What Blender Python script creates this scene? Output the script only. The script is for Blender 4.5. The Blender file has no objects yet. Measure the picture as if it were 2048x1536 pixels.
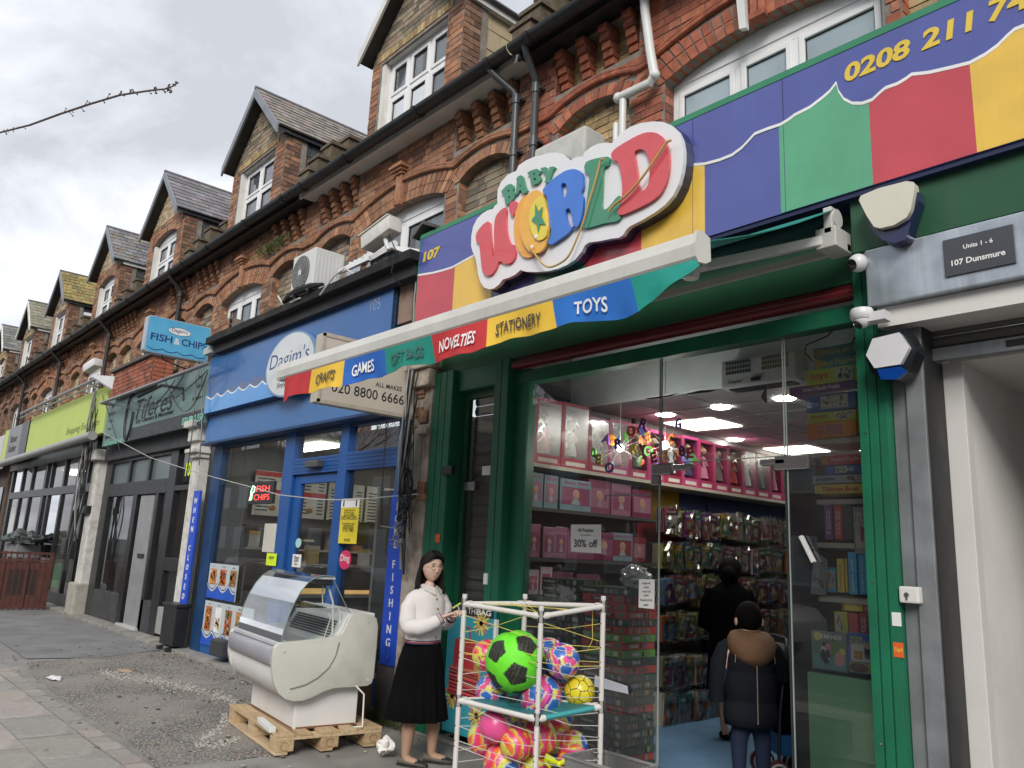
import bpy,bmesh,math,random
from mathutils import Vector,Matrix
rnd=random.Random(7)
sc=bpy.context.scene
COL=sc.collection
# ------------------------------------------------------------------ camera
CAMZ=1.55
YAW,PITCH,ROLL=(math.radians(a)for a in(48.49,12.22,2.75))
FPX=1573.7
def cam_axes():
 cy,sy,cp,sp=math.cos(YAW),math.sin(YAW),math.cos(PITCH),math.sin(PITCH)
 f=Vector((-sy*cp,cy*cp,sp));r0=Vector((cy,sy,0));u0=r0.cross(f)
 cr,sr=math.cos(ROLL),math.sin(ROLL)
 return cr*r0+sr*u0,-sr*r0+cr*u0,f
CR,CU,CF=cam_axes()
cam=bpy.data.cameras.new('camera');camo=bpy.data.objects.new('camera',cam);COL.objects.link(camo)
cam.sensor_width=36;cam.lens=FPX/2048*36;cam.clip_end=3000;cam.clip_start=.05
camo.matrix_world=Matrix.Translation((0,0,CAMZ))@Matrix((CR,CU,-CF)).transposed().to_4x4()
sc.camera=camo
# survey of the place: where a sight line meets a wall plane, a cross wall or the ground
def _ray(x,y):return CF*FPX+CR*(x-1024)-CU*(y-768)
def W(x,y,Y):
 d=_ray(x,y);return Vector((0,0,CAMZ))+d*(Y/d.y)
def XP(x,y,X):
 d=_ray(x,y);return Vector((0,0,CAMZ))+d*(X/d.x)
def G(x,y,z=0.):
 d=_ray(x,y);return Vector((0,0,CAMZ))+d*((z-CAMZ)/d.z)
 # ------------------------------------------------------------------ light
SUN_EL,SUN_ROT=math.radians(34),math.radians(140)
world=bpy.data.worlds.new('World');sc.world=world;world.use_nodes=True
def build_world():
 nt=world.node_tree;nt.nodes.clear();N=nt.nodes.new;L=nt.links.new
 out=N('ShaderNodeOutputWorld');bg=N('ShaderNodeBackground');bg.inputs[1].default_value=.12
 sky=N('ShaderNodeTexSky');sky.sky_type='NISHITA';sky.sun_disc=False
 sky.sun_elevation=SUN_EL;sky.sun_rotation=SUN_ROT;sky.dust_density=3.;sky.air_density=1.3
 tc=N('ShaderNodeTexCoord');sep=N('ShaderNodeSeparateXYZ');L(tc.outputs['Generated'],sep.inputs[0])
 # project the sky directions on a flat cloud deck
 zz=N('ShaderNodeMath');zz.operation='MAXIMUM';zz.inputs[1].default_value=.0;L(sep.outputs[2],zz.inputs[0])
 za=N('ShaderNodeMath');za.operation='ADD';za.inputs[1].default_value=.22;L(zz.outputs[0],za.inputs[0])
 dv=[]
 for i in(0,1):
  d=N('ShaderNodeMath');d.operation='DIVIDE';L(sep.outputs[i],d.inputs[0]);L(za.outputs[0],d.inputs[1]);dv.append(d)
 cm=N('ShaderNodeCombineXYZ');L(dv[0].outputs[0],cm.inputs[0]);L(dv[1].outputs[0],cm.inputs[1]);cm.inputs[2].default_value=3.3
 def noise(sc_,det,rough,dist=0.):
  n=N('ShaderNodeTexNoise');n.inputs['Scale'].default_value=sc_;n.inputs['Detail'].default_value=det
  n.inputs['Roughness'].default_value=rough;n.inputs['Distortion'].default_value=dist;L(cm.outputs[0],n.inputs['Vector']);return n
 big=noise(1.5,9,.58,.5);gap=noise(.8,5,.5,.3)
 cr=N('ShaderNodeValToRGB');e=cr.color_ramp.elements
 e[0].position=.36;e[0].color=(3.0,3.14,3.45,1);e[1].position=.63;e[1].color=(5.3,5.45,5.75,1)
 m=cr.color_ramp.elements.new(.5);m.color=(4.2,4.36,4.7,1)
 L(big.outputs[0],cr.inputs[0])
 gr=N('ShaderNodeValToRGB');gr.color_ramp.elements[0].position=.56;gr.color_ramp.elements[1].position=.74
 L(gap.outputs[0],gr.inputs[0])
 gm=N('ShaderNodeMath');gm.operation='MULTIPLY';gm.inputs[1].default_value=.55;L(gr.outputs[0],gm.inputs[0])
 mx=N('ShaderNodeMix');mx.data_type='RGBA';L(gm.outputs[0],mx.inputs[0]);L(cr.outputs[0],mx.inputs[6]);L(sky.outputs[0],mx.inputs[7])
 L(mx.outputs[2],bg.inputs[0]);L(bg.outputs[0],out.inputs[0])
build_world()
sun=bpy.data.lights.new('sun','SUN');sun.energy=1.5;sun.angle=math.radians(24);sun.color=(1,.95,.88)
suno=bpy.data.objects.new('sun',sun);COL.objects.link(suno)
_sd=Vector((math.sin(SUN_ROT)*math.cos(SUN_EL),math.cos(SUN_ROT)*math.cos(SUN_EL),math.sin(SUN_EL)))
suno.rotation_euler=_sd.to_track_quat('Z','Y').to_euler()
sc.view_settings.view_transform='Standard';sc.view_settings.look='None';sc.view_settings.gamma=1
sc.view_settings.exposure=.85;sc.view_settings.use_curve_mapping=False
sc.render.engine='CYCLES'
sc.cycles.max_bounces=8;sc.cycles.transparent_max_bounces=24;sc.cycles.use_denoising=True
sc.cycles.diffuse_bounces=4;sc.cycles.glossy_bounces=4;sc.cycles.caustics_reflective=False;sc.cycles.caustics_refractive=False
# ------------------------------------------------------------------ materials
_M={}
def mat(name,col,rough=.6,metal=0.,var=.12,vs=4.,bump=0.,bs=60.,spec=.5,coat=0.,emit=0.,dirt=0.,ds=1.5,dcol=(.08,.075,.065),streak=0.,stretch=None,trans=0.):
 if name in _M:return _M[name]
 m=bpy.data.materials.new(name);m.use_nodes=True;_M[name]=m
 nt=m.node_tree;N=nt.nodes.new;L=nt.links.new;p=nt.nodes['Principled BSDF']
 p.inputs['Roughness'].default_value=rough;p.inputs['Metallic'].default_value=metal
 p.inputs['Specular IOR Level'].default_value=spec;p.inputs['Coat Weight'].default_value=coat
 if trans:p.inputs['Transmission Weight'].default_value=trans
 tc=N('ShaderNodeTexCoord');src=tc.outputs['Object']
 if stretch:
  mp=N('ShaderNodeMapping');mp.inputs['Scale'].default_value=stretch;L(src,mp.inputs[0]);ssrc=mp.outputs[0]
 else:ssrc=src
 def noise(s,det=4.,rr=.55,v=None):
  n=N('ShaderNodeTexNoise');n.inputs['Scale'].default_value=s;n.inputs['Detail'].default_value=det
  n.inputs['Roughness'].default_value=rr;L(v or ssrc,n.inputs['Vector']);return n
 c=None
 def mix(f,a,b,typ='MIX'):
  x=N('ShaderNodeMix');x.data_type='RGBA';x.blend_type=typ
  for s,v in((x.inputs[0],f),(x.inputs[6],a),(x.inputs[7],b)):
   if hasattr(v,'is_output'):L(v,s)
   elif isinstance(v,(int,float)):s.default_value=v
   else:s.default_value=(*v,1)
  return x.outputs[2]
 if col=='tint':
  at=N('ShaderNodeAttribute');at.attribute_name='tint';base=at.outputs[0]
  f=N('ShaderNodeMapRange');f.inputs[3].default_value=1-var*2;f.inputs[4].default_value=1+var*2;f.inputs[1].default_value=.3;f.inputs[2].default_value=.7
  L(noise(vs).outputs[0],f.inputs[0])
  h=N('ShaderNodeVectorMath');h.operation='SCALE';L(base,h.inputs[0]);L(f.outputs[0],h.inputs['Scale']);c=h.outputs[0]
 else:
  a=tuple(max(0,v*(1-var))for v in col);b=tuple(min(1,v*(1+var))for v in col)
  rr=N('ShaderNodeMapRange');rr.inputs[1].default_value=.3;rr.inputs[2].default_value=.7;L(noise(vs,6).outputs[0],rr.inputs[0])
  c=mix(rr.outputs[0],a,b)
 if dirt:
  rr=N('ShaderNodeMapRange');rr.inputs[1].default_value=.48;rr.inputs[2].default_value=.75;rr.inputs[4].default_value=dirt
  L(noise(ds,9,.65,src).outputs[0],rr.inputs[0]);c=mix(rr.outputs[0],c,dcol)
 if streak:
  mp=N('ShaderNodeMapping');mp.inputs['Scale'].default_value=(14,14,.7);L(src,mp.inputs[0])
  rr=N('ShaderNodeMapRange');rr.inputs[1].default_value=.5;rr.inputs[2].default_value=.72;rr.inputs[4].default_value=streak
  L(noise(1.2,6,.6,mp.outputs[0]).outputs[0],rr.inputs[0]);c=mix(rr.outputs[0],c,dcol)
 L(c,p.inputs['Base Color'])
 if bump:
  bn=N('ShaderNodeBump');bn.inputs['Strength'].default_value=bump;bn.inputs['Distance'].default_value=.01
  L(noise(bs,5).outputs[0],bn.inputs['Height']);L(bn.outputs[0],p.inputs['Normal'])
 if rough<.9 and rough>.05:
  rr=N('ShaderNodeMapRange');rr.inputs[3].default_value=rough*.8;rr.inputs[4].default_value=min(1,rough*1.25)
  L(noise(vs*2.3,3).outputs[0],rr.inputs[0]);L(rr.outputs[0],p.inputs['Roughness'])
 if emit:
  L(c,p.inputs['Emission Color']);p.inputs['Emission Strength'].default_value=emit
 return m
def glass_mat(name,tint=(1,1,1),refl=1.,rough=0.,base=.0,haze=0.,hazecol=(.6,.65,.7)):
 if name in _M:return _M[name]
 m=bpy.data.materials.new(name);m.use_nodes=True;_M[name]=m
 nt=m.node_tree;nt.nodes.clear();N=nt.nodes.new;L=nt.links.new
 o=N('ShaderNodeOutputMaterial');t=N('ShaderNodeBsdfTransparent');t.inputs[0].default_value=(*tint,1)
 g=N('ShaderNodeBsdfGlossy');g.inputs['Roughness'].default_value=rough
 fr=N('ShaderNodeFresnel');fr.inputs[0].default_value=1.5
 mu=N('ShaderNodeMath');mu.operation='MULTIPLY_ADD';mu.inputs[1].default_value=refl;mu.inputs[2].default_value=base;mu.use_clamp=True
 L(fr.outputs[0],mu.inputs[0]);x=N('ShaderNodeMixShader');L(mu.outputs[0],x.inputs[0])
 first=t.outputs[0]
 if haze:
  d=N('ShaderNodeBsdfDiffuse');d.inputs[0].default_value=(*hazecol,1);y=N('ShaderNodeMixShader')
  nz=N('ShaderNodeTexNoise');nz.inputs['Scale'].default_value=2.5;nz.inputs['Detail'].default_value=8
  tc=N('ShaderNodeTexCoord');L(tc.outputs['Object'],nz.inputs['Vector'])
  mr=N('ShaderNodeMapRange');mr.inputs[1].default_value=.35;mr.inputs[2].default_value=.7;mr.inputs[3].default_value=haze*.5;mr.inputs[4].default_value=haze*1.4
  L(nz.outputs[0],mr.inputs[0]);L(mr.outputs[0],y.inputs[0]);L(t.outputs[0],y.inputs[1]);L(d.outputs[0],y.inputs[2]);first=y.outputs[0]
 L(first,x.inputs[1]);L(g.outputs[0],x.inputs[2]);L(x.outputs[0],o.inputs[0])
 return m
 # ------------------------------------------------------------------ mesh builder
class MB:
 def __init__(s):s.v=[];s.f=[];s.m=[];s.c=[];s.mi=0;s.col=None;s.T=None
 def add(s,vs,fs,col=None):
  n=len(s.v)
  s.v+=[tuple(s.T@Vector(v))if s.T else tuple(v)for v in vs]
  for f in fs:s.f.append(tuple(n+i for i in f));s.m.append(s.mi);s.c.append(col or s.col)
  return s
 def box(s,x0,y0,z0,x1,y1,z1,col=None):
  x0,x1=sorted((x0,x1));y0,y1=sorted((y0,y1));z0,z1=sorted((z0,z1))
  return s.add([(x0,y0,z0),(x1,y0,z0),(x1,y1,z0),(x0,y1,z0),(x0,y0,z1),(x1,y0,z1),(x1,y1,z1),(x0,y1,z1)],
  [(0,3,2,1),(4,5,6,7),(0,1,5,4),(1,2,6,5),(2,3,7,6),(3,0,4,7)],col)
 def hexa(s,a,b,col=None): # a, b: four corners each, b the far ring
  return s.add(list(a)+list(b),[(0,1,2,3),(7,6,5,4),(0,4,5,1),(1,5,6,2),(2,6,7,3),(3,7,4,0)],col)
 def prism(s,poly,axis,a,b,col=None):
  """2D polygon extruded along axis. axis y: (x,z) ; x: (y,z) ; z: (x,y)"""
  def P(p,t):return{'y':(p[0],t,p[1]),'x':(t,p[0],p[1]),'z':(p[0],p[1],t)}[axis]
  n=len(poly);vs=[P(p,a)for p in poly]+[P(p,b)for p in poly]
  return s.add(vs,[tuple(range(n)),tuple(range(2*n-1,n-1,-1))]+[(i,i+n,(i+1)%n+n,(i+1)%n)for i in range(n)],col)
 def beam(s,a,b,w,h=None,up=(0,0,1),col=None):
  a,b=Vector(a),Vector(b);d=(b-a).normalized();h=h or w
  u=Vector(up);r=d.cross(u)
  if r.length<1e-4:r=d.cross(Vector((0,1,0)))
  r.normalize();u=r.cross(d);r*=w/2;u*=h/2
  return s.hexa([a-r-u,a+r-u,a+r+u,a-r+u],[b-r-u,b+r-u,b+r+u,b-r+u],col)
 def tube(s,pts,r,n=8,cap=True,closed=False,col=None):
  pts=[Vector(p)for p in pts];k=len(pts);rs=r if isinstance(r,(list,tuple))else[r]*k
  ring=[];prev=None
  for i,p in enumerate(pts):
   a=pts[i-1]if(i or closed)else p;b=pts[(i+1)%k]if(i<k-1 or closed)else p
   d=(b-a).normalized()if(b-a).length>1e-9 else Vector((0,0,1))
   if prev is None:
    prev=d.orthogonal().normalized()
   else:
    prev=(prev-d*prev.dot(d));prev=prev.normalized()if prev.length>1e-6 else d.orthogonal().normalized()
   q=d.cross(prev)
   ring+=[p+(prev*math.cos(t)+q*math.sin(t))*rs[i]for t in(2*math.pi*j/n for j in range(n))]
  fs=[]
  for i in range(k if closed else k-1):
   for j in range(n):
    a=i*n+j;b=i*n+(j+1)%n;c=((i+1)%k)*n
    fs.append((a,b,c+(j+1)%n,c+j))
  if cap and not closed:fs+=[tuple(range(n-1,-1,-1)),tuple((k-1)*n+j for j in range(n))]
  return s.add(ring,fs,col)
 def loft(s,rings,cap=True,col=None):
  n=len(rings[0]);vs=[p for r in rings for p in r];fs=[]
  for i in range(len(rings)-1):
   for j in range(n):fs.append((i*n+j,i*n+(j+1)%n,(i+1)*n+(j+1)%n,(i+1)*n+j))
  if cap:fs+=[tuple(range(n-1,-1,-1)),tuple((len(rings)-1)*n+j for j in range(n))]
  return s.add(vs,fs,col)
 def lathe(s,prof,c=(0,0,0),n=16,axis='z',col=None):
  rs=[]
  for r,h in prof:
   ring=[]
   for j in range(n):
    t=2*math.pi*j/n;x,y=r*math.cos(t),r*math.sin(t)
    p={'z':(x,y,h),'y':(x,h,-y),'x':(h,x,y)}[axis]
    ring.append((c[0]+p[0],c[1]+p[1],c[2]+p[2]))
   rs.append(ring)
  return s.loft(rs,True,col)
 def quad(s,a,b,c,d,col=None):return s.add([a,b,c,d],[(0,1,2,3)],col)
 def sphere(s,c,r,nu=16,nv=10,col=None,sc_=(1,1,1)):
  rs=[]
  for i in range(nv+1):
   t=math.pi*i/nv;rr=max(math.sin(t),1e-3)
   rs.append([(c[0]+r*sc_[0]*rr*math.cos(2*math.pi*j/nu),c[1]+r*sc_[1]*rr*math.sin(2*math.pi*j/nu),c[2]+r*sc_[2]*math.cos(t))for j in range(nu)])
  return s.loft(rs,True,col)
 def mesh(s,name,mats,smooth=False,bevel=0.,recalc=True):
  me=bpy.data.meshes.new(name);me.from_pydata(s.v,[],s.f)
  for m in(mats if isinstance(mats,(list,tuple))else[mats]):me.materials.append(m)
  me.polygons.foreach_set('material_index',s.m)
  if any(c is not None for c in s.c):
   at=me.color_attributes.new('tint','FLOAT_COLOR','CORNER');k=0;arr=[]
   for p,c in zip(s.f,s.c):
    c=c or(.5,.5,.5);arr+=[c[0],c[1],c[2],1.]*len(p)
   at.data.foreach_set('color',arr)
  if recalc or bevel:
   bm=bmesh.new();bm.from_mesh(me)
   if recalc:bmesh.ops.recalc_face_normals(bm,faces=bm.faces)
   if bevel:
    es=[e for e in bm.edges if len(e.link_faces)==2 and e.calc_face_angle(0)>.7]
    bmesh.ops.bevel(bm,geom=es,offset=bevel,segments=2,profile=.6,affect='EDGES',clamp_overlap=True)
   bm.to_mesh(me);bm.free()
  if smooth:me.polygons.foreach_set('use_smooth',[True]*len(me.polygons));me.set_sharp_from_angle(angle=.75)
  me.update();return me
 def build(s,name,mats,parent=None,smooth=False,bevel=0.,kind=None,label=None):
  o=bpy.data.objects.new(name,s.mesh(name,mats,smooth,bevel));COL.objects.link(o)
  attach(o,parent)
  if kind:o['kind']=kind
  if label:o['label']=label
  return o
def world_loc(o):
 p=Vector(o.location)
 return p
def attach(o,parent):
 if parent is None:return
 o.parent=parent
 M=Matrix.Identity(4);q=parent
 chain=[]
 while q is not None:chain.append(q);q=q.parent
 for q in reversed(chain):
  M=M@q.matrix_parent_inverse@q.matrix_basis
 o.matrix_parent_inverse=M.inverted()
def tag(o,label,cat,group=None):
 o['label']=label;o['category']=cat
 if group:o['group']=group
 return o
def thing(name,label,cat,loc=(0,0,0),group=None):
 o=bpy.data.objects.new(name,None);COL.objects.link(o);o.location=loc;o.empty_display_size=.1
 return tag(o,label,cat,group)
def dup(root,label=None,M=None,group=None):
 r=root.copy();COL.objects.link(r)
 if M is not None:r.matrix_basis=M
 if label:r['label']=label
 if group:r['group']=group
 for ch in root.children:
  c=ch.copy();COL.objects.link(c);c.parent=r
  for g in ch.children:
   d=g.copy();COL.objects.link(d);d.parent=c
 return r
def inst(name,me,loc,parent=None,rot=(0,0,0),scale=(1,1,1)):
 o=bpy.data.objects.new(name,me);COL.objects.link(o);attach(o,parent)
 o.matrix_basis=Matrix.LocRotScale(Vector(loc),Matrix.Rotation(rot[2],3,'Z')@Matrix.Rotation(rot[1],3,'Y')@Matrix.Rotation(rot[0],3,'X'),Vector(scale))
 return o
def shape2d(polys,name='s'):
 """fill outer+hole outlines (lists of 2D points) -> (verts2d, tris)"""
 bm=bmesh.new();es=[]
 for poly in polys:
  vs=[bm.verts.new((p[0],p[1],0))for p in poly]
  for i in range(len(vs)):es.append(bm.edges.new((vs[i],vs[(i+1)%len(vs)])))
 bmesh.ops.triangle_fill(bm,use_beauty=True,use_dissolve=False,edges=es)
 bm.verts.index_update()
 v=[(a.co.x,a.co.y)for a in bm.verts];f=[tuple(x.index for x in fa.verts)for fa in bm.faces]
 bm.free();return v,f
def plate(mb,polys,Y,th,mi=0,side_mi=None):
 """outline(s) in (x,z) on the wall plane Y, thickness th towards the street"""
 v,f=shape2d(polys);mb.mi=mi
 mb.add([(p[0],Y-th,p[1])for p in v],f)
 mb.mi=mi if side_mi is None else side_mi
 for poly in polys:
  n=len(poly)
  mb.add([(p[0],Y-th,p[1])for p in poly]+[(p[0],Y,p[1])for p in poly],[(i,(i+1)%n,(i+1)%n+n,i+n)for i in range(n)])
 mb.mi=mi
 # flat lettering: font curve -> mesh, mapped with a 2D->3D function
_TC={}
def glyphs(s,bold=0.,shear=0.,space=1.,ext=0.,line=1.):
 k=(s,bold,shear,space,ext)
 if k in _TC:return _TC[k]
 cu=bpy.data.curves.new('t','FONT');cu.body=s;cu.size=1;cu.offset=bold;cu.shear=shear;cu.space_character=space
 cu.extrude=ext;cu.resolution_u=3;cu.align_x='CENTER';cu.space_line=line
 o=bpy.data.objects.new('t',cu);me=bpy.data.meshes.new_from_object(o)
 v=[tuple(x.co)for x in me.vertices];f=[tuple(p.vertices)for p in me.polygons]
 bpy.data.objects.remove(o);bpy.data.curves.remove(cu);bpy.data.meshes.remove(me)
 _TC[k]=(v,f);return v,f
def text(s,O,U,V,mat_,parent=None,name='lettering',w=None,h=None,bold=.01,shear=0.,space=1.,th=0.,mb=None,mi=0):
 """s centred on O; U = unit vector of reading direction, V = up; w or h (or both) = size in metres"""
 v,f=glyphs(s,bold,shear,space,.5 if th else 0.)
 xs=[p[0]for p in v];ys=[p[1]for p in v]
 if not xs:return None
 bw,bh=max(xs)-min(xs),max(ys)-min(ys);cx,cy=(max(xs)+min(xs))/2,(max(ys)+min(ys))/2
 sx=(w/bw)if w else None;sy=(h/bh)if h else None
 sx=sx or sy;sy=sy or sx
 O,U,V=Vector(O),Vector(U).normalized(),Vector(V).normalized();Nn=U.cross(V)
 own=mb is None;mb=mb or MB();mb.mi=mi
 mb.add([O+U*((p[0]-cx)*sx)+V*((p[1]-cy)*sy)+Nn*(p[2]*th)for p in v],f);mb.mi=0
 return mb.build(name,mat_,parent)if own else None
XU,ZU=Vector((1,0,0)),Vector((0,0,1))
def lerp(a,b,t):return a+(b-a)*t
def clampc(c):return tuple(min(1,max(0,v))for v in c)
def vary(c,a):k=1+rnd.uniform(-a,a);return clampc(tuple(v*k*(1+rnd.uniform(-a,a)*.25)for v in c))
# ------------------------------------------------------------------ ground
def ground():
 g=MB();g.box(-400,-200,-.5,200,300,-.03);g.build('ground',mat('road_asphalt',(.055,.055,.055),.9,var=.2,bump=.4,bs=90))['kind']='structure'
 pm=mat('pavement_asphalt',(.25,.24,.222),.85,var=.22,vs=3,bump=.5,bs=160,dirt=.55,ds=.8,dcol=(.15,.145,.13))
 p=MB();p.box(-60,-1.2,-.03,12,4.75,0.)
 pav=p.build('pavement',pm);pav['kind']='structure'
 # older exposed pebble concrete, its edge broken
 pts=[(-11.3,2.42),(-10.4,2.27),(-9.2,2.23),(-8,2.2),(-6.9,2.22),(-5.93,2.17),(-5.84,2.9),(-6.0,3.5),(-6.3,4.42),(-9.5,4.3),(-11.9,4.29),(-11.55,3.3)]
 out=[]
 for i,a in enumerate(pts):
  b=pts[(i+1)%len(pts)]
  for k in range(8):out.append((lerp(a[0],b[0],k/8)+rnd.uniform(-.02,.02),lerp(a[1],b[1],k/8)+rnd.uniform(-.02,.02)))
 m=bpy.data.materials.new('pebble_concrete');m.use_nodes=True;nt=m.node_tree;N=nt.nodes.new;L=nt.links.new
 pr=nt.nodes['Principled BSDF'];pr.inputs['Roughness'].default_value=.85
 tc=N('ShaderNodeTexCoord');vo=N('ShaderNodeTexVoronoi');vo.inputs['Scale'].default_value=42;L(tc.outputs['Object'],vo.inputs['Vector'])
 n1=N('ShaderNodeTexNoise');n1.inputs['Scale'].default_value=1.3;n1.inputs['Detail'].default_value=6;L(tc.outputs['Object'],n1.inputs['Vector'])
 cr=N('ShaderNodeValToRGB');e=cr.color_ramp.elements;e[0].position=.18;e[0].color=(.50,.46,.42,1);e[1].position=.52;e[1].color=(.14,.13,.115,1)
 L(vo.outputs['Distance'],cr.inputs[0])
 cc=N('ShaderNodeMix');cc.data_type='RGBA';cc.blend_type='MULTIPLY';cc.inputs[0].default_value=.3;L(cr.outputs[0],cc.inputs[6]);L(vo.outputs['Color'],cc.inputs[7])
 r2=N('ShaderNodeMapRange');r2.inputs[1].default_value=.42;r2.inputs[2].default_value=.62;r2.inputs[4].default_value=.75;L(n1.outputs[0],r2.inputs[0])
 c2=N('ShaderNodeMix');c2.data_type='RGBA';L(r2.outputs[0],c2.inputs[0]);L(cc.outputs[2],c2.inputs[6]);c2.inputs[7].default_value=(.27,.25,.22,1)
 L(c2.outputs[2],pr.inputs['Base Color']);bn=N('ShaderNodeBump');bn.invert=True;bn.inputs['Strength'].default_value=.8;bn.inputs['Distance'].default_value=.008
 L(vo.outputs['Distance'],bn.inputs['Height']);L(bn.outputs[0],pr.inputs['Normal'])
 v,f=shape2d([out]);q=MB();q.add([(a,b,.006)for a,b in v],f)
 n=len(out);q.add([(a,b,.006)for a,b in out]+[(a,b,-.01)for a,b in out],[(i,(i+1)%n,(i+1)%n+n,i+n)for i in range(n)])
 q.build('worn_concrete_patch',m,pav)
 # old white lettering / scuffs of pale pebbles worn into the concrete
 s=MB();r=random.Random(3)
 path=[(200,1345),(235,1352),(275,1358),(310,1362),(345,1372),(385,1378),(420,1388),(455,1398),(470,1410)]
 path2=[(450,1430),(448,1455),(420,1470),(400,1492),(440,1490),(475,1480)]
 for pp in(path,path2):
  for i in range(len(pp)-1):
   for k in range(60 if pp is path else 44):
    t=r.random();c=G(lerp(pp[i][0],pp[i+1][0],t)+r.gauss(0,5),lerp(pp[i][1],pp[i+1][1],t)+r.gauss(0,4 if pp is path else 3))
    a=r.uniform(0,3.1);rr=r.uniform(.006,.02);
    s.prism([(c.x+rr*math.cos(a+j*1.25+r.uniform(-.2,.2))*(1.6 if j%2 else.8),c.y+rr*.6*math.sin(a+j*1.25))for j in range(5)],'z',.004,.0115)
 s.build('pale_pebble_marks',mat('pale_pebbles',(.45,.425,.38),.85,var=.3,vs=30),pav,kind='stuff')
 # darker re-laid asphalt by the shops on the left, slightly proud
 v,f=shape2d([[(-17.2,4.36),(-11.95,4.27),(-11.4,3.2),(-11.6,2.45),(-14,2.5),(-19,2.7),(-19.5,4.3)]])
 q=MB();q.add([(a,b,.01)for a,b in v],f);q.build('asphalt_patch',mat('asphalt_dark',(.20,.20,.20),.85,var=.22,vs=2,bump=.4,bs=150,dirt=.5,ds=1.1,dcol=(.14,.13,.12)),pav)
 # concrete thresholds along the shopfronts
 sm=mat('threshold_concrete',(.27,.26,.235),.85,var=.25,vs=5,bump=.5,bs=50,dirt=.7,ds=3)
 for i,(a,b)in enumerate([(-12.05,-6.72),(-17.2,-12.12),(-6.0,-1.72),(-24,-17.5)]):
  t=MB();t.box(a,4.22 if i!=2 else 4.3,0,b,4.7,.055 if i!=2 else.03);t.build('doorstep',sm,pav,bevel=.01)
  # edging setts then rows of paving slabs
 cols=[(.36,.325,.28),(.31,.295,.26),(.30,.29,.265),(.37,.33,.30),(.31,.275,.25)]
 mats_=[mat('slab_stone_%d'%i,c,.85,var=.16,vs=3,bump=.35,bs=90,dirt=.5,ds=2.2,dcol=(.1,.095,.085))for i,c in enumerate(cols)]
 unit=[]
 for m_ in mats_:
  b=MB();b.box(-.5,-.5,-1,.5,.5,0);unit.append(b.mesh('slab',m_,bevel=.012))
 cnt=0
 def slab(x0,x1,y0,y1,name='paving_slab',j=.007):
  nonlocal cnt
  if cnt>292:return
  cnt+=1
  inst(name,rnd.choice(unit),((x0+x1)/2,(y0+y1)/2,.016+rnd.uniform(-.0035,.0035)),pav,rot=(rnd.uniform(-.004,.004),rnd.uniform(-.003,.003),0),scale=(x1-x0-j,y1-y0-j,.03))
 x=-19.
 while x<-5: # narrow setts along the edge strip
  w=rnd.uniform(.19,.24);slab(x,x+w,1.98,2.13,'edging_sett',.006);x+=w
 y=1.97
 for row,d in enumerate([.42,.52,.46,.5,.44]):
  x=-17+rnd.uniform(0,.4)if row<3 else-13
  while x<-3.4:
   w=rnd.choice([.5,.62,.72,.8,.9]);slab(x,x+w,y-d,y);x+=w
  y-=d
 b=MB();b.box(-60,-1.1,0,-3,2.14,.004);b.build('mortar_bed',mat('mortar_bed',(.09,.085,.075),.9,var=.2),pav)
 # litter
 def crumple(name,label,c,r,col,seed,flat=.5):
  rr=random.Random(seed);bm=bmesh.new();bmesh.ops.create_icosphere(bm,subdivisions=3,radius=1)
  from mathutils import noise as nz
  for v_ in bm.verts:
   k=1+.55*nz.noise(v_.co*1.8+Vector((seed,0,0)))+.3*nz.noise(v_.co*4.5+Vector((0,seed,0)))+rr.uniform(-.06,.06)
   v_.co=Vector((v_.co.x*k*r[0],v_.co.y*k*r[1],v_.co.z*k*r[2]*flat))
  lo=min(v_.co.z for v_ in bm.verts)
  for v_ in bm.verts:v_.co.z-=lo
  me=bpy.data.meshes.new(name);bm.to_mesh(me);bm.free();me.materials.append(mat('m_'+name+str(seed),col,.85,var=.06))
  o=bpy.data.objects.new(name,me);COL.objects.link(o);o.location=(c[0],c[1],.012);return tag(o,label,'litter')
 crumple('crumpled_tissue','crumpled white tissue lying on the pavement beside the woman\'s feet',G(770,1515),(.075,.06,.07),(.75,.73,.7),5,.8)
 crumple('paper_scrap','flat torn white paper scrap on the edging setts at lower left',G(108,1360),(.13,.06,.02),(.75,.75,.75),9,.5)
 cb=MB();c=G(250,1343)
 cb.prism([(c.x-.14,c.y-.05),(c.x+.1,c.y-.07),(c.x+.15,c.y+.04),(c.x-.08,c.y+.06)],'z',.008,.014)
 tag(cb.build('cardboard_scrap',mat('card',(.42,.3,.19),.8)),'small flat brown cardboard scrap on the pebbled concrete','litter')
ground()
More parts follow.
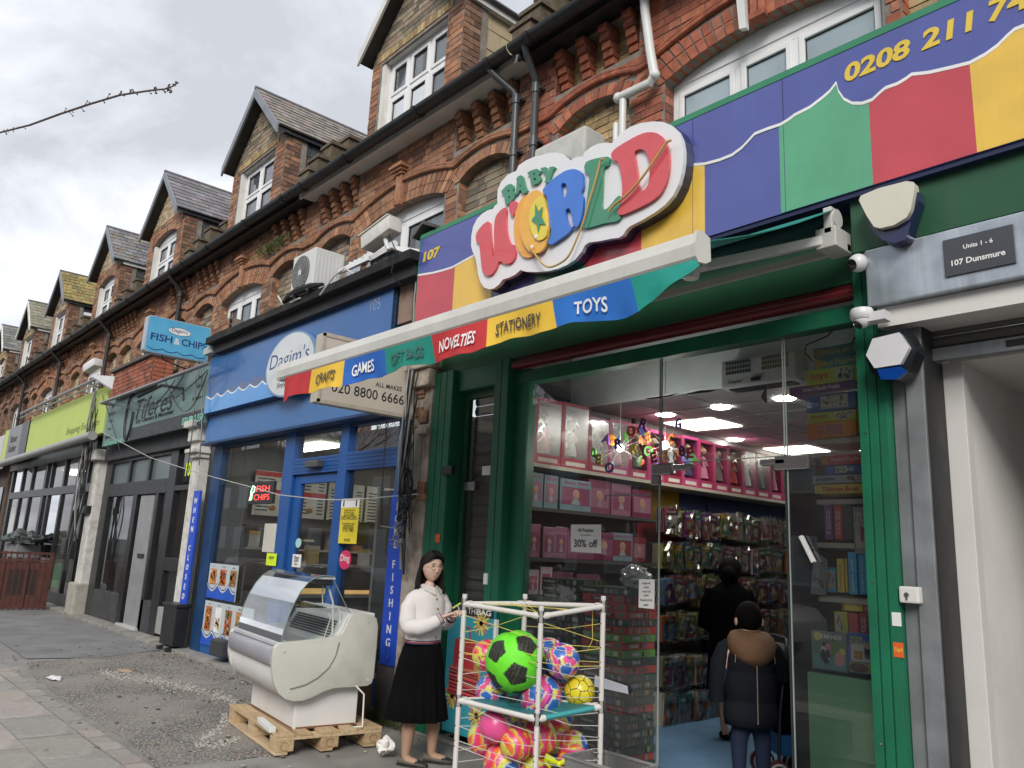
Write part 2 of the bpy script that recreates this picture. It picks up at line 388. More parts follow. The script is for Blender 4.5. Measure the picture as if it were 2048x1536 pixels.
# ------------------------------------------------------------------ the far side of the street (mirrored in the shop windows)
def far_side():
 bm_=mat('far_brick',(.16,.10,.075),.9,var=.25,vs=6);rm=mat('far_slate',(.05,.05,.055),.8);wm=mat('far_window',(.35,.38,.4),.2);fm=mat('far_frame',(.6,.6,.58),.5)
 for k in range(13):
  x0=-78+k*7.4;t=thing('far_terrace_house','brick terrace house across the street, %s from the left'%('first second third fourth fifth sixth seventh eighth ninth tenth eleventh twelfth thirteenth'.split()[k]),'house',(x0,-16,0))
  b=MB();b.box(x0,-24,0,x0+7.3,-16,6.5);b.build('wall',bm_,t)
  b=MB();b.prism([(-15.7,6.4),(-20,9.6),(-24.3,6.4)],'x',x0,x0+7.3);b.build('roof',rm,t)
  b=MB();b.box(x0+6.6,-20.6,8.8,x0+7.5,-19.4,10.8);b.build('chimney',bm_,t)
  for zz in(1,4):
   for xx in(1.1,4.4):
    b=MB();b.box(x0+xx,-15.98,zz,x0+xx+1.7,-15.9,zz+1.6);w=b.build('window',fm,t)
    b=MB();b.box(x0+xx+.1,-15.9,zz+.1,x0+xx+.8,-15.88,zz+1.5);b.box(x0+xx+.9,-15.9,zz+.1,x0+xx+1.6,-15.88,zz+1.5);b.build('pane',wm,w)
 bark=mat('bark',(.09,.07,.055),.9,var=.2)
 def tree(x,y,h,seed,label):
  t=thing('bare_tree',label,'tree',(x,y,0));r=random.Random(seed);tr=MB();br=MB()
  tr.tube([(x,y,0),(x+.05,y,h*.2),(x,y+.05,h*.4)],[.2,.16,.13],8)
  def grow(p,d,ln,rad,dep):
   q=p+d*ln;m_=(p+q)/2+Vector((r.uniform(-1,1),r.uniform(-1,1),r.uniform(-1,1)))*ln*.07
   br.tube([p,m_,q],[rad,rad*.8,rad*.62],5 if dep<2 else 3,cap=False)
   if dep>=5:return
   for _ in range(3 if dep else 5):
    a=Vector((r.uniform(-1,1),r.uniform(-1,1),r.uniform(-.25,.9))).normalized()
    grow(q if r.random()<.7 else m_,(d*.75+a*.75).normalized(),ln*r.uniform(.6,.85),rad*.6,dep+1)
  grow(Vector((x,y+.05,h*.38)),Vector((0,0,1)),h*.16,.11,0)
  tr.build('trunk',bark,t,smooth=True);br.build('branches',bark,t)
 tree(-9.5,-6.5,8.5,4,'bare street tree across the road, the nearer one');tree(-17,-6.8,8.5,8,'bare street tree across the road, the farther one')
 tree(-27,-6.8,9,15,'bare street tree across the road, far down by the third parked car');tree(-34,-7.5,9.5,23,'bare street tree across the road, the farthest of the row')
 # parked cars by the kerb behind the viewer
 for i,(x,c,l)in enumerate([(-9,(.35,.36,.38),'silver parked car at the kerb, nearest the trees'),(-3.6,(.03,.035,.05),'dark parked car at the kerb behind the viewer'),(-15,(.5,.5,.5),'pale parked car at the kerb farther down the road'),(-21,(.2,.22,.25),'grey parked car at the kerb, last but one down the road'),(-27,(.55,.56,.57),'white parked car at the kerb, last down the road')]):
  t=thing('parked_car',l,'car',(x,-4,0),'cars parked along the kerb');cm=mat('car_paint_%d'%i,c,.3,coat=.6,var=.02)
  b=MB();b.prism([(x-2.1,.35),(x-2.15,.75),(x-1.9,.95),(x-1.2,1.0),(x+1.1,1.0),(x+1.95,.88),(x+2.15,.7),(x+2.15,.35)],'y',-4.8,-3.1);b.build('body',cm,t,bevel=.06,smooth=True)
  b=MB();b.hexa([(x-1.6,-4.7,.98),(x+1.15,-4.7,.98),(x+1.15,-3.2,.98),(x-1.6,-3.2,.98)],[(x-1.2,-4.5,1.42),(x+.35,-4.5,1.42),(x+.35,-3.4,1.42),(x-1.2,-3.4,1.42)]);b.build('cabin',mat('car_glass',(.03,.035,.04),.08,var=.02),t,bevel=.03)
  for xx in(-1.35,1.35):
   for yy in(-4.75,-3.2):
    b=MB();b.lathe([(.001,-.1),(.24,-.1),(.31,-.07),(.31,.07),(.24,.1),(.001,.1)],(x+xx,yy,.31),18,'y');b.build('wheel',mat('tyre',(.02,.02,.02),.8),t,smooth=True)
far_side()
# ------------------------------------------------------------------ the terrace above the shops
YW=4.5 # face of the brickwork
ZB,ZT=3.45,6.08 # bottom / top of the upper wall
unit_brick={}
def brick_mesh(palname,k,col):
 key=(palname,k)
 if key not in unit_brick:
  b=MB();b.box(-.5,0,-.5,.5,1,.5)
  unit_brick[key]=b.mesh('brick',mat('brick_%s_%d'%key,col,.85,var=.28,vs=.9,bump=.6,bs=14,dirt=.35,ds=.7,dcol=tuple(v*.35 for v in col)),bevel=.03)
 return unit_brick[key]
PAL={
'red':[(.37,.12,.068),(.33,.10,.056),(.42,.145,.08),(.27,.09,.055),(.37,.145,.09),(.21,.08,.055)],
'orange':[(.37,.18,.10),(.32,.15,.082),(.42,.22,.125),(.25,.12,.072),(.35,.19,.115),(.19,.10,.068)],
'yellow':[(.44,.32,.15),(.38,.27,.125),(.48,.36,.19),(.30,.21,.105),(.41,.31,.17),(.23,.165,.095)],
'grey':[(.30,.25,.18),(.25,.205,.15),(.36,.295,.21),(.19,.16,.12),(.32,.24,.165),(.15,.125,.095)],
'cream':[(.52,.42,.28),(.46,.36,.23),(.56,.46,.32),(.38,.29,.19),(.49,.38,.25),(.33,.25,.17)],
'brown':[(.24,.13,.08),(.21,.11,.07),(.28,.15,.095),(.16,.09,.06),(.24,.14,.09),(.12,.07,.05)],
}
MORT=mat('mortar',(.23,.20,.17),.95,var=.3,vs=9,bump=.5,bs=60)
TINT=mat('brick_joined','tint',.88,var=.14,vs=14,bump=.5,bs=90)
def arch(x,cx,hw,spring,rise):
 t=(x-cx)/hw
 if abs(t)>1:return spring
 return spring+rise*(math.sqrt(max(0,1-(t*.82)**2))-math.sqrt(1-.82**2))/(1-math.sqrt(1-.82**2))
def lay(x0,x1,z0,z1,Y,hole,pal,out,proud=.006,bl=.215,j=.010,ch=.0745):
 """Flemish bond courses; hole(x, z) True where there is no brick"""
 c=0;z=z0
 while z<z1-.02:
  h=min(ch-j,z1-z-j*.5);x=x0-[.0,.16][c%2];k=c%2
  while x<x1:
   w=bl if k%2==0 else.1025
   a,b=max(x,x0),min(x+w,x1)
   if b-a>.03:
    n=6;good=[]
    for i in range(n+1):
     xx=lerp(a+.002,b-.002,i/n);good.append(not hole(xx,z+.006)and not hole(xx,z+h-.006))
    if all(good):runs=[(a,b)]
    else:
     runs=[];s=None
     for i in range(n+1):
      if good[i]and s is None:s=i
      if(not good[i]or i==n)and s is not None:
       e=i if good[i]else i-1
       if e-s>=2:runs.append((lerp(a,b,s/n),lerp(a,b,e/n)))
       s=None
    for(p,q)in runs:out.append((p,q,z,z+h,Y,proud+rnd.uniform(-.0025,.003),pal,rnd.randrange(6)))
   x+=w+j;k+=1
  z+=ch;c+=1
def place_bricks(out,parent,single,name='brick'):
 out.sort(key=lambda b:((b[0]+b[1])/2)**2+(b[4])**2+(b[2]-1.5)**2*1.2)
 for b in out[:single]:
  p,q,z0,z1,Y,pr,pal,k=b
  inst(name,brick_mesh(pal,k,PAL[pal][k]),((p+q)/2,Y-pr,(z0+z1)/2),parent,scale=(q-p,.05,z1-z0))
 if len(out)>single:
  m=MB()
  for p,q,z0,z1,Y,pr,pal,k in out[single:]:m.box(p,Y-pr,z0,q,Y+.02,z1,vary(PAL[pal][k],.1))
  m.build('brickwork',TINT,parent,kind='stuff')
def solid_wall(mb,x0,x1,z0,z1,Y,D,tops,n=70):
 """backing wall Y..Y+D with openings: tops = [(xa, xb, sill, f(x) head)]"""
 xs=sorted(set([x0,x1]+[lerp(x0,x1,i/n)for i in range(n+1)]+[v for t in tops for v in(t[0],t[1])]))
 for a,b in zip(xs[:-1],xs[1:]):
  if b-a<1e-5:continue
  mid=(a+b)/2;op=[t for t in tops if t[0]<mid<t[1]];op.sort(key=lambda t:t[2])
  lo=(z0,z0)
  for t in op:
   hi=(t[2],t[2]);_slab(mb,a,b,lo,hi,Y,D);lo=(t[3](a),t[3](b))
  _slab(mb,a,b,lo,(z1,z1),Y,D)
def _slab(mb,a,b,lo,hi,Y,D):
 if hi[0]-lo[0]<1e-4 and hi[1]-lo[1]<1e-4:return
 mb.hexa([(a,Y,lo[0]),(b,Y,lo[1]),(b,Y,hi[1]),(a,Y,hi[0])],[(a,Y+D,lo[0]),(b,Y+D,lo[1]),(b,Y+D,hi[1]),(a,Y+D,hi[0])])
UPVC=mat('white_upvc',(.78,.79,.80),.35,var=.05,vs=3,dirt=.25,ds=2.5,dcol=(.45,.44,.4))
WPAINT=mat('white_paint_old',(.68,.67,.63),.6,var=.12,vs=6,dirt=.5,ds=3,dcol=(.3,.28,.24))
GLS=glass_mat('window_glass',(.86,.9,.92),refl=1.3,base=.1)
CURT=mat('net_curtain',(.80,.83,.88),.8,var=.15,vs=5,stretch=(9,1,.4))
FROST=mat('frosted_glass',(.30,.38,.42),.22,var=.18,vs=1.4,coat=.5)
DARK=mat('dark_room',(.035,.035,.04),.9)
BLACKP=mat('black_plastic',(.014,.015,.016),.42,var=.3,vs=8,dirt=.35,ds=3,dcol=(.1,.095,.085))
def window(parent,x0,x1,z0,z1,Y,lights,transom=None,head=None,open_=None,curtain='curtain',fw=.06,pane_mat=None,sash=(1,)):
 """uPVC window: outer frame, mullions, sashes, panes; lights = list of fractions"""
 o=MB();d=.07
 if head is None:hz=lambda x:z1
 else:hz=head
 o.box(x0,Y,z0,x0+fw,Y+d,z1);o.box(x1-fw,Y,z0,x1,Y+d,z1);o.box(x0+fw,Y+.001,z0,x1-fw,Y+d,z0+fw)
 if head is None:o.box(x0+fw,Y+.001,z1-fw,x1-fw,Y+d,z1)
 else:
  n=14
  o.box(x0+fw,Y+.001,z1-fw,x1-fw,Y+d,z1)
  for i in range(n):
   a,b=lerp(x0,x1,i/n),lerp(x0,x1,(i+1)/n)
   o.hexa([(a,Y-.01,z1-.002),(b,Y-.01,z1-.002),(b,Y-.01,head(b)),(a,Y-.01,head(a))],[(a,Y+d,z1-.002),(b,Y+d,z1-.002),(b,Y+d,head(b)),(a,Y+d,head(a))])
 xs=[x0+fw];tot=x1-x0-2*fw;acc=0
 for f in lights:acc+=f;xs.append(x0+fw+tot*acc/sum(lights))
 for x in xs[1:-1]:o.box(x-.028,Y+.002,z0+fw,x+.028,Y+d,z1-fw)
 w=o.build('window',UPVC,parent,bevel=.006)
 zs=[z0+fw]+([z0+fw+(z1-z0-2*fw)*transom]if transom else[])+[z1-fw]
 for i in range(len(xs)-1):
  for k in range(len(zs)-1):
   a,b=xs[i]+(.028 if i else 0),xs[i+1]-(.028 if i<len(xs)-2 else 0)
   c,e=zs[k]+(.026 if k else 0),zs[k+1]-(.026 if k<len(zs)-2 else 0)
   s=MB();t=.042;yy=Y-.012
   s.box(a,yy,c,a+t,Y+.05,e);s.box(b-t,yy,c,b,Y+.05,e);s.box(a+t,yy+.001,c,b-t,Y+.05,c+t);s.box(a+t,yy+.001,e-t,b-t,Y+.05,e)
   s.build('sash',UPVC,w,bevel=.006)
   if transom and k==0 and i==0 or(transom and k==0):
    tb=MB();tb.box(xs[i]-.0,Y+.003,zs[1]-.026,xs[i+1],Y+d,zs[1]+.026);tb.build('transom_bar',UPVC,w)
   p=MB();(p.box(a+t-.004,Y+.012,c+t-.004,b-t+.004,Y+.02,e-t+.004)if pane_mat else p.quad((a+t-.004,Y+.015,c+t-.004),(b-t+.004,Y+.015,c+t-.004),(b-t+.004,Y+.015,e-t+.004),(a+t-.004,Y+.015,e-t+.004)));p.build('pane',pane_mat or GLS,w)
   gk=MB();gt=.008
   gk.box(a+t,Y+.006,c+t,a+t+gt,Y+.012,e-t);gk.box(b-t-gt,Y+.006,c+t,b-t,Y+.012,e-t);gk.box(a+t+gt,Y+.007,c+t,b-t-gt,Y+.012,c+t+gt);gk.box(a+t+gt,Y+.007,e-t-gt,b-t-gt,Y+.012,e-t)
   gk.build('rubber_seal',BLACKP,w)
 if curtain=='curtain':
  c=MB();n=60;pts=[]
  for i in range(n+1):
   pts.append((lerp(x0+fw,x1-fw,i/n),Y+.036+.008*math.sin(i*1.7)+.006*math.sin(i*.63)))
  for i in range(n):
   if int(i/6)%7==5:continue
   a,b=pts[i],pts[i+1];c.quad((a[0],a[1],z0),(b[0],b[1],z0),(b[0],b[1],z1+.03),(a[0],a[1],z1+.03))
  c.build('curtain',CURT,w)
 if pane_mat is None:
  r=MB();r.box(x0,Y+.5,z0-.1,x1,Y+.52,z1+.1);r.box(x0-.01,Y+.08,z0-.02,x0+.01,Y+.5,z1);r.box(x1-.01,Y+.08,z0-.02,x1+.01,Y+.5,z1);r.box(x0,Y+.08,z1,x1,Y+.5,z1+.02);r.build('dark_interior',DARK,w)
 return w
corbel_me={}
def corbel(parent,x,z,pal):
 if pal not in corbel_me:
  b=MB();w=.049
  steps=[(0,-.36,.03),(0,-.29,.053),(0,-.22,.078),(0,-.147,.104),(0,-.073,.135)]
  for i,(_,z0,d)in enumerate(steps):
   b.box(-w-(.004 if i%2 else 0),-d,z0,w+(.004 if i%2 else 0),.05,z0+.062,vary(PAL[pal][i%4],.12))
   b.box(-w+.006,-d+.012,z0+.06,w-.006,.05,z0+.078,(.14,.11,.09))
  corbel_me[pal]=b.mesh('corbel',TINT,bevel=.004)
 inst('corbel',corbel_me[pal],(x,YW+.06,z),parent)
TILEG=mat('roof_slate_grey','tint',.6,var=.12,vs=8,dirt=.3,ds=3,dcol=(.2,.19,.17))
def gutter_pts(x0,x1,z,n=24):return[(lerp(x0,x1,i/n),4.3,z+.006*math.sin(i*.9))for i in range(n+1)]
def house(xc,label,pal,panel,idx,soffit='dark',win=(-.86,.84,4.42),trans=None,lights=(1,1.2,1),roofc=(.19,.18,.19),cheek='slate',cheekc=(.06,.062,.068),dorm=(-.95,.95),fill=None,dwin=(.32,.34,.34),gable='grey',dsoff='dark',upvc_first=True,arched_dormer=False,detail=2,barge='lead',xl=None,xr=None):
 t=thing('terraced_house',label,'house',(xc,YW,0),'terraced houses above the shops')
 xl=xc-2.15 if xl is None else xl;xr=xc+2.15 if xr is None else xr
 wa,wb,wz=xc+win[0],xc+win[1],win[2]
 sp,rise=5.24,.14;wc,whw=(wa+wb)/2,(wb-wa)/2
 fh=lambda x:arch(x,wc,whw,sp,rise)
 tops=[(wa,wb,wz,fh)];niches=[];panels=[]
 for s in(-1,1):
  a,b=sorted((xc+s*1.08,xc+s*1.9))
  f=(lambda x,a=a,b=b:arch(x,(a+b)/2,(b-a)/2,5.28,.13))
  niches.append((a,b,4.1,f));panels.append((a-.06 if s<0 else a-.1,b+.1 if s<0 else b+.06))
 pz0,pz1=5.66,6.08
 # backing
 m=MB();D=.32
 full=tops+[(n[0],n[1],n[2],n[3])for n in niches]+[(p[0],p[1],pz0,lambda x:pz1)for p in panels]
 solid_wall(m,xl,xr,ZB,ZT+.1,YW,.11,full,60)
 solid_wall(m,xl,xr,ZB,ZT+.1,YW+.1101,.15,tops,60)
 m.build('wall',MORT,t)
 out=[]
 def hole(x,z):
  for a,b,s0,f in full:
   if a-.004<x<b+.004 and s0<z<f(x)+.002:return True
   if(a,b)!=(None,None)and s0!=pz0 and a-.075<x<b+.075 and z>s0: # arch ring takes its own bricks
    cx,hw=(a+b)/2,(b-a)/2+.02
    top=arch(min(max(x,a),b),cx,hw,5.24 if(a,b)==(wa,wb)else 5.28,.14)+(.225 if(a,b)==(wa,wb)else.11)
    spz=5.24 if(a,b)==(wa,wb)else 5.28
    if spz-.01<z<top:return True
  return False
 if detail>=1:
  lay(xl+.004,xr-.004,ZB,ZT,YW,hole,pal,out)
  for n_ in niches:lay(n_[0],n_[1],n_[2],5.5,YW+.11,lambda x,z,f=n_[3]:z>f(x)+.02,panel,out)
  for p in panels:lay(p[0],p[1],pz0,pz1,YW+.11,lambda x,z:False,panel,out)
  # arches
 vo=MB()
 for(a,b,hgt,spz,rs)in[(wa,wb,.21,5.24,.14)]+[(n_[0],n_[1],.1,5.28,.13)for n_ in niches]:
  n=int((b-a+.12)/.078);cx,hw=(a+b)/2,(b-a)/2
  for i in range(n):
   u0,u1=lerp(a-.06,b+.06,(i+.06)/n),lerp(a-.06,b+.06,(i+.94)/n)
   z0,z1=arch(min(max(u0,a),b),cx,hw,spz,rs),arch(min(max(u1,a),b),cx,hw,spz,rs)
   fan=(u0+u1-2*cx)/(2*hw)*.16*hgt/.2;c=vary(PAL[pal][rnd.randrange(5)],.15)
   for(h0,h1)in([(0,.105),(.113,hgt)]if hgt>.15 else[(0,hgt)]):
    f0,f1=fan*h0/hgt,fan*h1/hgt;y=YW-.009-rnd.uniform(0,.003)
    vo.hexa([(u0+f0,y,z0+h0),(u1+f0,y,z1+h0),(u1+f1,y,z1+h1),(u0+f1,y,z0+h1)],[(u0+f0,YW+.1,z0+h0),(u1+f0,YW+.1,z1+h0),(u1+f1,YW+.1,z1+h1),(u0+f1,YW+.1,z0+h1)],c)
 vo.build('brick_arch',TINT,t,kind='stuff')
 jb=MB()
 for a,z0,z1,pl_ in[(wa,wz,5.24,pal)]+[(n_[0],n_[2],5.28,pal)for n_ in niches]+[(p[0],pz0,pz1,pal)for p in panels]:
  z=z0;i=0
  while z<z1-.02:
   jb.box(a-.05,YW+.004,z,a+.003+rnd.uniform(0,.003),YW+(.05,.108)[i%2]-.002,min(z1,z+.064),vary(PAL[pl_][rnd.randrange(6)],.1))
   if i%2==0:jb.box(a-.05,YW+.058,z,a+.003+rnd.uniform(0,.003),YW+.108,min(z1,z+.064),vary(PAL[pl_][rnd.randrange(6)],.1))
   z+=.0745;i+=1
 jb.build('brick_reveal',TINT,t,kind='stuff')
 # moulded string course waving over the openings
 pts=[]
 n=90
 for i in range(n+1):
  x=lerp(xl,xr,i/n);z=5.475
  d=abs(x-wc)
  if d<1.02:z=max(z,5.475+.185*math.cos(d/1.02*math.pi/2)**.8)
  for a,b,_,_ in niches:
   d=abs(x-(a+b)/2)
   if d<.5:z=max(z,5.475+.10*math.cos(d/.5*math.pi/2)**.8)
  pts.append((x,YW-.02,z))
 st=MB();st.tube(pts,.026,8);st.tube([(p[0],p[1]-.012,p[2]+.03)for p in pts],.016,6)
 st.build('string_course',mat('moulded_'+pal,PAL[pal][0],.85,var=.35,vs=14,bump=.5,bs=50,dirt=.5,ds=2.5,dcol=(.07,.045,.035)),t,smooth=True)
 # keystone pilaster with little cap
 k=MB();pc=PAL[pal]
 k.box(wc-.055,YW-.05,5.4,wc-.005,YW+.02,5.73,pc[2]);k.box(wc+.005,YW-.05,5.4,wc+.055,YW+.02,5.73,pc[0]);k.box(wc-.06,YW-.06,5.36,wc+.06,YW+.02,5.41,pc[1])
 for i,(w,d)in enumerate([(.075,.07),(.1,.095),(.125,.12),(.1,.1)]):k.box(wc-w,YW-d,5.73+i*.034,wc+w,YW+.02,5.76+i*.034,pc[i%3])
 k.build('keystone',TINT,t,bevel=.004)
 # corbels under the eaves
 for p in panels:
  for i in range(4):corbel(t,lerp(p[0]+.09,p[1]-.09,i/3),ZT-.01,'red'if pal=='red'else 'brown'if pal=='brown'else 'orange')
  # eaves board, soffit, gutter
 so=MB();so.box(xl,4.3,ZT+.012,xr,YW+.1,ZT+.035);so.box(xl,4.275,ZT-.02,xr,4.3,ZT+.12);so.build('eaves_soffit',WPAINT if soffit=='white'else BLACKP,t)
 g=MB();prof=[(.075*math.cos(a),.075*math.sin(a))for a in(math.pi+math.pi*i/10 for i in range(11))]+[(.063*math.cos(a),.063*math.sin(a))for a in(2*math.pi-math.pi*i/10 for i in range(11))]
 g.prism([(4.195+p[0],ZT+.075+p[1])for p in prof],'x',xl+.01,xr-.01)
 for x in(xl+.25,xl+1.35,xr-1.5,xr-.3):g.prism([(4.195+p[0]*1.16,ZT+.075+p[1]*1.16)for p in prof],'x',x-.03,x+.03)
 g.build('gutter',BLACKP,t,smooth=True)
 # party parapet between the roofs, mossy
 pw=MB()
 for i,(y0,z1)in enumerate([(4.3,6.45),(4.42,6.68),(4.6,6.95),(4.85,7.15),(5.3,7.6),(5.8,8.1)]):
  pw.box(xl-.13,y0,6.12,xl+.13,y0+.6,z1);pw.box(xl-.16,y0-.02,z1,xl+.16,y0+.5,z1+.045)
 pw.build('party_parapet',mat('parapet_mossy',(.13,.095,.065),.95,var=.4,vs=9,bump=.9,bs=30,dirt=.95,ds=3.5,dcol=(.09,.095,.05)),t)
 # main roof
 rf=MB();rf.hexa([(xl,4.3,6.1),(xr,4.3,6.1),(xr,4.3,6.14),(xl,4.3,6.14)],[(xl,7.2,9.2),(xr,7.2,9.2),(xr,7.2,9.24),(xl,7.2,9.24)]);rf.build('main_roof',mat('main_slate',(.07,.07,.075),.7),t)
 # dormer
 dl,dr=xc+dorm[0],xc+dorm[1];dc=(dl+dr)/2;dz0,dz1=6.09,7.74;apz=dz1+.93*(dr-dl)/1.9;Yd=YW+.02
 wl,wr=dl+dwin[0],dr-dwin[1];wz1=7.52
 fd=(lambda x:arch(x,(wl+wr)/2,(wr-wl)/2,7.36,.14))if arched_dormer else(lambda x:wz1)
 m=MB();solid_wall(m,dl,dr,dz0,dz1,Yd,.24,[(wl,wr,6.25,fd)],24)
 m.prism([(dl,dz1),(dr,dz1),(dc,apz-.06)],'y',Yd,Yd+.2)
 m.box(dl,Yd+.24,dz0,dl+.1,5.1,dz1-.05);m.box(dr-.1,Yd+.24,dz0,dr,4.86,dz1-.05);m.build('dormer_wall',MORT,t)
 dout=[]
 dpal=fill or pal
 if detail>=1:
  lay(dl,dr,dz0,7.56 if not arched_dormer else dz1,Yd,lambda x,z:(wl-.004<x<wr+.004 and z<fd(x)+.1),dpal,dout)
  gz=7.56 if not arched_dormer else dz1
  lay(dl,dr,gz+.115 if not arched_dormer else gz,apz-.06,Yd,lambda x,z:abs(x-dc)>(apz-.06-z)/(apz-dz1)*(dr-dl)/2+.0 or z>apz-.1,gable,dout)
  # soldier lintel
  v=MB();n=int((wr-wl+.2)/.078)
  for i in range(n):
   u0,u1=lerp(wl-.1,wr+.1,(i+.06)/n),lerp(wl-.1,wr+.1,(i+.94)/n)
   z0,z1=(fd(min(max(u0,wl),wr)),fd(min(max(u1,wl),wr)))if arched_dormer else(7.56,7.56)
   y=Yd-.009-rnd.uniform(0,.003);h=.1
   if not arched_dormer:z0=z1=7.565
   c=vary(PAL['yellow'if gable in('grey','yellow')and not arched_dormer else dpal][rnd.randrange(1,5)],.2)
   v.hexa([(u0,y,z0),(u1,y,z1),(u1,y,z1+h),(u0,y,z0+h)],[(u0,Yd+.05,z0),(u1,Yd+.05,z1),(u1,Yd+.05,z1+h),(u0,Yd+.05,z0+h)],c)
  v.build('brick_lintel',TINT,t,kind='stuff')
  # return of the right hand pier, toothed and darker
  rt=MB()
  z=dz0;i=0
  while z<dz1-.03:
   w=(.2,.1)[i%2];rt.box(dr-.03,Yd+.004,z,dr+.008+rnd.uniform(0,.004),Yd+.02+w*.6,z+.064,vary(PAL['brown'][rnd.randrange(6)],.2));rt.box(dr-.03,Yd+.03+w*.6,z,dr+.006+rnd.uniform(0,.004),Yd+.24,z+.064,vary(PAL['brown'][rnd.randrange(6)],.3));z+=.0745;i+=1
  rt.build('pier_return',TINT,t,kind='stuff')
 for b_ in dout:out.append(b_)
 if not arched_dormer:
  ln=MB();ln.box(wl-.001,Yd+.03,wz1-.001,wr+.001,Yd+.12,7.57);ln.build('lintel_board',WPAINT,t)
 rv=MB();rv.box(wl,Yd+.015,6.25,wl+.07,Yd+.16,wz1 if not arched_dormer else 7.36);rv.build('reveal_render',WPAINT,t)
 window(t,wl+.07,wr,6.26,(wz1-.002)if not arched_dormer else 7.36,Yd+.1,(1,1.1)if detail<3 else(1,1.15,1),transom=.62,head=fd if arched_dormer else None)
 window(t,wa,wb,wz,5.235,YW+.12,lights,transom=trans,head=fh,pane_mat=FROST if idx==0 else None,curtain=None if idx==0 else 'curtain')
 s_=MB();s_.box(wa-.05,YW-.04,wz-.07,wb+.05,YW+.14,wz-.001);s_.build('window_sill',mat('sill_stone',(.3,.28,.25),.85,dirt=.5),t,bevel=.008)
 # roof slopes with tile courses, bargeboards, ridge
 Yb=4.34;ridge_z=apz+.02;back=7.0;nrow=9
 for sgn in(-1,1):
  ex=(dl-.06)if sgn<0 else(dr+.06);ez=dz1-.06
  b=MB();nx=22 if detail>=2 else 12
  for r_ in range(nrow):
   t0,t1=r_/nrow,(r_+1)/nrow
   for i in range(nx):
    ya,yb=lerp(Yb,back,i/nx)+.003,lerp(Yb,back,(i+1)/nx)-.003
    if r_%2:ya+=(.5*(back-Yb)/nx if i else 0);yb+=.5*(back-Yb)/nx
    P=lambda tt,up:(lerp(ex,dc,tt)+sgn*up*.7,lerp(ez,ridge_z,tt)+up*.7)
    th=.012+rnd.uniform(0,.006);a,c_=P(t0-.03,.004+th),P(t1+.01,.004);a2,c2=P(t0-.03,-.012+.004),P(t1+.01,-.014)
    col=vary(roofc,.3)
    b.hexa([(a2[0],ya,a2[1]),(a2[0],yb,a2[1]),(a[0],yb,a[1]),(a[0],ya,a[1])],[(c2[0],ya,c2[1]),(c2[0],yb,c2[1]),(c_[0],yb,c_[1]),(c_[0],ya,c_[1])],col)
  b.build('dormer_roof_tiles',TILEG if idx not in(4,5)else mat('mossy_tiles','tint',.85,var=.3,vs=16,dirt=.7,ds=3,dcol=(.2,.17,.06)),t,kind='stuff')
  bb=MB();pa,pb=(ex,ez-.0),(dc,ridge_z)
  tt=.16 if barge!='white'else.15
  bb.hexa([(pa[0],Yb-.03,pa[1]-tt),(pb[0],Yb-.03,pb[1]-tt),(pb[0],Yb-.03,pb[1]+.005),(pa[0],Yb-.03,pa[1]+.005)],[(pa[0],Yb+.0,pa[1]-tt),(pb[0],Yb,pb[1]-tt),(pb[0],Yb,pb[1]+.005),(pa[0],Yb,pa[1]+.005)])
  bb.build('bargeboard',WPAINT if barge=='white'else mat('lead_grey',(.22,.24,.27),.55,var=.2,dirt=.4,ds=4)if barge=='lead'else BLACKP,t)
  sf=MB();e2=(ex,ez-.1);f2=(dc,ridge_z-.1)
  sf.hexa([(e2[0],Yb,e2[1]),(f2[0],Yb,f2[1]),(f2[0],Yb,f2[1]+.05),(e2[0],Yb,e2[1]+.05)],[(e2[0],Yd+.02,e2[1]),(f2[0],Yd+.02,f2[1]),(f2[0],Yd+.02,f2[1]+.05),(e2[0],Yd+.02,e2[1]+.05)])
  sf.build('verge_soffit',BLACKP,t)
 rg=MB();rg.tube([(dc,Yb-.03,ridge_z+.005),(dc,back,ridge_z+.005)],.035,8);rg.build('ridge_tile',mat('ridge',tuple(v*.8 for v in roofc),.8,var=.3,vs=9),t)
 ev=MB();ev.box(dr-.02,Yb+.1,dz1-.16,dr+.05,back,dz1-.06);ev.build('dormer_eaves_board',WPAINT if(idx==4 or barge=='white')else BLACKP,t)
 # cheek cladding, each slate a piece
 y0=4.86 if idx else 4.8;rows=6;y0=Yd+.24
 cb=MB();cb.box(dr-.09,Yd+.2,dz0,dr-.03,6.9,dz1-.05);cb.build('dormer_cheek',DARK,t)
 if cheek=='slate':
  cm=[mat('cheek_%d_%d'%(idx,i),vary(cheekc,.18),.55,var=.15,vs=3,dirt=.3,ds=3)for i in range(3)]
  tw=.3;th=(dz1-.1-dz0)/rows
  sl=MB();
  base={}
  for r_ in range(rows):
   y=y0+.02-(r_%2)*tw/2
   while y<6.1:
    a,b2=max(y,y0),y+tw
    if b2-a>.05:
     k=rnd.randrange(3)
     if(k)not in base:
      q=MB();q.hexa([(0,0,0),(0,1,0),(.012,1,0),(.012,0,0)],[(0,0,1),(0,1,1),(.004,1,1),(.004,0,1)]);base[k]=q.mesh('cladding_tile',cm[k])
     inst('cladding_tile',base[k],(dr-.03+rnd.uniform(0,.002),a+.003,dz0+r_*th),t,scale=(1,b2-a-.006,th+.012))
    y+=tw
 elif cheek=='board':
  q=MB()
  for r_ in range(11):q.hexa([(dr-.03,y0+.0,dz0+r_*.123),(dr-.03,6.2,dz0+r_*.123),(dr-.01,6.2,dz0+r_*.123),(dr-.01,y0,dz0+r_*.123)],[(dr-.03,y0,dz0+r_*.123+.12),(dr-.03,6.2,dz0+r_*.123+.12),(dr-.024,6.2,dz0+r_*.123+.12),(dr-.024,y0,dz0+r_*.123+.12)])
  q.build('weatherboard_cladding',UPVC,t,kind='stuff')
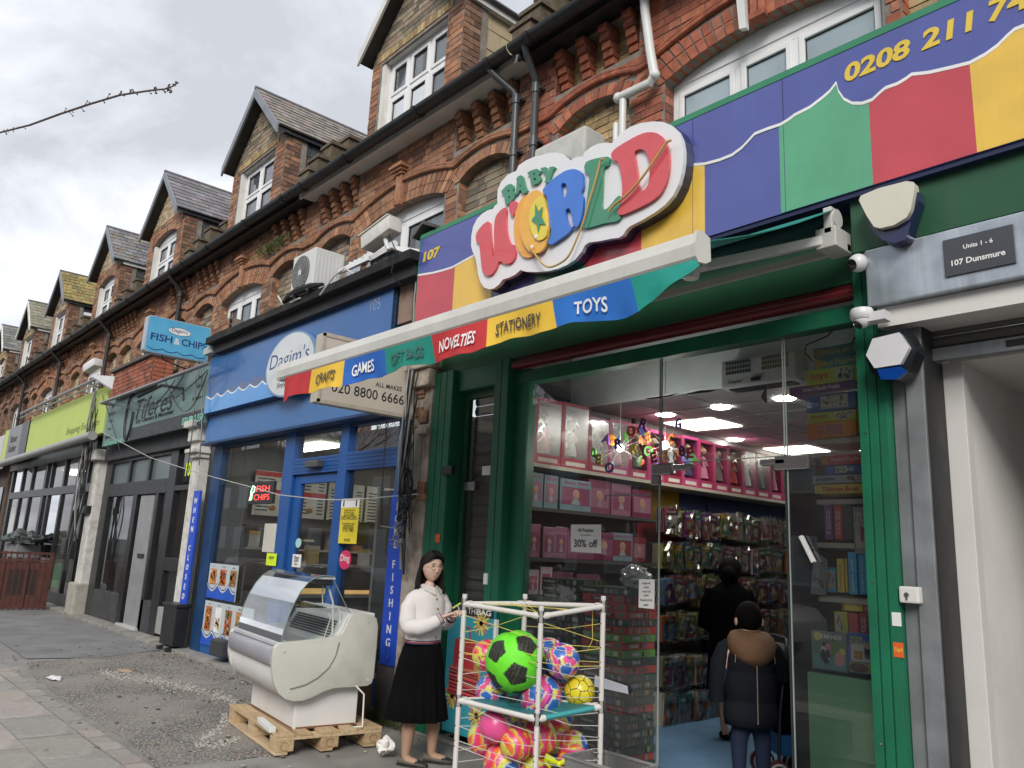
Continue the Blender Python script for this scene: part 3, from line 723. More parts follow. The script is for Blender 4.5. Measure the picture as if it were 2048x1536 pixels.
 place_bricks(out,t,300 if detail>=2 else 0)
 return t
HX=[-2.72,-7.14,-11.46,-15.7,-19.65,-24.1,-28.15,-32.4,-36.6,-40.8]
bnd=[-.4]+[(HX[i]+HX[i+1])/2 for i in range(len(HX)-1)]+[-43]
bnd[1]=-4.97;bnd[2]=-9.3
def build_houses():
 kw=dict(
 h0=dict(label='red brick upper floor with wide frosted window above the colourful toy shop sign',pal='red',panel='yellow',win=(-.72,.97,4.78),lights=(1.15,1.0,1.3),detail=2,cheekc=(.3,.25,.16)),
 h1=dict(label='orange brick house whose tall dormer has beige tiled cheek and white bargeboard',pal='orange',panel='grey',soffit='white',win=(-.86,.84,4.3),lights=(1,1.1),roofc=(.1,.1,.11),cheekc=(.42,.33,.2),dorm=(-.94,.94),dwin=(.2,.3),barge='white',detail=3),
 h2=dict(label='orange brick house above the fish shop, dormer with lead bargeboard and dark slate cheek',pal='orange',panel='grey',win=(-.75,.75,4.35),roofc=(.22,.19,.165),dorm=(-.97,.97),dwin=(.26,.36),detail=2),
 h3=dict(label='red brick house behind the light box sign, arched dormer with dark slate cheek',pal='orange',panel='cream',win=(-.75,.75,4.3),roofc=(.17,.16,.17),dorm=(-1.0,1.0),arched_dormer=True,gable='cream',detail=1,barge='lead'),
 h4=dict(label='fifth house from the right, arched dormer under grey roof and grey cheek',pal='orange',panel='cream',win=(-.75,.75,4.3),roofc=(.17,.165,.175),dorm=(-.97,.97),arched_dormer=True,gable='cream',detail=1),
 h5=dict(label='house with mossy golden roof tiles and white boarded cheek on its dormer',pal='orange',panel='cream',win=(-.7,.7,4.3),roofc=(.24,.19,.07),cheek='board',barge='lead',detail=1),
 h6=dict(label='brown brick house whose dormer roof of old slates is patchy and ragged',pal='brown',panel='grey',win=(-.7,.7,4.3),roofc=(.2,.19,.14),detail=1,barge='white'),
 h7=dict(label='house with yellow brick arched dormer at far left of the row',pal='brown',panel='cream',fill='yellow',gable='brown',win=(-.7,.7,4.3),roofc=(.17,.17,.155),detail=1,arched_dormer=True,barge='white'),
 h8=dict(label='last but one brick house at the far left end of the terrace',pal='orange',panel='cream',roofc=(.2,.18,.16),detail=0),
 h9=dict(label='last brick house at the far left end of the terrace',pal='orange',panel='cream',roofc=(.2,.18,.16),detail=0))
 for i in range(10):
  house(HX[i],kw['h%d'%i].pop('label'),idx=i,xl=bnd[i+1],xr=bnd[i],**kw['h%d'%i])
build_houses()
# downpipes
PIPE=mat('grey_pipe',(.055,.062,.068),.4,var=.2,vs=5,dirt=.3,ds=4,dcol=(.16,.15,.13))
def downpipe(label,x,zt,zb,r=.034,m=None,y=4.42,swan=.0,n=3,parent_name='downpipe'):
 t=thing(parent_name,label,'drainpipe',(x,y,zb),'downpipes on the terrace')
 p=MB();p.tube([(x+swan,4.2,zt+.02),(x+swan,4.2,zt-.06),(x+swan*.8,4.24,zt-.12),(x+swan*.15,y-.02,zt-.27),(x,y,zt-.33),(x,y,zb)],r,12);p.build('pipe',m or PIPE,t,smooth=True)
 for i in range(n):
  z=lerp(zt-.36,zb+.2,i/max(1,n-1));q=MB();q.lathe([(r*1.02,z-.05),(r*1.28,z-.045),(r*1.28,z+.045),(r*1.02,z+.05)],(x,y,0),12);q.build('pipe_collar',m or PIPE,t,smooth=True)
  q=MB();q.box(x-.06,y+.0,z-.012,x+.06,YW,z+.012);q.build('bracket',m or PIPE,t)
downpipe('left one of the pair of dark grey downpipes above the toy shop sign',-5.13,6.15,4.5,swan=-.16)
downpipe('right one of the pair of dark grey downpipes above the toy shop sign',-4.86,6.15,4.5,swan=.07)
BPIPE=mat('black_pipe',(.03,.03,.032),.5,var=.2)
for x,l in((-14.0,'black downpipe just left of the hanging light box sign'),(-18.3,'black downpipe left of the brick planter'),(-22.6,'black downpipe between the fifth and sixth dormers'),(-26.9,'black downpipe farthest left but one'),(-31.1,'black downpipe at the far left')):
 downpipe(l,x,6.15,3.6,.04,BPIPE)
def white_pipe():
 t=thing('soil_pipe','white plastic pipe with a dogleg above the word sign letters','pipe',(-3.7,4.3,4.4))
 WP=mat('white_plastic_pipe',(.66,.67,.66),.4,var=.06,dirt=.3,ds=3,dcol=(.4,.38,.33))
 Yp=4.4;pts=[W(1287,-30,Yp),W(1290,20,Yp),W(1300,100,Yp),W(1309,150,Yp),W(1300,166,Yp),W(1237,196,Yp),W(1232,200,Yp)]
 p=MB();p.tube([pts[0],pts[1],pts[2],pts[3]-Vector((0,0,-.0)),pts[4],pts[5]],.038,12);p.build('pipe',WP,t,smooth=True)
 p=MB();a=W(1246,200,Yp);p.tube([a,(a.x,Yp,4.3)],.03,10);a=W(1232,248,Yp);p.tube([a,(a.x,Yp,4.3)],.026,10);p.build('lower_pipe',WP,t,smooth=True)
 for q_ in(pts[3],pts[5]):
  s=MB();s.sphere(q_,.045,12,8);s.build('elbow',WP,t,smooth=True)
 t=tag(MB().prism([(W(1466,-10,4.42).x,5.9),(W(1484,-10,4.42).x,5.9),(W(1492,57,4.42).x,W(1488,57,4.42).z),(W(1478,57,4.42).x,W(1480,57,4.42).z)],'y',4.42,4.46).build('white_strip',WP),'short white metal strip hanging down the red brickwork at top','strip')
white_pipe()
# ------------------------------------------------------------------ shop materials
GREEN=mat('green_frame',(.008,.14,.07),.45,var=.15,vs=3,dirt=.45,ds=3.5,dcol=(.02,.07,.045),streak=.35)
GREEND=mat('green_dark_board',(.012,.085,.035),.45,var=.15,vs=4,streak=.3)
BLUEF=mat('blue_frame',(.014,.085,.30),.38,var=.12,vs=3,dirt=.3,ds=3,dcol=(.03,.06,.2))
BLUED=mat('blue_fascia',(.06,.17,.40),.4,var=.15,vs=1.2,dirt=.25,ds=2,dcol=(.09,.16,.3))
NAVYF=mat('dark_blue_edge',(.01,.045,.13),.45,var=.2)
BLACKF=mat('black_frame',(.016,.017,.019),.35,var=.3,vs=6,dirt=.3,ds=4,dcol=(.06,.058,.055))
CHAR=mat('charcoal_panel',(.05,.053,.058),.55,var=.2,vs=6,dirt=.3,ds=3,dcol=(.1,.095,.09))
ALU=mat('galvanised_steel',(.40,.45,.50),.34,metal=.55,var=.22,vs=5,streak=.55,dcol=(.62,.66,.70),bump=.1,bs=9)
ALUD=mat('galvanised_rail',(.26,.275,.29),.45,metal=.4,var=.22,vs=4,dirt=.5,ds=3.5,dcol=(.14,.14,.145),streak=.3)
OFFW=mat('offwhite_paint',(.68,.67,.64),.6,var=.07,vs=2,dirt=.3,ds=2,dcol=(.35,.34,.32))
GLASSF=glass_mat('shopfront_glass',(.9,.93,.92),refl=1.1,base=.045,haze=.03,hazecol=(.5,.55,.58))
GLASSC=glass_mat('clear_glass',(.9,.93,.92),refl=1.0,base=.03)
LIT=mat('light_panel_lit',(1,.97,.84),.5,emit=5.,var=.0)
LITW=mat('lamp_lit',(1,.96,.9),.5,emit=9.,var=.0);LITD=mat('downlight_lit',(1,.96,.9),.5,emit=32.,var=.0)
def flat(name,col,r=.55,**k):return mat(name,col,r,var=k.pop('var',.08),**k)
WHITE=flat('print_white',(.78,.78,.76));BLACK=flat('print_black',(.02,.02,.02));NAVY=flat('print_navy',(.02,.035,.16));YEL=flat('print_yellow',(.72,.52,.06));REDP=flat('print_red',(.55,.03,.03))
def bx(parent,name,m,x0,x1,y0,y1,z0,z1,bevel=.004,**k):
 if m in(GLASSF,GLASSC)and abs(y1-y0)<.03:
  b=MB();y=(y0+y1)/2;b.quad((x0,y,z0),(x1,y,z0),(x1,y,z1),(x0,y,z1));return b.build(name,m,parent)
 b=MB();b.box(x0,y0,z0,x1,y1,z1);return b.build(name,m,parent,bevel=bevel,**k)
def room(label_unused,x0,x1,y0,y1,z0,z1,wall,floor,ceil,back=None):
 r=thing('shop_interior',label_unused,'room',(x0,y0,z0));r['kind']='structure'
 b=MB();b.box(x0,y0,z0-.05,x1,y1,z0);b.build('floor',floor,r)
 b=MB();b.box(x0,y0,z1,x1,y1,z1+.05);b.build('ceiling',ceil,r)
 b=MB();b.box(x0-.05,y0,z0,x0,y1,z1);b.box(x1,y0,z0,x1+.05,y1,z1);b.build('side_wall',wall,r)
 b=MB();b.box(x0,y1,z0,x1,y1+.05,z1);b.build('back_wall',back or wall,r)
 return r
 # ------------------------------------------------------------------ toy shop front
toy=thing('toy_shop_front','green framed toy shop front with big glass window and open glass doorway','shopfront',(-3.8,4.4,0))
def toy_front():
 t=toy;Y=4.4
 def pil(name,x0,x1,y0,y1,z1,m=GREEN,grooves=2):
  b=MB();b.box(x0,y0+.01,.03,x1,y1,z1);n=grooves+1;w=(x1-x0)/n
  for i in range(n):b.box(x0+i*w+.004,y0,.03,x0+(i+1)*w-.004,y0+.012,z1-.002)
  b.build(name,m,t,bevel=.003)
 pil('pilaster',-5.97,-5.68,4.30,4.5,3.2)
 pil('door_post',-5.11,-4.93,4.32,4.5,3.2,grooves=1)
 pil('window_post',-4.93,-4.76,4.40,4.5,3.1,grooves=0)
 pil('pilaster',-1.94,-1.775,4.30,4.62,3.3,grooves=2)
 bx(t,'head_rail',GREEN,-4.93,-1.94,4.385,4.5,2.97,3.075);bx(t,'shutter_housing',GREEND,-5.97,-1.9,4.36,4.6,3.2,3.68)
 bx(t,'shutter_rail',GREEN,-5.68,-5.11,4.36,4.5,3.0,3.2)
 r=MB();r.tube([(-4.91,4.36,3.135),(-1.94,4.36,3.135)],.034,10);r.box(-4.91,4.37,3.1,-1.94,4.39,3.195);r.build('red_shutter_bar',mat('red_bar',(.13,.01,.014),.4),t,smooth=True)
 # side door with a slatted shutter behind its glass
 dm=GREEND
 b=MB();b.box(-5.66,4.44,.05,-5.60,4.49,3.0);b.box(-5.17,4.44,.05,-5.12,4.49,3.0);b.box(-5.60,4.44,2.93,-5.17,4.49,3.0);b.box(-5.6,4.44,.05,-5.17,4.49,.3);d=b.build('side_door',dm,t,bevel=.003)
 bx(d,'pane',GLASSF,-5.6,-5.17,4.462,4.468,.3,2.93)
 sm=mat('brown_slat',(.27,.25,.21),.5,var=.15,dirt=.3)
 z=.12;base=None
 while z<2.9:
  q=MB();q.prism([(4.55,z),(4.535,z+.02),(4.53,z+.05),(4.545,z+.088)],'x',-5.62,-5.12);q.build('shutter_slat',sm,d);z+=.092
 bx(d,'letter_plate',mat('chrome',(.5,.5,.5),.2,metal=.9),-5.59,-5.44,4.425,4.44,2.09,2.17)
 bx(t,'grab_handle',BLACKF,-5.72,-5.58,4.27,4.31,2.22,2.30)
 bx(t,'door_lock',WHITE,-5.10,-5.06,4.3,4.32,1.30,1.39);bx(t,'white_sticker',WHITE,-5.36,-5.2,4.44,4.452,2.22,2.30,0)
 bx(t,'wooden_knob_plate',mat('tan_plate',(.45,.36,.22),.5),-5.08,-5.0,4.29,4.32,.9,1.0)
 # glazing
 for x0,x1,z0,z1,nm in((-4.76,-3.405,.08,2.97,'fixed_pane'),(-3.395,-2.455,2.215,2.97,'transom_pane'),(-2.445,-1.94,.08,2.97,'fixed_pane')):
  p=bx(t,nm,GLASSF,x0,x1,4.425,4.435,z0,z1)
  e=MB()
  if x0>-4.7:e.box(x0,4.424,z0,x0+.006,4.436,z1)
  if x1<-1.95:e.box(x1-.006,4.424,z0,x1,4.436,z1)
  if nm=='transom_pane':e.box(x0,4.424,z0,x1,4.436,z0+.006)
  e.build('polished_edge',mat('glass_edge',(.32,.36,.34),.2),p)
  # glass door leaf folded inwards with metal rails
 lf=MB();A=Vector((-2.46,4.44));B=Vector((-2.33,5.28));
 lf.hexa([(A.x,A.y,.06),(A.x+.01,A.y,.06),(A.x+.01,A.y,2.19),(A.x,A.y,2.19)],[(B.x,B.y,.06),(B.x+.01,B.y,.06),(B.x+.01,B.y,2.19),(B.x,B.y,2.19)]);lf=lf.build('door_leaf',GLASSC,t)
 e=MB();e.box(A.x-.008,A.y-.005,.06,A.x+.012,A.y+.01,2.19);e.box(B.x-.008,B.y-.005,.06,B.x+.012,B.y+.01,2.19);e.build('door_edge',mat('dark_glass_edge',(.03,.04,.04),.2),lf)
 ch=mat('chrome',(.5,.5,.5),.2)
 for x0,x1,z0,z1 in((-3.47,-3.30,2.14,2.215),(-3.47,-3.405,2.07,2.14),(-3.29,-3.13,2.165,2.205),(-2.62,-2.45,2.165,2.2),(-2.52,-2.30,2.13,2.215)):
  b=MB();b.box(x0,4.41,z0,x1,4.45,z1);b.build('patch_fitting',ch,t,bevel=.006)
 g=MB();g.box(-3.9,4.418,2.0,-3.47,4.424,2.012);g.box(-3.9,4.418,1.97,-3.888,4.424,2.0);g.build('metal_strip',ch,t)
 bx(t,'window_base',GREEND,-4.76,-3.4,4.42,4.5,.03,.08);bx(t,'window_base',mat('concrete_block',(.3,.29,.27),.9,var=.2),-3.52,-3.38,4.36,4.5,.0,.07);bx(t,'window_base',GREEND,-2.45,-1.94,4.42,4.5,.03,.08)
 for i in range(3):
  q=MB();q.lathe([(.001,-.004),(.006,-.004),(.006,.004),(.001,.004)],(-1.9,4.298,.7+i*.8),8,'y');q.build('screw',ch,t)
  # stickers on the right pilaster
 def st(name,label,m,px0,py0,px1,py1,Y=4.297,txt=None):
  a,b=W(px0,py0,Y),W(px1,py1,Y);z1,z0=max(a.z,b.z),min(a.z,b.z)
  q=MB();q.box(a.x,Y,z0,b.x,Y+.003,z1);o=tag(q.build(name,m),label,'sticker')
  if txt:text(txt,((a.x+b.x)/2,Y-.001,(z0+z1)/2),XU,ZU,YEL,o,w=(b.x-a.x)*.8)
 st('orange_sticker','orange sticker with yellow print on the right green pilaster',mat('orange_sticker',(.7,.12,.02),.5),1786,1284,1808,1316,txt='Sigd')
 st('torn_sticker','torn white sticker on the right green pilaster',WHITE,1783,1224,1803,1253)
 st('small_orange_sticker','small orange sticker on the left green pilaster beside the blue fishing board',mat('orange_sticker',(.7,.12,.02),.5),871,1068,879,1085,4.293)
toy_front()
bulk_front=None
# sign panel of the toy shop: coloured stripes under a blue wave
YS=4.14
SBL,SGR,SRD,SYL=(flat('sign_blue',(.075,.095,.34),.3,coat=.3,streak=.22,dirt=.12,ds=3,dcol=(0.075,0.087,0.234)),flat('sign_green',(.09,.36,.2),.3,coat=.3,streak=.22,dirt=.12,ds=3,dcol=(0.084,0.246,0.15)),flat('sign_red',(.52,.055,.075),.3,coat=.3,streak=.22,dirt=.12,ds=3,dcol=(0.342,0.063,0.075)),flat('sign_yellow',(.78,.50,.07),.3,coat=.3,streak=.22,dirt=.12,ds=3,dcol=(0.498,0.33,0.072)))
SGE=flat('sign_edge_green',(.03,.22,.11),.4)
def toy_sign():
 t=thing('striped_sign','long toy shop sign panel with coloured stripes and wavy blue top','sign',(-3.7,YS,3.7))
 x0=W(836,560,YS).x;x1=-.35;z0,z1=3.655,4.56
 b=MB();b.box(x0,YS,z0,x1,YS+.16,z1);b.build('panel',SBL,t)
 b=MB();b.box(x0-.004,YS-.004,z1,x1,YS+.17,z1+.045);b.box(x0-.012,YS-.002,z0-.01,x0-.001,YS+.17,z1+.03);b.build('green_trim',SGE,t)
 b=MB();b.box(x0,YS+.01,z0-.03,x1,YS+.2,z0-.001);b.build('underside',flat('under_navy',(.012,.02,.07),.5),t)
 wave=[(838,550),(865,546),(885,541),(905,535),(930,521),(960,505),(985,480),(1010,478),(1060,470),(1110,462),(1150,430),(1185,400),(1210,396),(1250,392),(1290,380),(1330,350),(1350,335),(1385,330),(1410,328),(1440,320),(1465,310),(1485,295),(1510,268),(1535,258),(1562,249),(1577,240),(1590,230),(1620,215),(1645,196),(1660,183),(1673,166),(1677,182),(1688,198),(1705,207),(1725,207),(1745,200),(1762,184),(1772,176),(1795,168),(1812,158),(1824,149),(1845,147),(1860,145),(1900,136),(1940,126),(1970,110),(1995,92),(2015,72),(2030,59),(2048,52),(2075,46),(2110,40),(2150,20)]
 wz=[(W(p[0],p[1],YS).x,W(p[0],p[1],YS).z)for p in wave];wz[0]=(x0,wz[0][1]);wz[-1]=(x1,wz[-1][1])
 def zat(x):
  for a,b in zip(wz[:-1],wz[1:]):
   if a[0]<=x<=b[0]:return lerp(a[1],b[1],(x-a[0])/max(1e-6,b[0]-a[0]))
  return wz[-1][1]
 cuts=[x0]+[W(px,py,YS).x for px,py in((906,600),(984,580),(1070,560),(1170,530),(1283,500),(1410,450),(1562,400),(1743,300),(1950,250))]+[x1]
 cols=[SRD,SYL,SBL,SGR,SRD,SYL,SBL,SGR,SRD,SYL]
 for a,b,m in zip(cuts[:-1],cuts[1:],cols):
  if m is SBL:continue
  xs=[a]+[w[0]for w in wz if a<w[0]<b]+[b]
  poly=[(a,z0+.002),(b,z0+.002)]+[(x,zat(x)-.004)for x in reversed(xs)]
  q=MB();plate(q,[poly],YS,.003);q.build('stripe',m,t)
 up=[(x,z+.010)for x,z in wz];lo=[(x,z-.010)for x,z in wz]
 q=MB()
 for i in range(len(wz)-1):
  q.hexa([(lo[i][0],YS-.005,lo[i][1]),(lo[i+1][0],YS-.005,lo[i+1][1]),(up[i+1][0],YS-.005,up[i+1][1]),(up[i][0],YS-.005,up[i][1])],[(lo[i][0],YS+.001,lo[i][1]),(lo[i+1][0],YS+.001,lo[i+1][1]),(up[i+1][0],YS+.001,up[i+1][1]),(up[i][0],YS+.001,up[i][1])])
 q.build('white_wave',WHITE,t)
 def lett(s,a,b,h,bold=.04): # a, b = pixel ends of the base line
  p,q=W(*a,YS-.003),W(*b,YS-.003);U=(q-p);w=U.length
  text(s,(p+q)/2+ZU*h*.5,XU,ZU,YEL,t,w=w,h=h,bold=bold-.008,shear=.12,th=.006)
  text(s,(p+q)/2+ZU*h*.5+Vector((.012,.004,-.010)),XU,ZU,BLACK,t,w=w,h=h,bold=bold-.008,shear=.12,th=.001,name='lettering_shade')
 lett('0208',(1690,164),(1822,114),.115);lett('211',(1843,100),(1950,60),.115);lett('74',(1978,47),(2062,12),.125)
 lett('107',(846,523),(880,514),.105)
 # joints between the sheets
 j=MB()
 for px,py in((1386,400),(1570,350)):x=W(px,py,YS).x;j=MB();j.box(x-.0015,YS-.0036,z0,x+.0015,YS-.003,z1);j.build('sheet_joint',flat('joint',(.03,.04,.12)),t)
toy_sign()
# cut-out letter sign standing off the panel
def word_sign():
 YP=4.06;O=lambda px,py,Y=YP:(W(px,py,Y).x,W(px,py,Y).z)
 mx=lambda R:[O(900+x/3.938,240+y/3.938)for x,y in R]
 t=thing('word_sign','raised white cloud shaped sign reading BABY WORLD in red, blue, green letters','sign',(-4.2,YP,4.0))
 outline=[(190,1000),(192,920),(205,850),(235,790),(280,745),(320,720),(365,708),(372,690),(398,668),(396,620),(400,560),(425,500),(480,440),(545,412),(565,370),(620,330),(690,300),(760,285),(800,270),(860,268),(910,280),(945,310),(960,340),(1000,312),(1040,302),(1072,300),(1085,265),(1130,228),(1190,200),(1250,192),(1300,196),(1320,170),(1370,120),(1440,70),(1530,38),(1620,26),(1700,30),(1770,58),(1820,105),(1850,170),(1864,260),(1862,350),(1850,430),(1825,520),(1780,610),(1720,680),(1640,740),(1540,800),(1440,850),(1410,880),(1385,920),(1350,940),(1300,945),(1200,965),(1120,975),(1085,1000),(1060,1050),(1010,1110),(950,1150),(880,1180),(800,1200),(700,1207),(620,1203),(580,1190),(540,1225),(490,1250),(440,1265),(410,1305),(370,1335),(330,1342),(290,1325),(262,1280),(245,1220),(235,1150),(222,1090),(200,1040)]
 b=MB();plate(b,[mx(outline)],YP,.035);b.build('white_face',mat('sign_white',(.74,.74,.76),.35,var=.04,coat=.3,dirt=.12,ds=4,dcol=(.5,.5,.52)),t)
 cx=sum(p[0]for p in outline)/len(outline);cy=sum(p[1]for p in outline)/len(outline)
 b=MB();pl=mx([(lerp(x,cx,-.006),lerp(y,cy,-.006))for x,y in outline]);plate(b,[pl],YP+.075,.0745);b.build('dark_return',flat('sign_return',(.008,.016,.07),.3,coat=.5),t)
 L={}
 L['u']=([[(240,925),(258,885),(300,835),(338,812),(355,830),(358,900),(365,980),(372,1045),(375,1095),(385,1085),(388,1000),(385,900),(388,820),(400,770),(440,722),(470,705),(484,712),(480,800),(485,900),(500,960),(522,1000),(540,995),(543,1020),(558,1060),(548,1110),(512,1145),(470,1148),(440,1128),(420,1130),(405,1180),(375,1225),(340,1242),(312,1230),(290,1190),(282,1120),(275,1040),(268,985),(245,975)]],'r')
 L['apostrophe']=([[(500,700),(515,665),(540,652),(565,662),(574,690),(560,730),(535,778),(520,770),(510,735)]],'r')
 L['o_back']=([[(540,870),(550,760),(575,680),(610,625),(650,608),(690,620),(700,700),(680,900),(690,1000),(700,1060),(680,1095),(650,1100),(610,1090),(570,1030),(548,960)]],'o')
 L['o_front']=([[(600,850),(612,760),(640,670),(670,610),(710,580),(750,576),(775,600),(800,660),(825,760),(832,870),(822,960),(800,1030),(760,1065),(715,1075),(670,1050),(635,1000),(610,930)]],'p')
 L['o_yellow']=([[(685,800),(700,720),(730,665),(765,632),(795,630),(808,680),(818,770),(830,880),(825,940),(800,965),(765,978),(735,960),(710,915),(692,860)]],'y')
 L['star']=([[(742,692),(765,752),(800,715),(790,790),(822,855),(780,850),(765,918),(752,850),(712,820),(740,780)]],'g')
 L['r']=([[(775,572),(812,530),(880,470),(960,420),(1030,408),(1080,430),(1100,480),(1098,550),(1075,600),(1090,612),(1100,640),(1096,720),(1080,810),(1055,862),(1020,858),(985,905),(955,930),(880,980),(848,1002),(822,995),(820,970),(850,900),(835,850),(820,700),(808,610),(785,608)],[(920,530),(945,515),(965,530),(970,580),(955,630),(938,640),(928,600)],[(955,730),(985,712),(1005,750),(1015,830),(1022,850),(1005,870),(985,850),(965,800)]],'b')
 L['l']=([[(1095,390),(1110,350),(1160,330),(1230,315),(1290,308),(1298,340),(1290,378),(1260,385),(1245,420),(1240,560),(1232,700),(1250,728),(1280,715),(1320,670),(1345,635),(1375,612),(1388,640),(1378,700),(1372,760),(1385,795),(1345,820),(1260,830),(1160,860),(1100,873),(1065,862),(1072,835),(1100,815),(1112,700),(1128,560),(1140,470),(1130,440),(1105,430)]],'g')
 L['d']=([[(1308,290),(1340,250),(1420,200),(1500,155),(1580,122),(1660,122),(1720,160),(1755,230),(1770,320),(1765,430),(1745,520),(1705,600),(1640,655),(1560,700),(1460,745),(1390,772),(1365,760),(1360,735),(1385,700),(1400,600),(1398,500),(1380,400),(1360,345),(1320,340)],[(1492,270),(1540,250),(1585,270),(1610,340),(1618,440),(1605,530),(1575,575),(1540,582),(1525,520),(1515,420),(1500,340)]],'r')
 for nm,dx,sh in(('b1',0,0),('a',115,-35),('b2',208,-100),('y',0,0)):pass
 L['b_first']=([[(440,580),(480,535),(515,518),(538,532),(540,560),(530,580),(548,585),(550,612),(535,645),(500,675),(485,690),(475,680),(470,640),(462,600),(448,598)],[(492,570),(505,565),(505,580),(495,590)],[(498,620),(512,612),(510,630),(500,642)]],'g')
 L['a']=([[(552,610),(556,590),(562,540),(565,500),(560,480),(575,462),(598,452),(612,462),(625,520),(638,560),(650,570),(640,590),(610,600),(600,585),(600,570),(582,575),(575,595),(560,605)],[(590,520),(600,540),(586,545)]],'g')
 L['b_second']=([[(648,430),(690,412),(725,402),(745,415),(748,440),(735,455),(752,465),(755,490),(735,515),(700,530),(680,530),(675,515),(672,470),(665,450),(652,448)],[(695,440),(708,434),(708,450),(697,455)],[(698,478),(715,470),(715,490),(700,500)]],'g')
 L['y']=([[(750,400),(790,388),(802,395),(800,410),(812,430),(822,410),(818,392),(850,384),(868,390),(862,405),(850,415),(832,470),(825,490),(830,505),(800,515),(782,514),(785,500),(798,480),(785,440),(770,420),(755,415)]],'g')
 C_={'r':flat('letter_red',(.62,.07,.085),.25,coat=.5),'o':flat('letter_amber',(.78,.36,.04),.25,coat=.5),'p':flat('letter_orange',(.8,.42,.05),.25,coat=.5),'y':flat('letter_yellow',(.76,.62,.05),.25,coat=.5),'g':flat('letter_green',(.04,.24,.13),.25,coat=.5),'b':flat('letter_blue',(.035,.17,.62),.25,coat=.5)}
 edge=flat('letter_edge',(.05,.04,.05),.4)
 nm={'u':'letter_u','apostrophe':'letter_tail','o_back':'letter_o_back','o_front':'letter_o_front','o_yellow':'letter_o_centre','star':'star','r':'letter_r','l':'letter_l','d':'letter_d','b_first':'small_letter_b','a':'small_letter_a','b_second':'small_letter_b','y':'small_letter_y'}
 off={'o_front':.022,'o_yellow':.036,'star':.062,'r':.012,'d':.004}
 def smooth(p):
  out=[]
  n=len(p)
  for i in range(n):
   a,b,c=p[i-1],p[i],p[(i+1)%n];out.append((b[0]*.8+a[0]*.2,b[1]*.8+a[1]*.2));out.append((b[0]*.8+c[0]*.2,b[1]*.8+c[1]*.2))
  return out
 for k,(polys,c)in L.items():
  o=off.get(k,0);b=MB();th=.022 if k!='star'else.004
  plate(b,[mx(smooth(p)if k!='star'else p)for p in polys],YP-.035-o,th);b.build(nm[k],C_[c],t)
 for x,y in((742,946),(710,1028)):
  c=mx([(x,y)])[0];b=MB();b.sphere((c[0],YP-.095,c[1]),.018,10,6,sc_=(1,.2,1));b.build('highlight_dot',WHITE,t)
  # loose cable and yellow rope over the letters
 P3=lambda x,y,Y=YP-.09:W(900+x/3.938,240+y/3.938,Y)
 rope=mat('ochre_rope',(.5,.33,.1),.7,var=.15)
 def cord(label,pts,m,r):
  p=[P3(*q)for q in pts];s=[]
  for i in range(len(p)-1):
   for k in range(4):
    tt=k/4;a=p[max(0,i-1)];b=p[i];c=p[i+1];d=p[min(len(p)-1,i+2)]
    s.append(.5*((2*b)+(c-a)*tt+(2*a-5*b+4*c-d)*tt*tt+(3*b-a-3*c+d)*tt**3))
  s.append(p[-1]);q=MB();q.tube(s,r,7);tag(q.build('loose_rope',m,smooth=True),label,'rope')
 cord('ochre rope looping from the green L down over the blue R on the word sign',[(1215,308),(1185,320),(1165,400),(1130,530),(1095,640),(1050,800),(1000,930),(940,1060),(880,1120),(790,1158),(730,1135),(695,1090),(670,1060),(630,1000)],rope,.008)
 cord('ochre rope lying diagonally across the red D on the word sign',[(1740,162),(1700,185),(1600,330),(1500,470),(1380,600),(1290,670),(1250,722)],rope,.009)
word_sign()
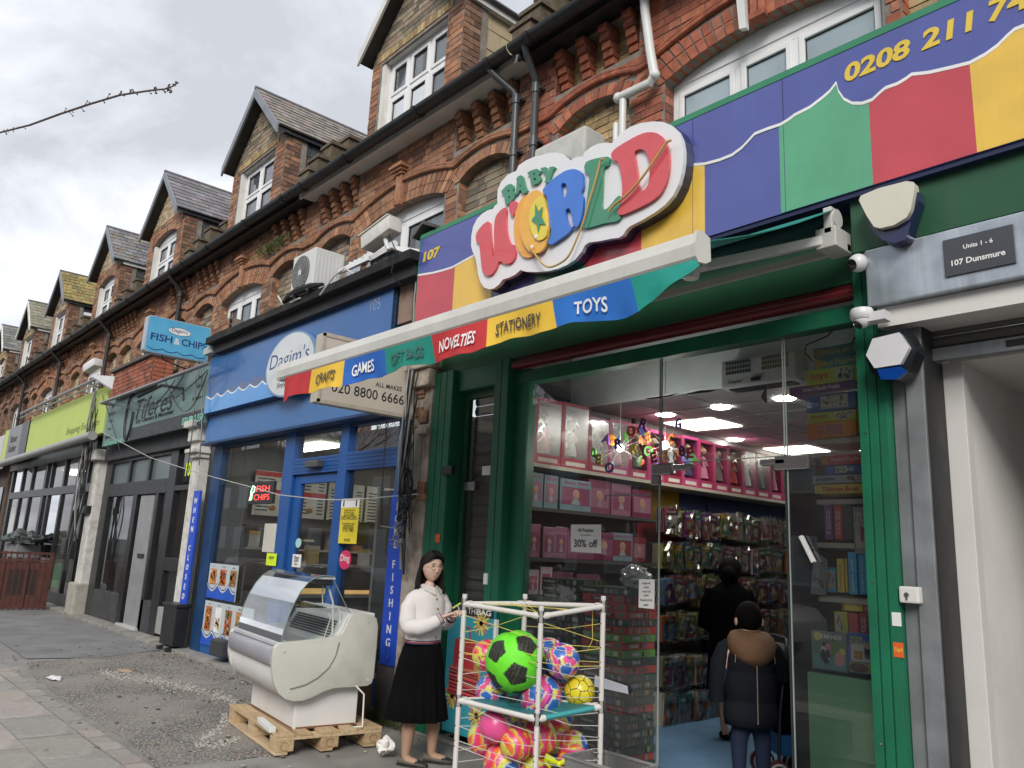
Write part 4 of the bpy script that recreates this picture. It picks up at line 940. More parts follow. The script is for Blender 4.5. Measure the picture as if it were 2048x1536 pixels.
# awning
def awning():
 t=thing('awning','retractable shop awning with pale front bar and coloured lettered valance','awning',(-3.7,2.65,2.8))
 Yb=2.65;a,b=W(568,742,Yb),W(1400,512,Yb);x0,x1=a.x,b.x;zc=2.835
 CRM=mat('cream_bar',(.58,.58,.54),.4,var=.08,vs=2,dirt=.45,ds=2.5,dcol=(.4,.38,.33),streak=.15)
 prof=[(-.045,-.025),(-.05,.015),(-.035,.055),(.0,.062),(.05,.05),(.055,-.02),(.02,-.035),(-.03,-.04)]
 q=MB();q.prism([(Yb+p[0],zc+p[1]*1.36+.005)for p in prof],'x',x0,x1);q.build('front_bar',CRM,t,bevel=.006)
 for x in(x0-.012,x1):q=MB();q.prism([(Yb+p[0]*1.1,zc+p[1]*1.46+.005)for p in prof],'x',x,x+.014);q.build('end_cap',CRM,t)
 # valance panels
 cols=[('',(.50,.03,.035),None),('CRAFTS',(.78,.50,.05),(.05,.05,.05)),('GAMES',(.02,.13,.50),(.8,.8,.8)),('GIFT BAGS',(.01,.25,.19),(.06,.15,.14)),('NOVELTIES',(.52,.03,.035),(.8,.8,.8)),('STATIONERY',(.78,.50,.05),(.05,.05,.05)),('TOYS',(.02,.16,.55),(.8,.8,.8)),('',(.01,.3,.24),None)]
 yv=Yb-.035
 cuts=[W(567,800,yv).x,W(621,780,yv).x,W(688,755,yv).x,W(767,735,yv).x,W(862,705,yv).x,W(975,670,yv).x,W(1105,640,yv).x,W(1262,590,yv).x,W(1392,560,yv).x]
 zt=zc-.042
 def pt(x,v): # v 0 top .. 1 bottom ; gentle waves
  hang=.165+.008*(-x-3.8)+.012*math.sin(x*5.1)+.008*math.sin(x*13.3+1)
  if x>cuts[7]:hang*=1-(x-cuts[7])/(cuts[8]-cuts[7])*.72
  return Vector((x+.035*v*(1 if x>cuts[1]else-.3),yv-.006-.014*v*math.sin(x*9)-.02*v*math.sin(x*3.7+1)-.006*v*v*math.sin(x*31),zt-hang*v))
 for i,(s,c,tc_)in enumerate(cols):
  n=max(8,int((cuts[i+1]-cuts[i])*45));nv=7;q=MB();vs=[]
  for j in range(nv+1):
   for k in range(n+1):vs.append(pt(lerp(cuts[i],cuts[i+1],k/n),j/nv))
  q.add(vs,[(j*(n+1)+k,j*(n+1)+k+1,(j+1)*(n+1)+k+1,(j+1)*(n+1)+k)for j in range(nv)for k in range(n)])
  vs2=[v+Vector((0,.003,0))for v in vs];q.add(vs2,[(j*(n+1)+k,(j+1)*(n+1)+k,(j+1)*(n+1)+k+1,j*(n+1)+k+1)for j in range(nv)for k in range(n)])
  o=bpy.data.objects.new('valance_panel',q.mesh('valance_panel',mat('canvas_%d'%i,c,.75,var=.12,vs=3,bump=.5,bs=8,dirt=.2,ds=3,dcol=tuple(v*.5 for v in c)),smooth=True,recalc=False));COL.objects.link(o);attach(o,t)
  if s:
   v,f=glyphs(s,.02,.28,1.02);xs=[p[0]for p in v];ys=[p[1]for p in v];w=min((cuts[i+1]-cuts[i])*.70,.047*len(s)+.012)
   q=MB();r_=random.Random(i)
   vv=[]
   for p in v:
    u=(p[0]-min(xs))/(max(xs)-min(xs));hh=(p[1]-min(ys))/(max(ys)-min(ys));x=(cuts[i]+cuts[i+1])/2+(u-.5)*w-.005
    P_=pt(x,.74-.44*hh+.03*math.sin(u*len(s)*2.2));vv.append(P_+Vector((0,-.011,0)))
   q.add(vv,f);q.build('lettering',flat('canvas_ink_%d'%i,tc_,.8),t)
   # fabric from bar up to roller, roller, arms, brackets
 FB=mat('awning_underside',(.006,.06,.055),.85,var=.2,bump=.3,bs=30)
 r0=(4.08,3.55)
 stripes=[(.006,.07,.06),(.01,.03,.16),(.3,.2,.02)]
 n=8;xs_=[lerp(x0+.02,-1.92,i/n)for i in range(n+1)];xb_=[lerp(x0+.02,x1-.01,i/n)for i in range(n+1)]
 for i in range(n):
  q=MB();m_=6;vs=[]
  for j in range(m_+1):
   u=j/m_;y=lerp(Yb+.03,r0[0],u);z=lerp(zc+.06,r0[1],u)-.03*math.sin(u*math.pi)
   vs+=[(lerp(xb_[i],xs_[i],u),y,z),(lerp(xb_[i+1],xs_[i+1],u),y,z),(lerp(xb_[i],xs_[i],u),y,z+.004),(lerp(xb_[i+1],xs_[i+1],u),y,z+.004)]
  fs=[]
  for j in range(m_):a_=j*4;fs+=[(a_,a_+1,a_+5,a_+4),(a_+2,a_+6,a_+7,a_+3),(a_,a_+4,a_+6,a_+2),(a_+1,a_+3,a_+7,a_+5)]
  q.add(vs,fs);c=[(.03,.16,.14),(.015,.04,.2),(.4,.25,.03),(.3,.02,.03)][(i+1)%4]if i<n-2 else(.01,.2,.17)
  q.build('canopy_fabric',mat('awn_under_%d'%i,c,.85,var=.2),t)
 q=MB();q.tube([(-5.9,4.1,3.5),(-1.98,4.1,3.5)],.045,12);q.build('roller_tube',mat('teal_roll',(.004,.05,.05),.8),t,smooth=True)
 AW=mat('arm_white',(.55,.55,.52),.45,dirt=.3,ds=4)
 for x in(-1.96,-5.85):
  q=MB();q.lathe([(.001,0),(.055,0),(.055,.05),(.001,.05)],(x,4.1,3.5),14,'x');q.build('roller_cap',AW,t,smooth=True)
 q=MB();q.box(-5.9,4.18,3.33,-1.9,4.22,3.37);q.build('torsion_bar',AW,t)
 for sh,el,tip in(((-1.97,4.08,3.38),(-2.52,3.55,3.19),(-3.75,Yb+.06,2.80)),((-5.75,4.08,3.38),(-5.2,3.45,3.16),(-4.0,Yb+.06,2.80))):
  q=MB();q.beam(sh,el,.045,.055);q.beam(Vector(el)+Vector((0,-.02,-.01)),tip,.04,.05);q.build('folding_arm',AW,t,bevel=.006)
  q=MB();q.lathe([(.001,-.06),(.045,-.06),(.05,-.03),(.05,.03),(.045,.06),(.001,.06)],(el[0],el[1],el[2]),10);q.box(el[0]-.09,el[1]-.03,el[2]-.035,el[0]-.03,el[1]+.03,el[2]+.03);q.box(el[0]+.03,el[1]-.03,el[2]-.02,el[0]+.1,el[1]+.03,el[2]+.045);q.build('elbow_joint',AW,t,bevel=.004)
  q=MB();q.box(sh[0]-.05,4.04,3.32,sh[0]+.07,4.24,3.44);q.box(sh[0]+.0,4.04,3.4,sh[0]+.05,4.12,3.56);q.build('wall_bracket',AW,t,bevel=.006)
awning()
def right_units():
 bx(None,'green_fascia_board',GREEND,-1.885,-.3,4.2,4.4,3.31,3.652);tag(bpy.data.objects['green_fascia_board'],'plain dark green fascia board under the right end of the striped sign','board')
 t=thing('roller_shutter_unit','galvanised roller shutter box with dark address plate above the pale doorway','shutter',(-1.4,4.3,0))
 b=MB();b.box(-1.81,4.19,2.975,-.3,4.52,3.305);b.build('shutter_box',ALU,t,bevel=.008)
 b=MB();b.box(-1.78,4.24,2.86,-.3,4.5,2.972);b.build('inner_board',OFFW,t)
 for x0,x1,y in((-1.772,-1.70,4.36),(-1.694,-1.60,4.34)):
  bx(t,'guide_rail',ALUD,x0,x1,y,4.6,.03,2.97)
 bx(t,'black_seal',BLACK,-1.60,-1.592,4.36,4.6,.03,2.86,0)
 z=2.76;sm=mat('shutter_slat_grey',(.13,.125,.115),.4,metal=.3,var=.15,dirt=.3,ds=5)
 while z<2.99:
  q=MB();q.prism([(4.5,z),(4.485,z+.015),(4.48,z+.045),(4.487,z+.062),(4.5,z+.07)],'x',-1.6,-.3);q.build('shutter_slat',sm,t);z+=.072
 bx(t,'bottom_rail',ALUD,-1.6,-.3,4.47,4.52,2.69,2.76)
 q=MB();q.box(-1.235,4.466,2.71,-1.15,4.47,2.745);q.build('rating_plate',BLACK,t)
 p=MB();a,b2=W(1885,482,4.18),W(2030,525,4.18);p.box(a.x,4.178,b2.z-.0,b2.x+.005,4.186,a.z);pl=p.build('address_plate',mat('plate_charcoal',(.045,.048,.058),.3,var=.06,coat=.3),t)
 cx,cz=(a.x+b2.x)/2,(a.z+b2.z)/2
 text('Units 1 - 6',(cx+.005,4.176,cz+.04),XU,ZU,WHITE,pl,w=.135,bold=.02);text('107 Dunsmure',(cx,4.176,cz-.035),XU,ZU,WHITE,pl,w=.245,bold=.025)
 # passage behind
 r=thing('passage','pale plastered passage wall seen through the open shutter','passage',(-1.55,4.6,0));r['kind']='structure'
 PL=mat('passage_plaster',(.72,.71,.68),.8,var=.06,vs=1.5,bump=.2,bs=20,dirt=.25,ds=1.6,dcol=(.33,.31,.28))
 bx(r,'wall',PL,-1.56,-1.50,4.68,9.5,0,2.7,0);bx(r,'door_jamb',OFFW,-1.592,-1.49,4.6,4.69,.03,2.7)
 bx(r,'ceiling',OFFW,-1.56,0,4.6,9.5,2.7,2.75,0);bx(r,'end_wall',PL,-1.5,0,9.4,9.5,0,2.7,0);bx(r,'side_wall',PL,-.2,-.15,4.6,9.5,0,2.7,0);bx(r,'floor',flat('lino',(.2,.19,.18)),-1.6,0,4.5,9.5,-.02,.02,0)
 bx(None,'wall_block',mat('side_building',(.5,.5,.48),.9),-.29,3,4.3,9.6,0,3.6);tag(bpy.data.objects['wall_block'],'plain building edge at the right beyond the passage','building')
 k=thing('key_switch','small white key switch box on the steel shutter rail','switch',(-1.76,4.3,1.35))
 a=W(1799,1172,4.3);c=W(1841,1208,4.3);bx(k,'housing',OFFW,a.x,c.x,4.285,4.34,c.z,a.z,.01)
 q=MB();q.lathe([(.001,0),(.012,0),(.012,.006),(.001,.006)],((a.x*.6+c.x*.4),4.28,(a.z+c.z)/2),12,'y');q.box(a.x*.6+c.x*.4-.004,4.279,(a.z+c.z)/2-.025,a.x*.6+c.x*.4+.004,4.285,(a.z+c.z)/2);q.build('keyhole',mat('chrome',(.5,.5,.5),.2),k)
right_units()
# alarm boxes and cameras
def alarms():
 t=thing('alarm_box','cream and dark blue alarm bell box on the green fascia board','alarm',(-1.68,4.2,3.45),'alarm boxes')
 P=lambda pts,Y:[(W(x,y,Y).x,W(x,y,Y).z)for x,y in pts]
 Yf=4.08
 back=P([(1724,398),(1820,368),(1834,380),(1836,400),(1812,478),(1790,486),(1765,480),(1745,462),(1722,412)],4.1)
 b=MB();plate(b,[back],4.19,.09);b.build('blue_base',flat('alarm_blue',(.008,.012,.07),.3,coat=.4),t,bevel=.01)
 front=P([(1720,402),(1724,393),(1760,378),(1815,364),(1830,366),(1832,376),(1824,420),(1816,436),(1790,452),(1762,458),(1750,455),(1735,432)],Yf)
 b=MB();plate(b,[front],Yf+.04,.055);b.build('cream_cover',mat('aged_cream',(.62,.60,.50),.4,var=.05,dirt=.15,ds=5,dcol=(.4,.37,.28)),t,bevel=.012,smooth=True)
 t=thing('alarm_box','hexagonal white and blue alarm siren on the green pilaster below the dome camera','alarm',(-1.7,4.2,2.7),'alarm boxes')
 hexo=P([(1728,715),(1742,672),(1785,655),(1812,661),(1832,697),(1815,742),(1790,757),(1757,757),(1738,742)],4.17)
 b=MB();plate(b,[hexo],4.3,.11);b.build('dark_base',flat('alarm_dark',(.01,.012,.016),.3,coat=.3),t,bevel=.012)
 wf=P([(1731,710),(1744,677),(1798,664),(1818,694),(1800,728),(1748,736)],4.15)
 b=MB();plate(b,[wf],4.185,.03);b.build('white_cover',flat('alarm_white',(.72,.71,.74),.12,coat=1.),t,bevel=.008,smooth=True)
 bl=P([(1752,738),(1800,732),(1812,742),(1792,758),(1760,758)],4.15);b=MB();plate(b,[bl],4.185,.025);b.build('blue_strobe',flat('strobe_blue',(.005,.05,.28),.15,coat=1.),t,bevel=.006)
 CW=flat('camera_white',(.66,.66,.67),.3);CB=flat('camera_black',(.01,.01,.012),.15,coat=.6)
 def dome(label,px,py,Y,r,d):
  c=W(px,py,Y);t=thing('dome_camera',label,'camera',c,'dome cameras');d=Vector(d).normalized()
  b=MB();b.sphere(c,r,20,14);b.build('ball',CW,t,smooth=True)
  e=d.orthogonal().normalized();f=d.cross(e)
  b=MB();rr=[(0.001,.93),(.5,.9),(.62,.82)];rings=[[c+d*r*(h+.12)+(e*math.cos(a)+f*math.sin(a))*r*q for a in(2*math.pi*j/16 for j in range(16))]for q,h in rr];b.loft(rings);b.build('lens',CB,t,smooth=True)
  return t,c
 t,c=dome('white ball camera with black lens at left end of the galvanised box',1716,526,4.16,.052,(-.3,-.8,-.35))
 b=MB();b.tube([c+Vector((.01,.05,.03)),(c.x+.05,4.3,c.z+.01)],.05,14);b.build('collar',CW,t,smooth=True)
 t,c=dome('white turret camera hanging below the galvanised box at the pilaster top',1724,640,4.14,.046,(-.35,-.6,-.75))
 b=MB();b.lathe([(.001,.06),(.055,.06),(.062,.045),(.062,.015),(.05,.0)],c,18);b.box(c.x,c.y-.02,c.z-.02,c.x+.13,c.y+.06,c.z+.03);b.build('collar',CW,t,smooth=True)
 # big box camera on a bracket over the fish shop
 t=thing('security_camera','large white box security camera on bracket above the blue fish shop sign','camera',W(770,470,3.9),'street cameras')
 Yc=3.95;a,b2=W(734,490,Yc),W(786,446,Yc);ax=(b2-a);ax.y=.03
 m0=a;m1=a+ax;q=MB();q.beam(m0,m1,.17,.16);q.build('housing',mat('camera_cream',(.64,.63,.58),.4,dirt=.3,ds=5),t,bevel=.02,smooth=True)
 q=MB();n_=ax.normalized();q.beam(m0+Vector((0,0,.088))-n_*.04,m0+ax*.95+Vector((0,0,.088)),.19,.014);q.build('sun_shield',mat('camera_cream',(.64,.63,.58),.4),t,bevel=.003)
 q=MB();q.beam(m0-n_*.004,m0+n_*.004,.07,.06);q.build('lens_window',CB,t)
 br=W(775,492,Yc);q=MB();q.tube([m0+ax*.62-Vector((0,0,.04)),br,W(778,500,Yc)],[.022,.026,.022],10);q.build('swivel',CW,t,smooth=True)
 q=MB();e=W(840,508,4.22);q.hexa([br+Vector((-.02,0,-.012)),br+Vector((.02,0,-.012)),br+Vector((.02,0,.012)),br+Vector((-.02,0,.012))],[e+Vector((-.02,0,-.06)),e+Vector((.02,0,-.06)),e+Vector((.02,0,.045)),e+Vector((-.02,0,.045))]);q.build('bracket_arm',CW,t,bevel=.004)
 q=MB();q.tube([m0+ax*.7,W(792,500,Yc),W(783,545,3.98),W(800,570,4.1),W(815,560,4.3)],.006,5);q.build('cable',BLACKF,t)
 # camera on the brick planter, over the lime sign
 t=thing('security_camera','white hooded camera on bracket above the lime green sign','camera',W(180,740,4.1),'street cameras')
 c=W(180,736,3.9);q=MB();q.beam(c+Vector((-.22,0,.0)),c+Vector((.16,.1,.12)),.19,.17);q.build('housing',CW,t,bevel=.03,smooth=True)
 q=MB();q.beam(c+Vector((-.25,0,-.01)),c+Vector((-.2,.0,.01)),.14,.12);q.build('lens_window',CB,t)
 e=W(228,764,4.1);q=MB();s=W(184,752,3.9);q.hexa([s+Vector((-.05,0,-.02)),s+Vector((.05,0,-.02)),s+Vector((.05,0,.02)),s+Vector((-.05,0,.02))],[e+Vector((-.05,0,-.16)),e+Vector((.05,0,-.16)),e+Vector((.05,0,.1)),e+Vector((-.05,0,.1))]);q.build('bracket_arm',CW,t)
alarms()
ORD='first second third fourth fifth sixth seventh eighth ninth tenth eleventh twelfth thirteenth fourteenth fifteenth sixteenth'.split()
# ------------------------------------------------------------------ fish and chip shop
def fish_shop():
 t=thing('fish_shop_front','blue framed fish and chip shop front with glass door','shopfront',(-9,4.42,0));Y=4.42
 v=lambda x0,x1,z0,z1,m=BLUEF,nm='frame_post',y=Y:bx(t,nm,m,x0,x1,y,y+.12,z0,z1,.006)
 v(-11.51,-11.2,.0,2.92,NAVYF);v(-9.22,-8.95,.05,2.92);v(-7.86,-7.68,.05,2.92);v(-6.70,-6.56,.0,2.92,mat('blue_jamb',(.012,.075,.22),.4,var=.2,dirt=.3,ds=4))
 v(-8.95,-7.86,2.37,2.56,BLUEF,'transom_rail');v(-7.68,-6.70,2.37,2.57,BLUEF,'transom_rail')
 v(-11.2,-9.22,2.86,2.92,NAVYF,'head_rail',Y+.01);v(-8.95,-6.7,2.86,2.92,NAVYF,'head_rail',Y+.01)
 g=MB()
 for z in(2.4,2.44,2.49,2.53):g.box(-8.94,Y-.004,z,-7.87,Y+.001,z+.004);g.box(-7.67,Y-.004,z,-6.71,Y+.001,z+.004)
 g.build('rail_groove',NAVYF,t)
 # door
 d=MB();d.box(-8.93,Y+.04,.08,-8.78,Y+.1,2.36);d.box(-7.96,Y+.04,.08,-7.87,Y+.1,2.36);d.box(-8.78,Y+.04,2.26,-7.96,Y+.1,2.36);d.box(-8.78,Y+.04,.08,-7.96,Y+.1,.3);dd=d.build('glass_door',BLUEF,t,bevel=.005)
 bx(dd,'pane',GLASSF,-8.78,-7.96,Y+.066,Y+.074,.3,2.26,0);bx(dd,'door_lock',flat('lock',(.3,.3,.3),.3),-8.9,-8.86,Y+.02,Y+.04,1.13,1.2)
 bx(t,'door_sensor',mat('sensor',(.08,.075,.07),.35),W(611,935,4.36).x,W(637,935,4.36).x,4.34,Y,2.43,2.51,.012)
 for x0,x1,z0,z1 in((-11.2,-9.22,.45,2.86),(-8.95,-7.86,2.56,2.86),(-7.68,-6.7,2.57,2.86),(-7.68,-6.7,.32,2.37)):
  bx(t,'window_pane',GLASSF,x0,x1,Y+.05,Y+.058,z0,z1,0)
 bx(t,'stall_riser',mat('blue_riser',(.01,.09,.3),.4,var=.15,dirt=.35,ds=3,dcol=(.03,.07,.15)),-11.2,-9.22,Y+.02,Y+.12,.05,.45);bx(t,'stall_riser',BLUEF,-7.68,-6.7,Y+.03,Y+.12,.05,.32)
 s=MB();s.box(-6.95,Y+.04,.3,-6.9,Y+.07,2.0);
 x=W(722,1100,Y+.3).x;s=MB();s.box(-7.32,Y+.2,.1,-7.27,Y+.25,2.2);s.build('inner_glazing_bar',OFFW,t)
 bx(t,'frosted_screen',mat('grey_film',(.16,.17,.165),.5,var=.2,vs=3,stretch=(1,1,.3)),-7.27,-6.72,Y+.2,Y+.22,.32,2.15,0)
 # printed food posters on the glass foot
 F=MB();gp=mat('poster_grey',(.50,.56,.58),.4,var=.04)
 for k,(z0,z1)in enumerate(((.78,1.24),(.17,.74))):
  xr=-10.22 if k==0 else-9.62
  o=bx(t,'food_poster',gp,-11.16,xr,Y+.008 if k==0 else Y+.006,Y+.02,z0,z1,0)
  wv=MB();poly=[(-11.16,z0),(xr,z0)];n=44
  up=[]
  for i in range(n+1):
   x=lerp(xr,-11.16,i/n);ph=abs(math.sin((x+11.16)/.36*math.pi));up.append((x,z0+.17-.085*ph))
  plate(wv,[poly+up],Y+.005,.003);wv.build('blue_wave',flat('poster_blue',(.015,.09,.5)),o)
  for off,m_ in((.012,WHITE),(.03,NAVY)):
   w2=MB();pts=[(x,Y-.001,z+off)for x,z in up]
   for a,b in zip(pts[:-1],pts[1:]):w2.quad(a,b,(b[0],b[1],b[2]+.012),(a[0],a[1],a[2]+.012))
   w2.build('wave_line',m_,o)
  nf=3 if k==0 else 4
  fc=[(.55,.2,.05),(.5,.13,.04),(.35,.16,.05)]if k==0 else[(.5,.13,.03),(.45,.3,.12),(.35,.12,.05),(.5,.2,.08)]
  for i in range(nf):
   cx=-11.16+.17+i*.33;r_=random.Random(i+k*7)
   q=MB();q.box(cx-.095,Y-.002,z0+.19,cx+.095,Y+.003,z1-.07);q.build('picture_card',WHITE if(k and i==1)else flat('card_%d%d'%(k,i),fc[i]),o)
   q=MB()
   for _ in range(46):
    px,pz=cx+r_.uniform(-.075,.075),z0+.21+r_.random()*(z1-z0-.31);
    if k and i==1 and abs(pz-(z0+.3))>.07:continue
    a=r_.uniform(0,3.14);l=r_.uniform(.012,.04);w_=r_.uniform(.005,.014);ca,sa=math.cos(a),math.sin(a)
    c=clampc([v*r_.uniform(.5,2.1)for v in fc[i]])if r_.random()<.8 else(.06,.2,.03)if r_.random()<.5 else(.7,.6,.45)
    q.add([(px+ca*l-sa*w_,Y-.0035,pz+sa*l+ca*w_),(px-ca*l-sa*w_,Y-.0035,pz-sa*l+ca*w_),(px-ca*l+sa*w_,Y-.0035,pz-sa*l-ca*w_),(px+ca*l+sa*w_,Y-.0035,pz+sa*l-ca*w_)],[(0,1,2,3)],c)
   q.build('food_picture',mat('food_print','tint',.5,var=.05),o)
   text(['chips','onion rings','kebab','wings','burger','ribs','nuggets'][i+k*3],(cx,Y-.003,z1-.035),XU,ZU,BLACK,o,h=.024)
   # fascia, sign
 bx(t,'blue_fascia',BLUED,-11.62,-6.62,4.3,4.5,2.92,3.33,.01);bx(t,'fascia_ledge',NAVYF,-11.66,-6.58,4.26,4.46,2.9,2.935,.004)
 YS2=4.2;sg=thing('shop_sign','blue fish shop sign with round white badge and wavy pale blue bottom','sign',(-9,YS2,3.3))
 x0,x1=-11.52,W(784,620,YS2).x;z0,z1=3.345,4.235
 NB=mat('sign_mid_blue',(.018,.115,.36),.3,var=.14,vs=.7,coat=.3,dirt=.25,ds=1.2,dcol=(.09,.15,.33))
 bx(sg,'panel',NB,x0,x1,YS2,YS2+.16,z0,z1,.004);bx(sg,'side_return',NAVYF,x1,x1+.012,YS2,YS2+.3,z0-.02,z1+.02,0);bx(sg,'top_rail',flat('alu_pale',(.5,.52,.54),.35),x0-.03,x1+.01,YS2-.012,YS2+.04,z1,z1+.045,.003)
 def band(zf,m_,yoff,th):
  n=150;poly=[(x0,z0+.002),(x1-.002,z0+.002)]+[(lerp(x1-.002,x0,i/n),zf(lerp(x1-.002,x0,i/n)))for i in range(n+1)]
  q=MB();plate(q,[poly],YS2,th);return q.build('wave_band',m_,sg)
 sc1=lambda x:3.345+.33+.05*math.sin(x*1.2)-.075*abs(math.sin((x+.2)*math.pi/.42));sc2=lambda x:3.345+.235-.06*abs(math.sin(x*math.pi/.37))+.02*math.sin(x)
 band(sc1,flat('wave_slate',(.045,.07,.19),.25,coat=.5),0,.002);band(lambda x:sc2(x)+.02,WHITE,0,.004);band(sc2,flat('wave_sky',(.05,.27,.66),.25,coat=.5),0,.006)
 a,b=W(533,730,YS2-.05),W(629,720,YS2-.05);cx,rx=(a.x+b.x)/2,(b.x-a.x)/2;cz=W(581,727,YS2-.05).z;rz=(W(585,663,YS2-.05).z-W(580,790,YS2-.05).z)/2
 el=lambda k:[(cx+rx*k*math.cos(2*math.pi*i/48),cz+rz*k*math.sin(2*math.pi*i/48))for i in range(48)]
 q=MB();plate(q,[el(1)],YS2,.05);bd=q.build('badge',flat('badge_rim',(.16,.28,.45),.35),sg)
 q=MB();plate(q,[el(.95)],YS2-.05,.003);q.build('badge_face',mat('badge_white',(.62,.65,.66),.35,dirt=.3,ds=4,dcol=(.45,.48,.5)),bd)
 text("Dagim's",(cx-.02,YS2-.054,cz+.06),Vector((1,0,.0)),ZU,flat('badge_ink',(.03,.06,.22)),bd,w=rx*1.6,h=rz*.62,bold=-.005,shear=.1);text('Simply the best',(cx,YS2-.054,cz-.25),XU,ZU,BLACK,bd,w=rx*.8)
 text('020 8802 1507',(W(467,724,YS2).x,YS2-.002,W(467,726,YS2).z),XU,ZU,flat('faded_blue_ink',(.12,.2,.45)),sg,w=.85,h=.13,bold=-.01)
 text('105',(W(751,609,YS2).x,YS2-.002,W(751,609,YS2).z),XU,ZU,flat('grey_ink',(.42,.45,.5)),sg,w=.19,h=.125,bold=-.02)
 # flat roof slab over it with flashing
 Yl=4.02;L=thing('flat_roof_ledge','black felt roof edge running above the blue fish shop sign','roof',(-9,4.1,4.4))
 xa,xb=W(410,690,Yl).x,W(836,530,Yl).x-.16
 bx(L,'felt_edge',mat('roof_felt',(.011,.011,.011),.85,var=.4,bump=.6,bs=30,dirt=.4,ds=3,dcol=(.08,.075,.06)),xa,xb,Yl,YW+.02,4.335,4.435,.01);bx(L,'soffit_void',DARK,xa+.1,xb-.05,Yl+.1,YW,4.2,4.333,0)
 # moss tufts on the edge
 # boxed lamp at left under the roof
 bx(None,'conduit_box',flat('box_white',(.5,.5,.48)),-11.6,-11.3,4.1,4.25,4.23,4.33);tag(bpy.data.objects['conduit_box'],'small pale box under the roof edge at the left end of the fish sign','box')
 # interior
 r=room('fish shop interior with menu boards and glass counter',-11.5,-6.62,4.6,9.2,.05,2.95,flat('fish_wall',(.13,.12,.11)),flat('fish_floor',(.12,.11,.10),.4),flat('fish_ceiling',(.3,.3,.29)))
 for x in(-10.3,-7.6):
  q=MB();q.box(x-.5,5.2,2.9,x+.5,5.5,2.945);q.build('light_panel',LIT,r);q=MB();q.box(x-.5,7.4,2.9,x+.5,7.7,2.945);q.build('light_panel',LIT,r)
 MW=flat('menu_white',(.62,.62,.58));YU=Vector((0,1,0));XM=-11.44
 for i,(ya,yb,za,zb)in enumerate(((5.05,5.62,1.95,2.62),(5.66,6.25,1.95,2.62),(6.3,6.95,1.95,2.55),(7.0,7.7,1.95,2.55))):
  m=thing('menu_board','%s menu board on the left wall of the fish shop, %s from the window'%(['red headed','red striped','white','plain white'][i],ORD[i]),'menu',(XM,ya,za),'menu boards')
  bx(m,'board',MW,XM,XM+.03,ya,yb,za,zb,.004)
  if i<2:bx(m,'red_header',REDP,XM+.03,XM+.036,ya,yb,zb-.34,zb-.27,0);bx(m,'red_header',REDP,XM+.03,XM+.036,ya,yb,zb-.08,zb-.01,0)
  q=MB();rr=random.Random(i)
  for k in range(10):
   z=zb-.13-k*.052
   if i<2 and abs(z-zb+.3)<.05:continue
   q.box(XM+.03,ya+.04,z,XM+.034,ya+.04+rr.uniform(.15,.3),z+.018);q.box(XM+.03,yb-.14,z,XM+.034,yb-.04,z+.018)
  q.build('menu_lines',BLACK,m,kind='stuff')
  q=MB();q.sphere((XM+.034,lerp(ya,yb,.55),za+.12),.06,12,6,sc_=(.1,1,.7));q.build('burger_picture',flat('burger',(.35,.16,.05)),m)
 c=thing('serving_counter','glass topped serving counter with warm lit display inside the fish shop','counter',(-10.6,5,0));ST=flat('steel',(.40,.40,.39),.3)
 bx(c,'base',flat('steel_dark',(.14,.14,.135),.35),-10.9,-10.45,4.9,8.6,.05,.82);bx(c,'worktop',ST,-11.0,-10.4,4.88,8.7,.82,.87);bx(c,'glass_front',GLASSC,-10.41,-10.40,4.9,8.6,.87,1.25);bx(c,'top_shelf',ST,-10.85,-10.4,4.9,8.6,1.25,1.28)
 q=MB();q.box(-10.8,5.0,.875,-10.5,8.4,.93);q.build('warm_tray',mat('warm_tray_lit',(1,.55,.2),.5,emit=.5,var=.1),c);bx(c,'wood_front',flat('wood_orange',(.33,.15,.05)),-10.44,-10.42,6.0,8.4,.93,1.2)
 bx(c,'back_shelf',ST,-11.45,-11.15,4.9,8.6,1.45,1.48);bx(c,'back_shelf',flat('steel_dark',(.14,.14,.135),.35),-11.45,-11.2,4.9,8.6,1.78,1.8);bx(c,'range_hood',flat('hood_dark',(.05,.05,.05),.3),-11.45,-11.1,6.5,8.4,.9,1.4)
 rr=random.Random(5);cols=[(.5,.5,.48),(.45,.2,.12),(.3,.3,.32),(.5,.35,.1),(.05,.05,.06),(.4,.38,.5),(.55,.48,.36)]
 for i in range(16):
  y=4.95+i*.225;w,h,d_=rr.uniform(.12,.2),rr.uniform(.1,.27),rr.uniform(.12,.25);x,z=((-10.75,1.282)if i%2 else(-11.4,1.482))
  o=thing('counter_carton','%s carton in the fish shop, %s from the window'%(['white','rusty','grey','amber','black','lilac','cream'][i%7],ORD[i]),'carton',(x,y,z),'things on the fish shop counter')
  q=MB();q.box(x,y,z,x+d_,y+w,z+h);q.build('box',flat('carton_%d'%(i%7),cols[i%7]),o,bevel=.006);q=MB();q.box(x-.004,y-.004,z+h*.8,x+d_+.004,y+w+.004,z+h+.006);q.build('lid',flat('carton_%d'%((i+3)%7),cols[(i+3)%7]),o)
 bx(None,'drinks_fridge',flat('fridge_grey',(.25,.25,.26),.3),-9.0,-8.3,8.2,8.9,.05,2.1,.02);f=tag(bpy.data.objects['drinks_fridge'],'grey upright fridge at the back of the fish shop','fridge')
 q=MB();q.box(-8.95,8.17,.3,-8.35,8.2,1.9);q.build('door',flat('fridge_door',(.06,.07,.08),.1),f)
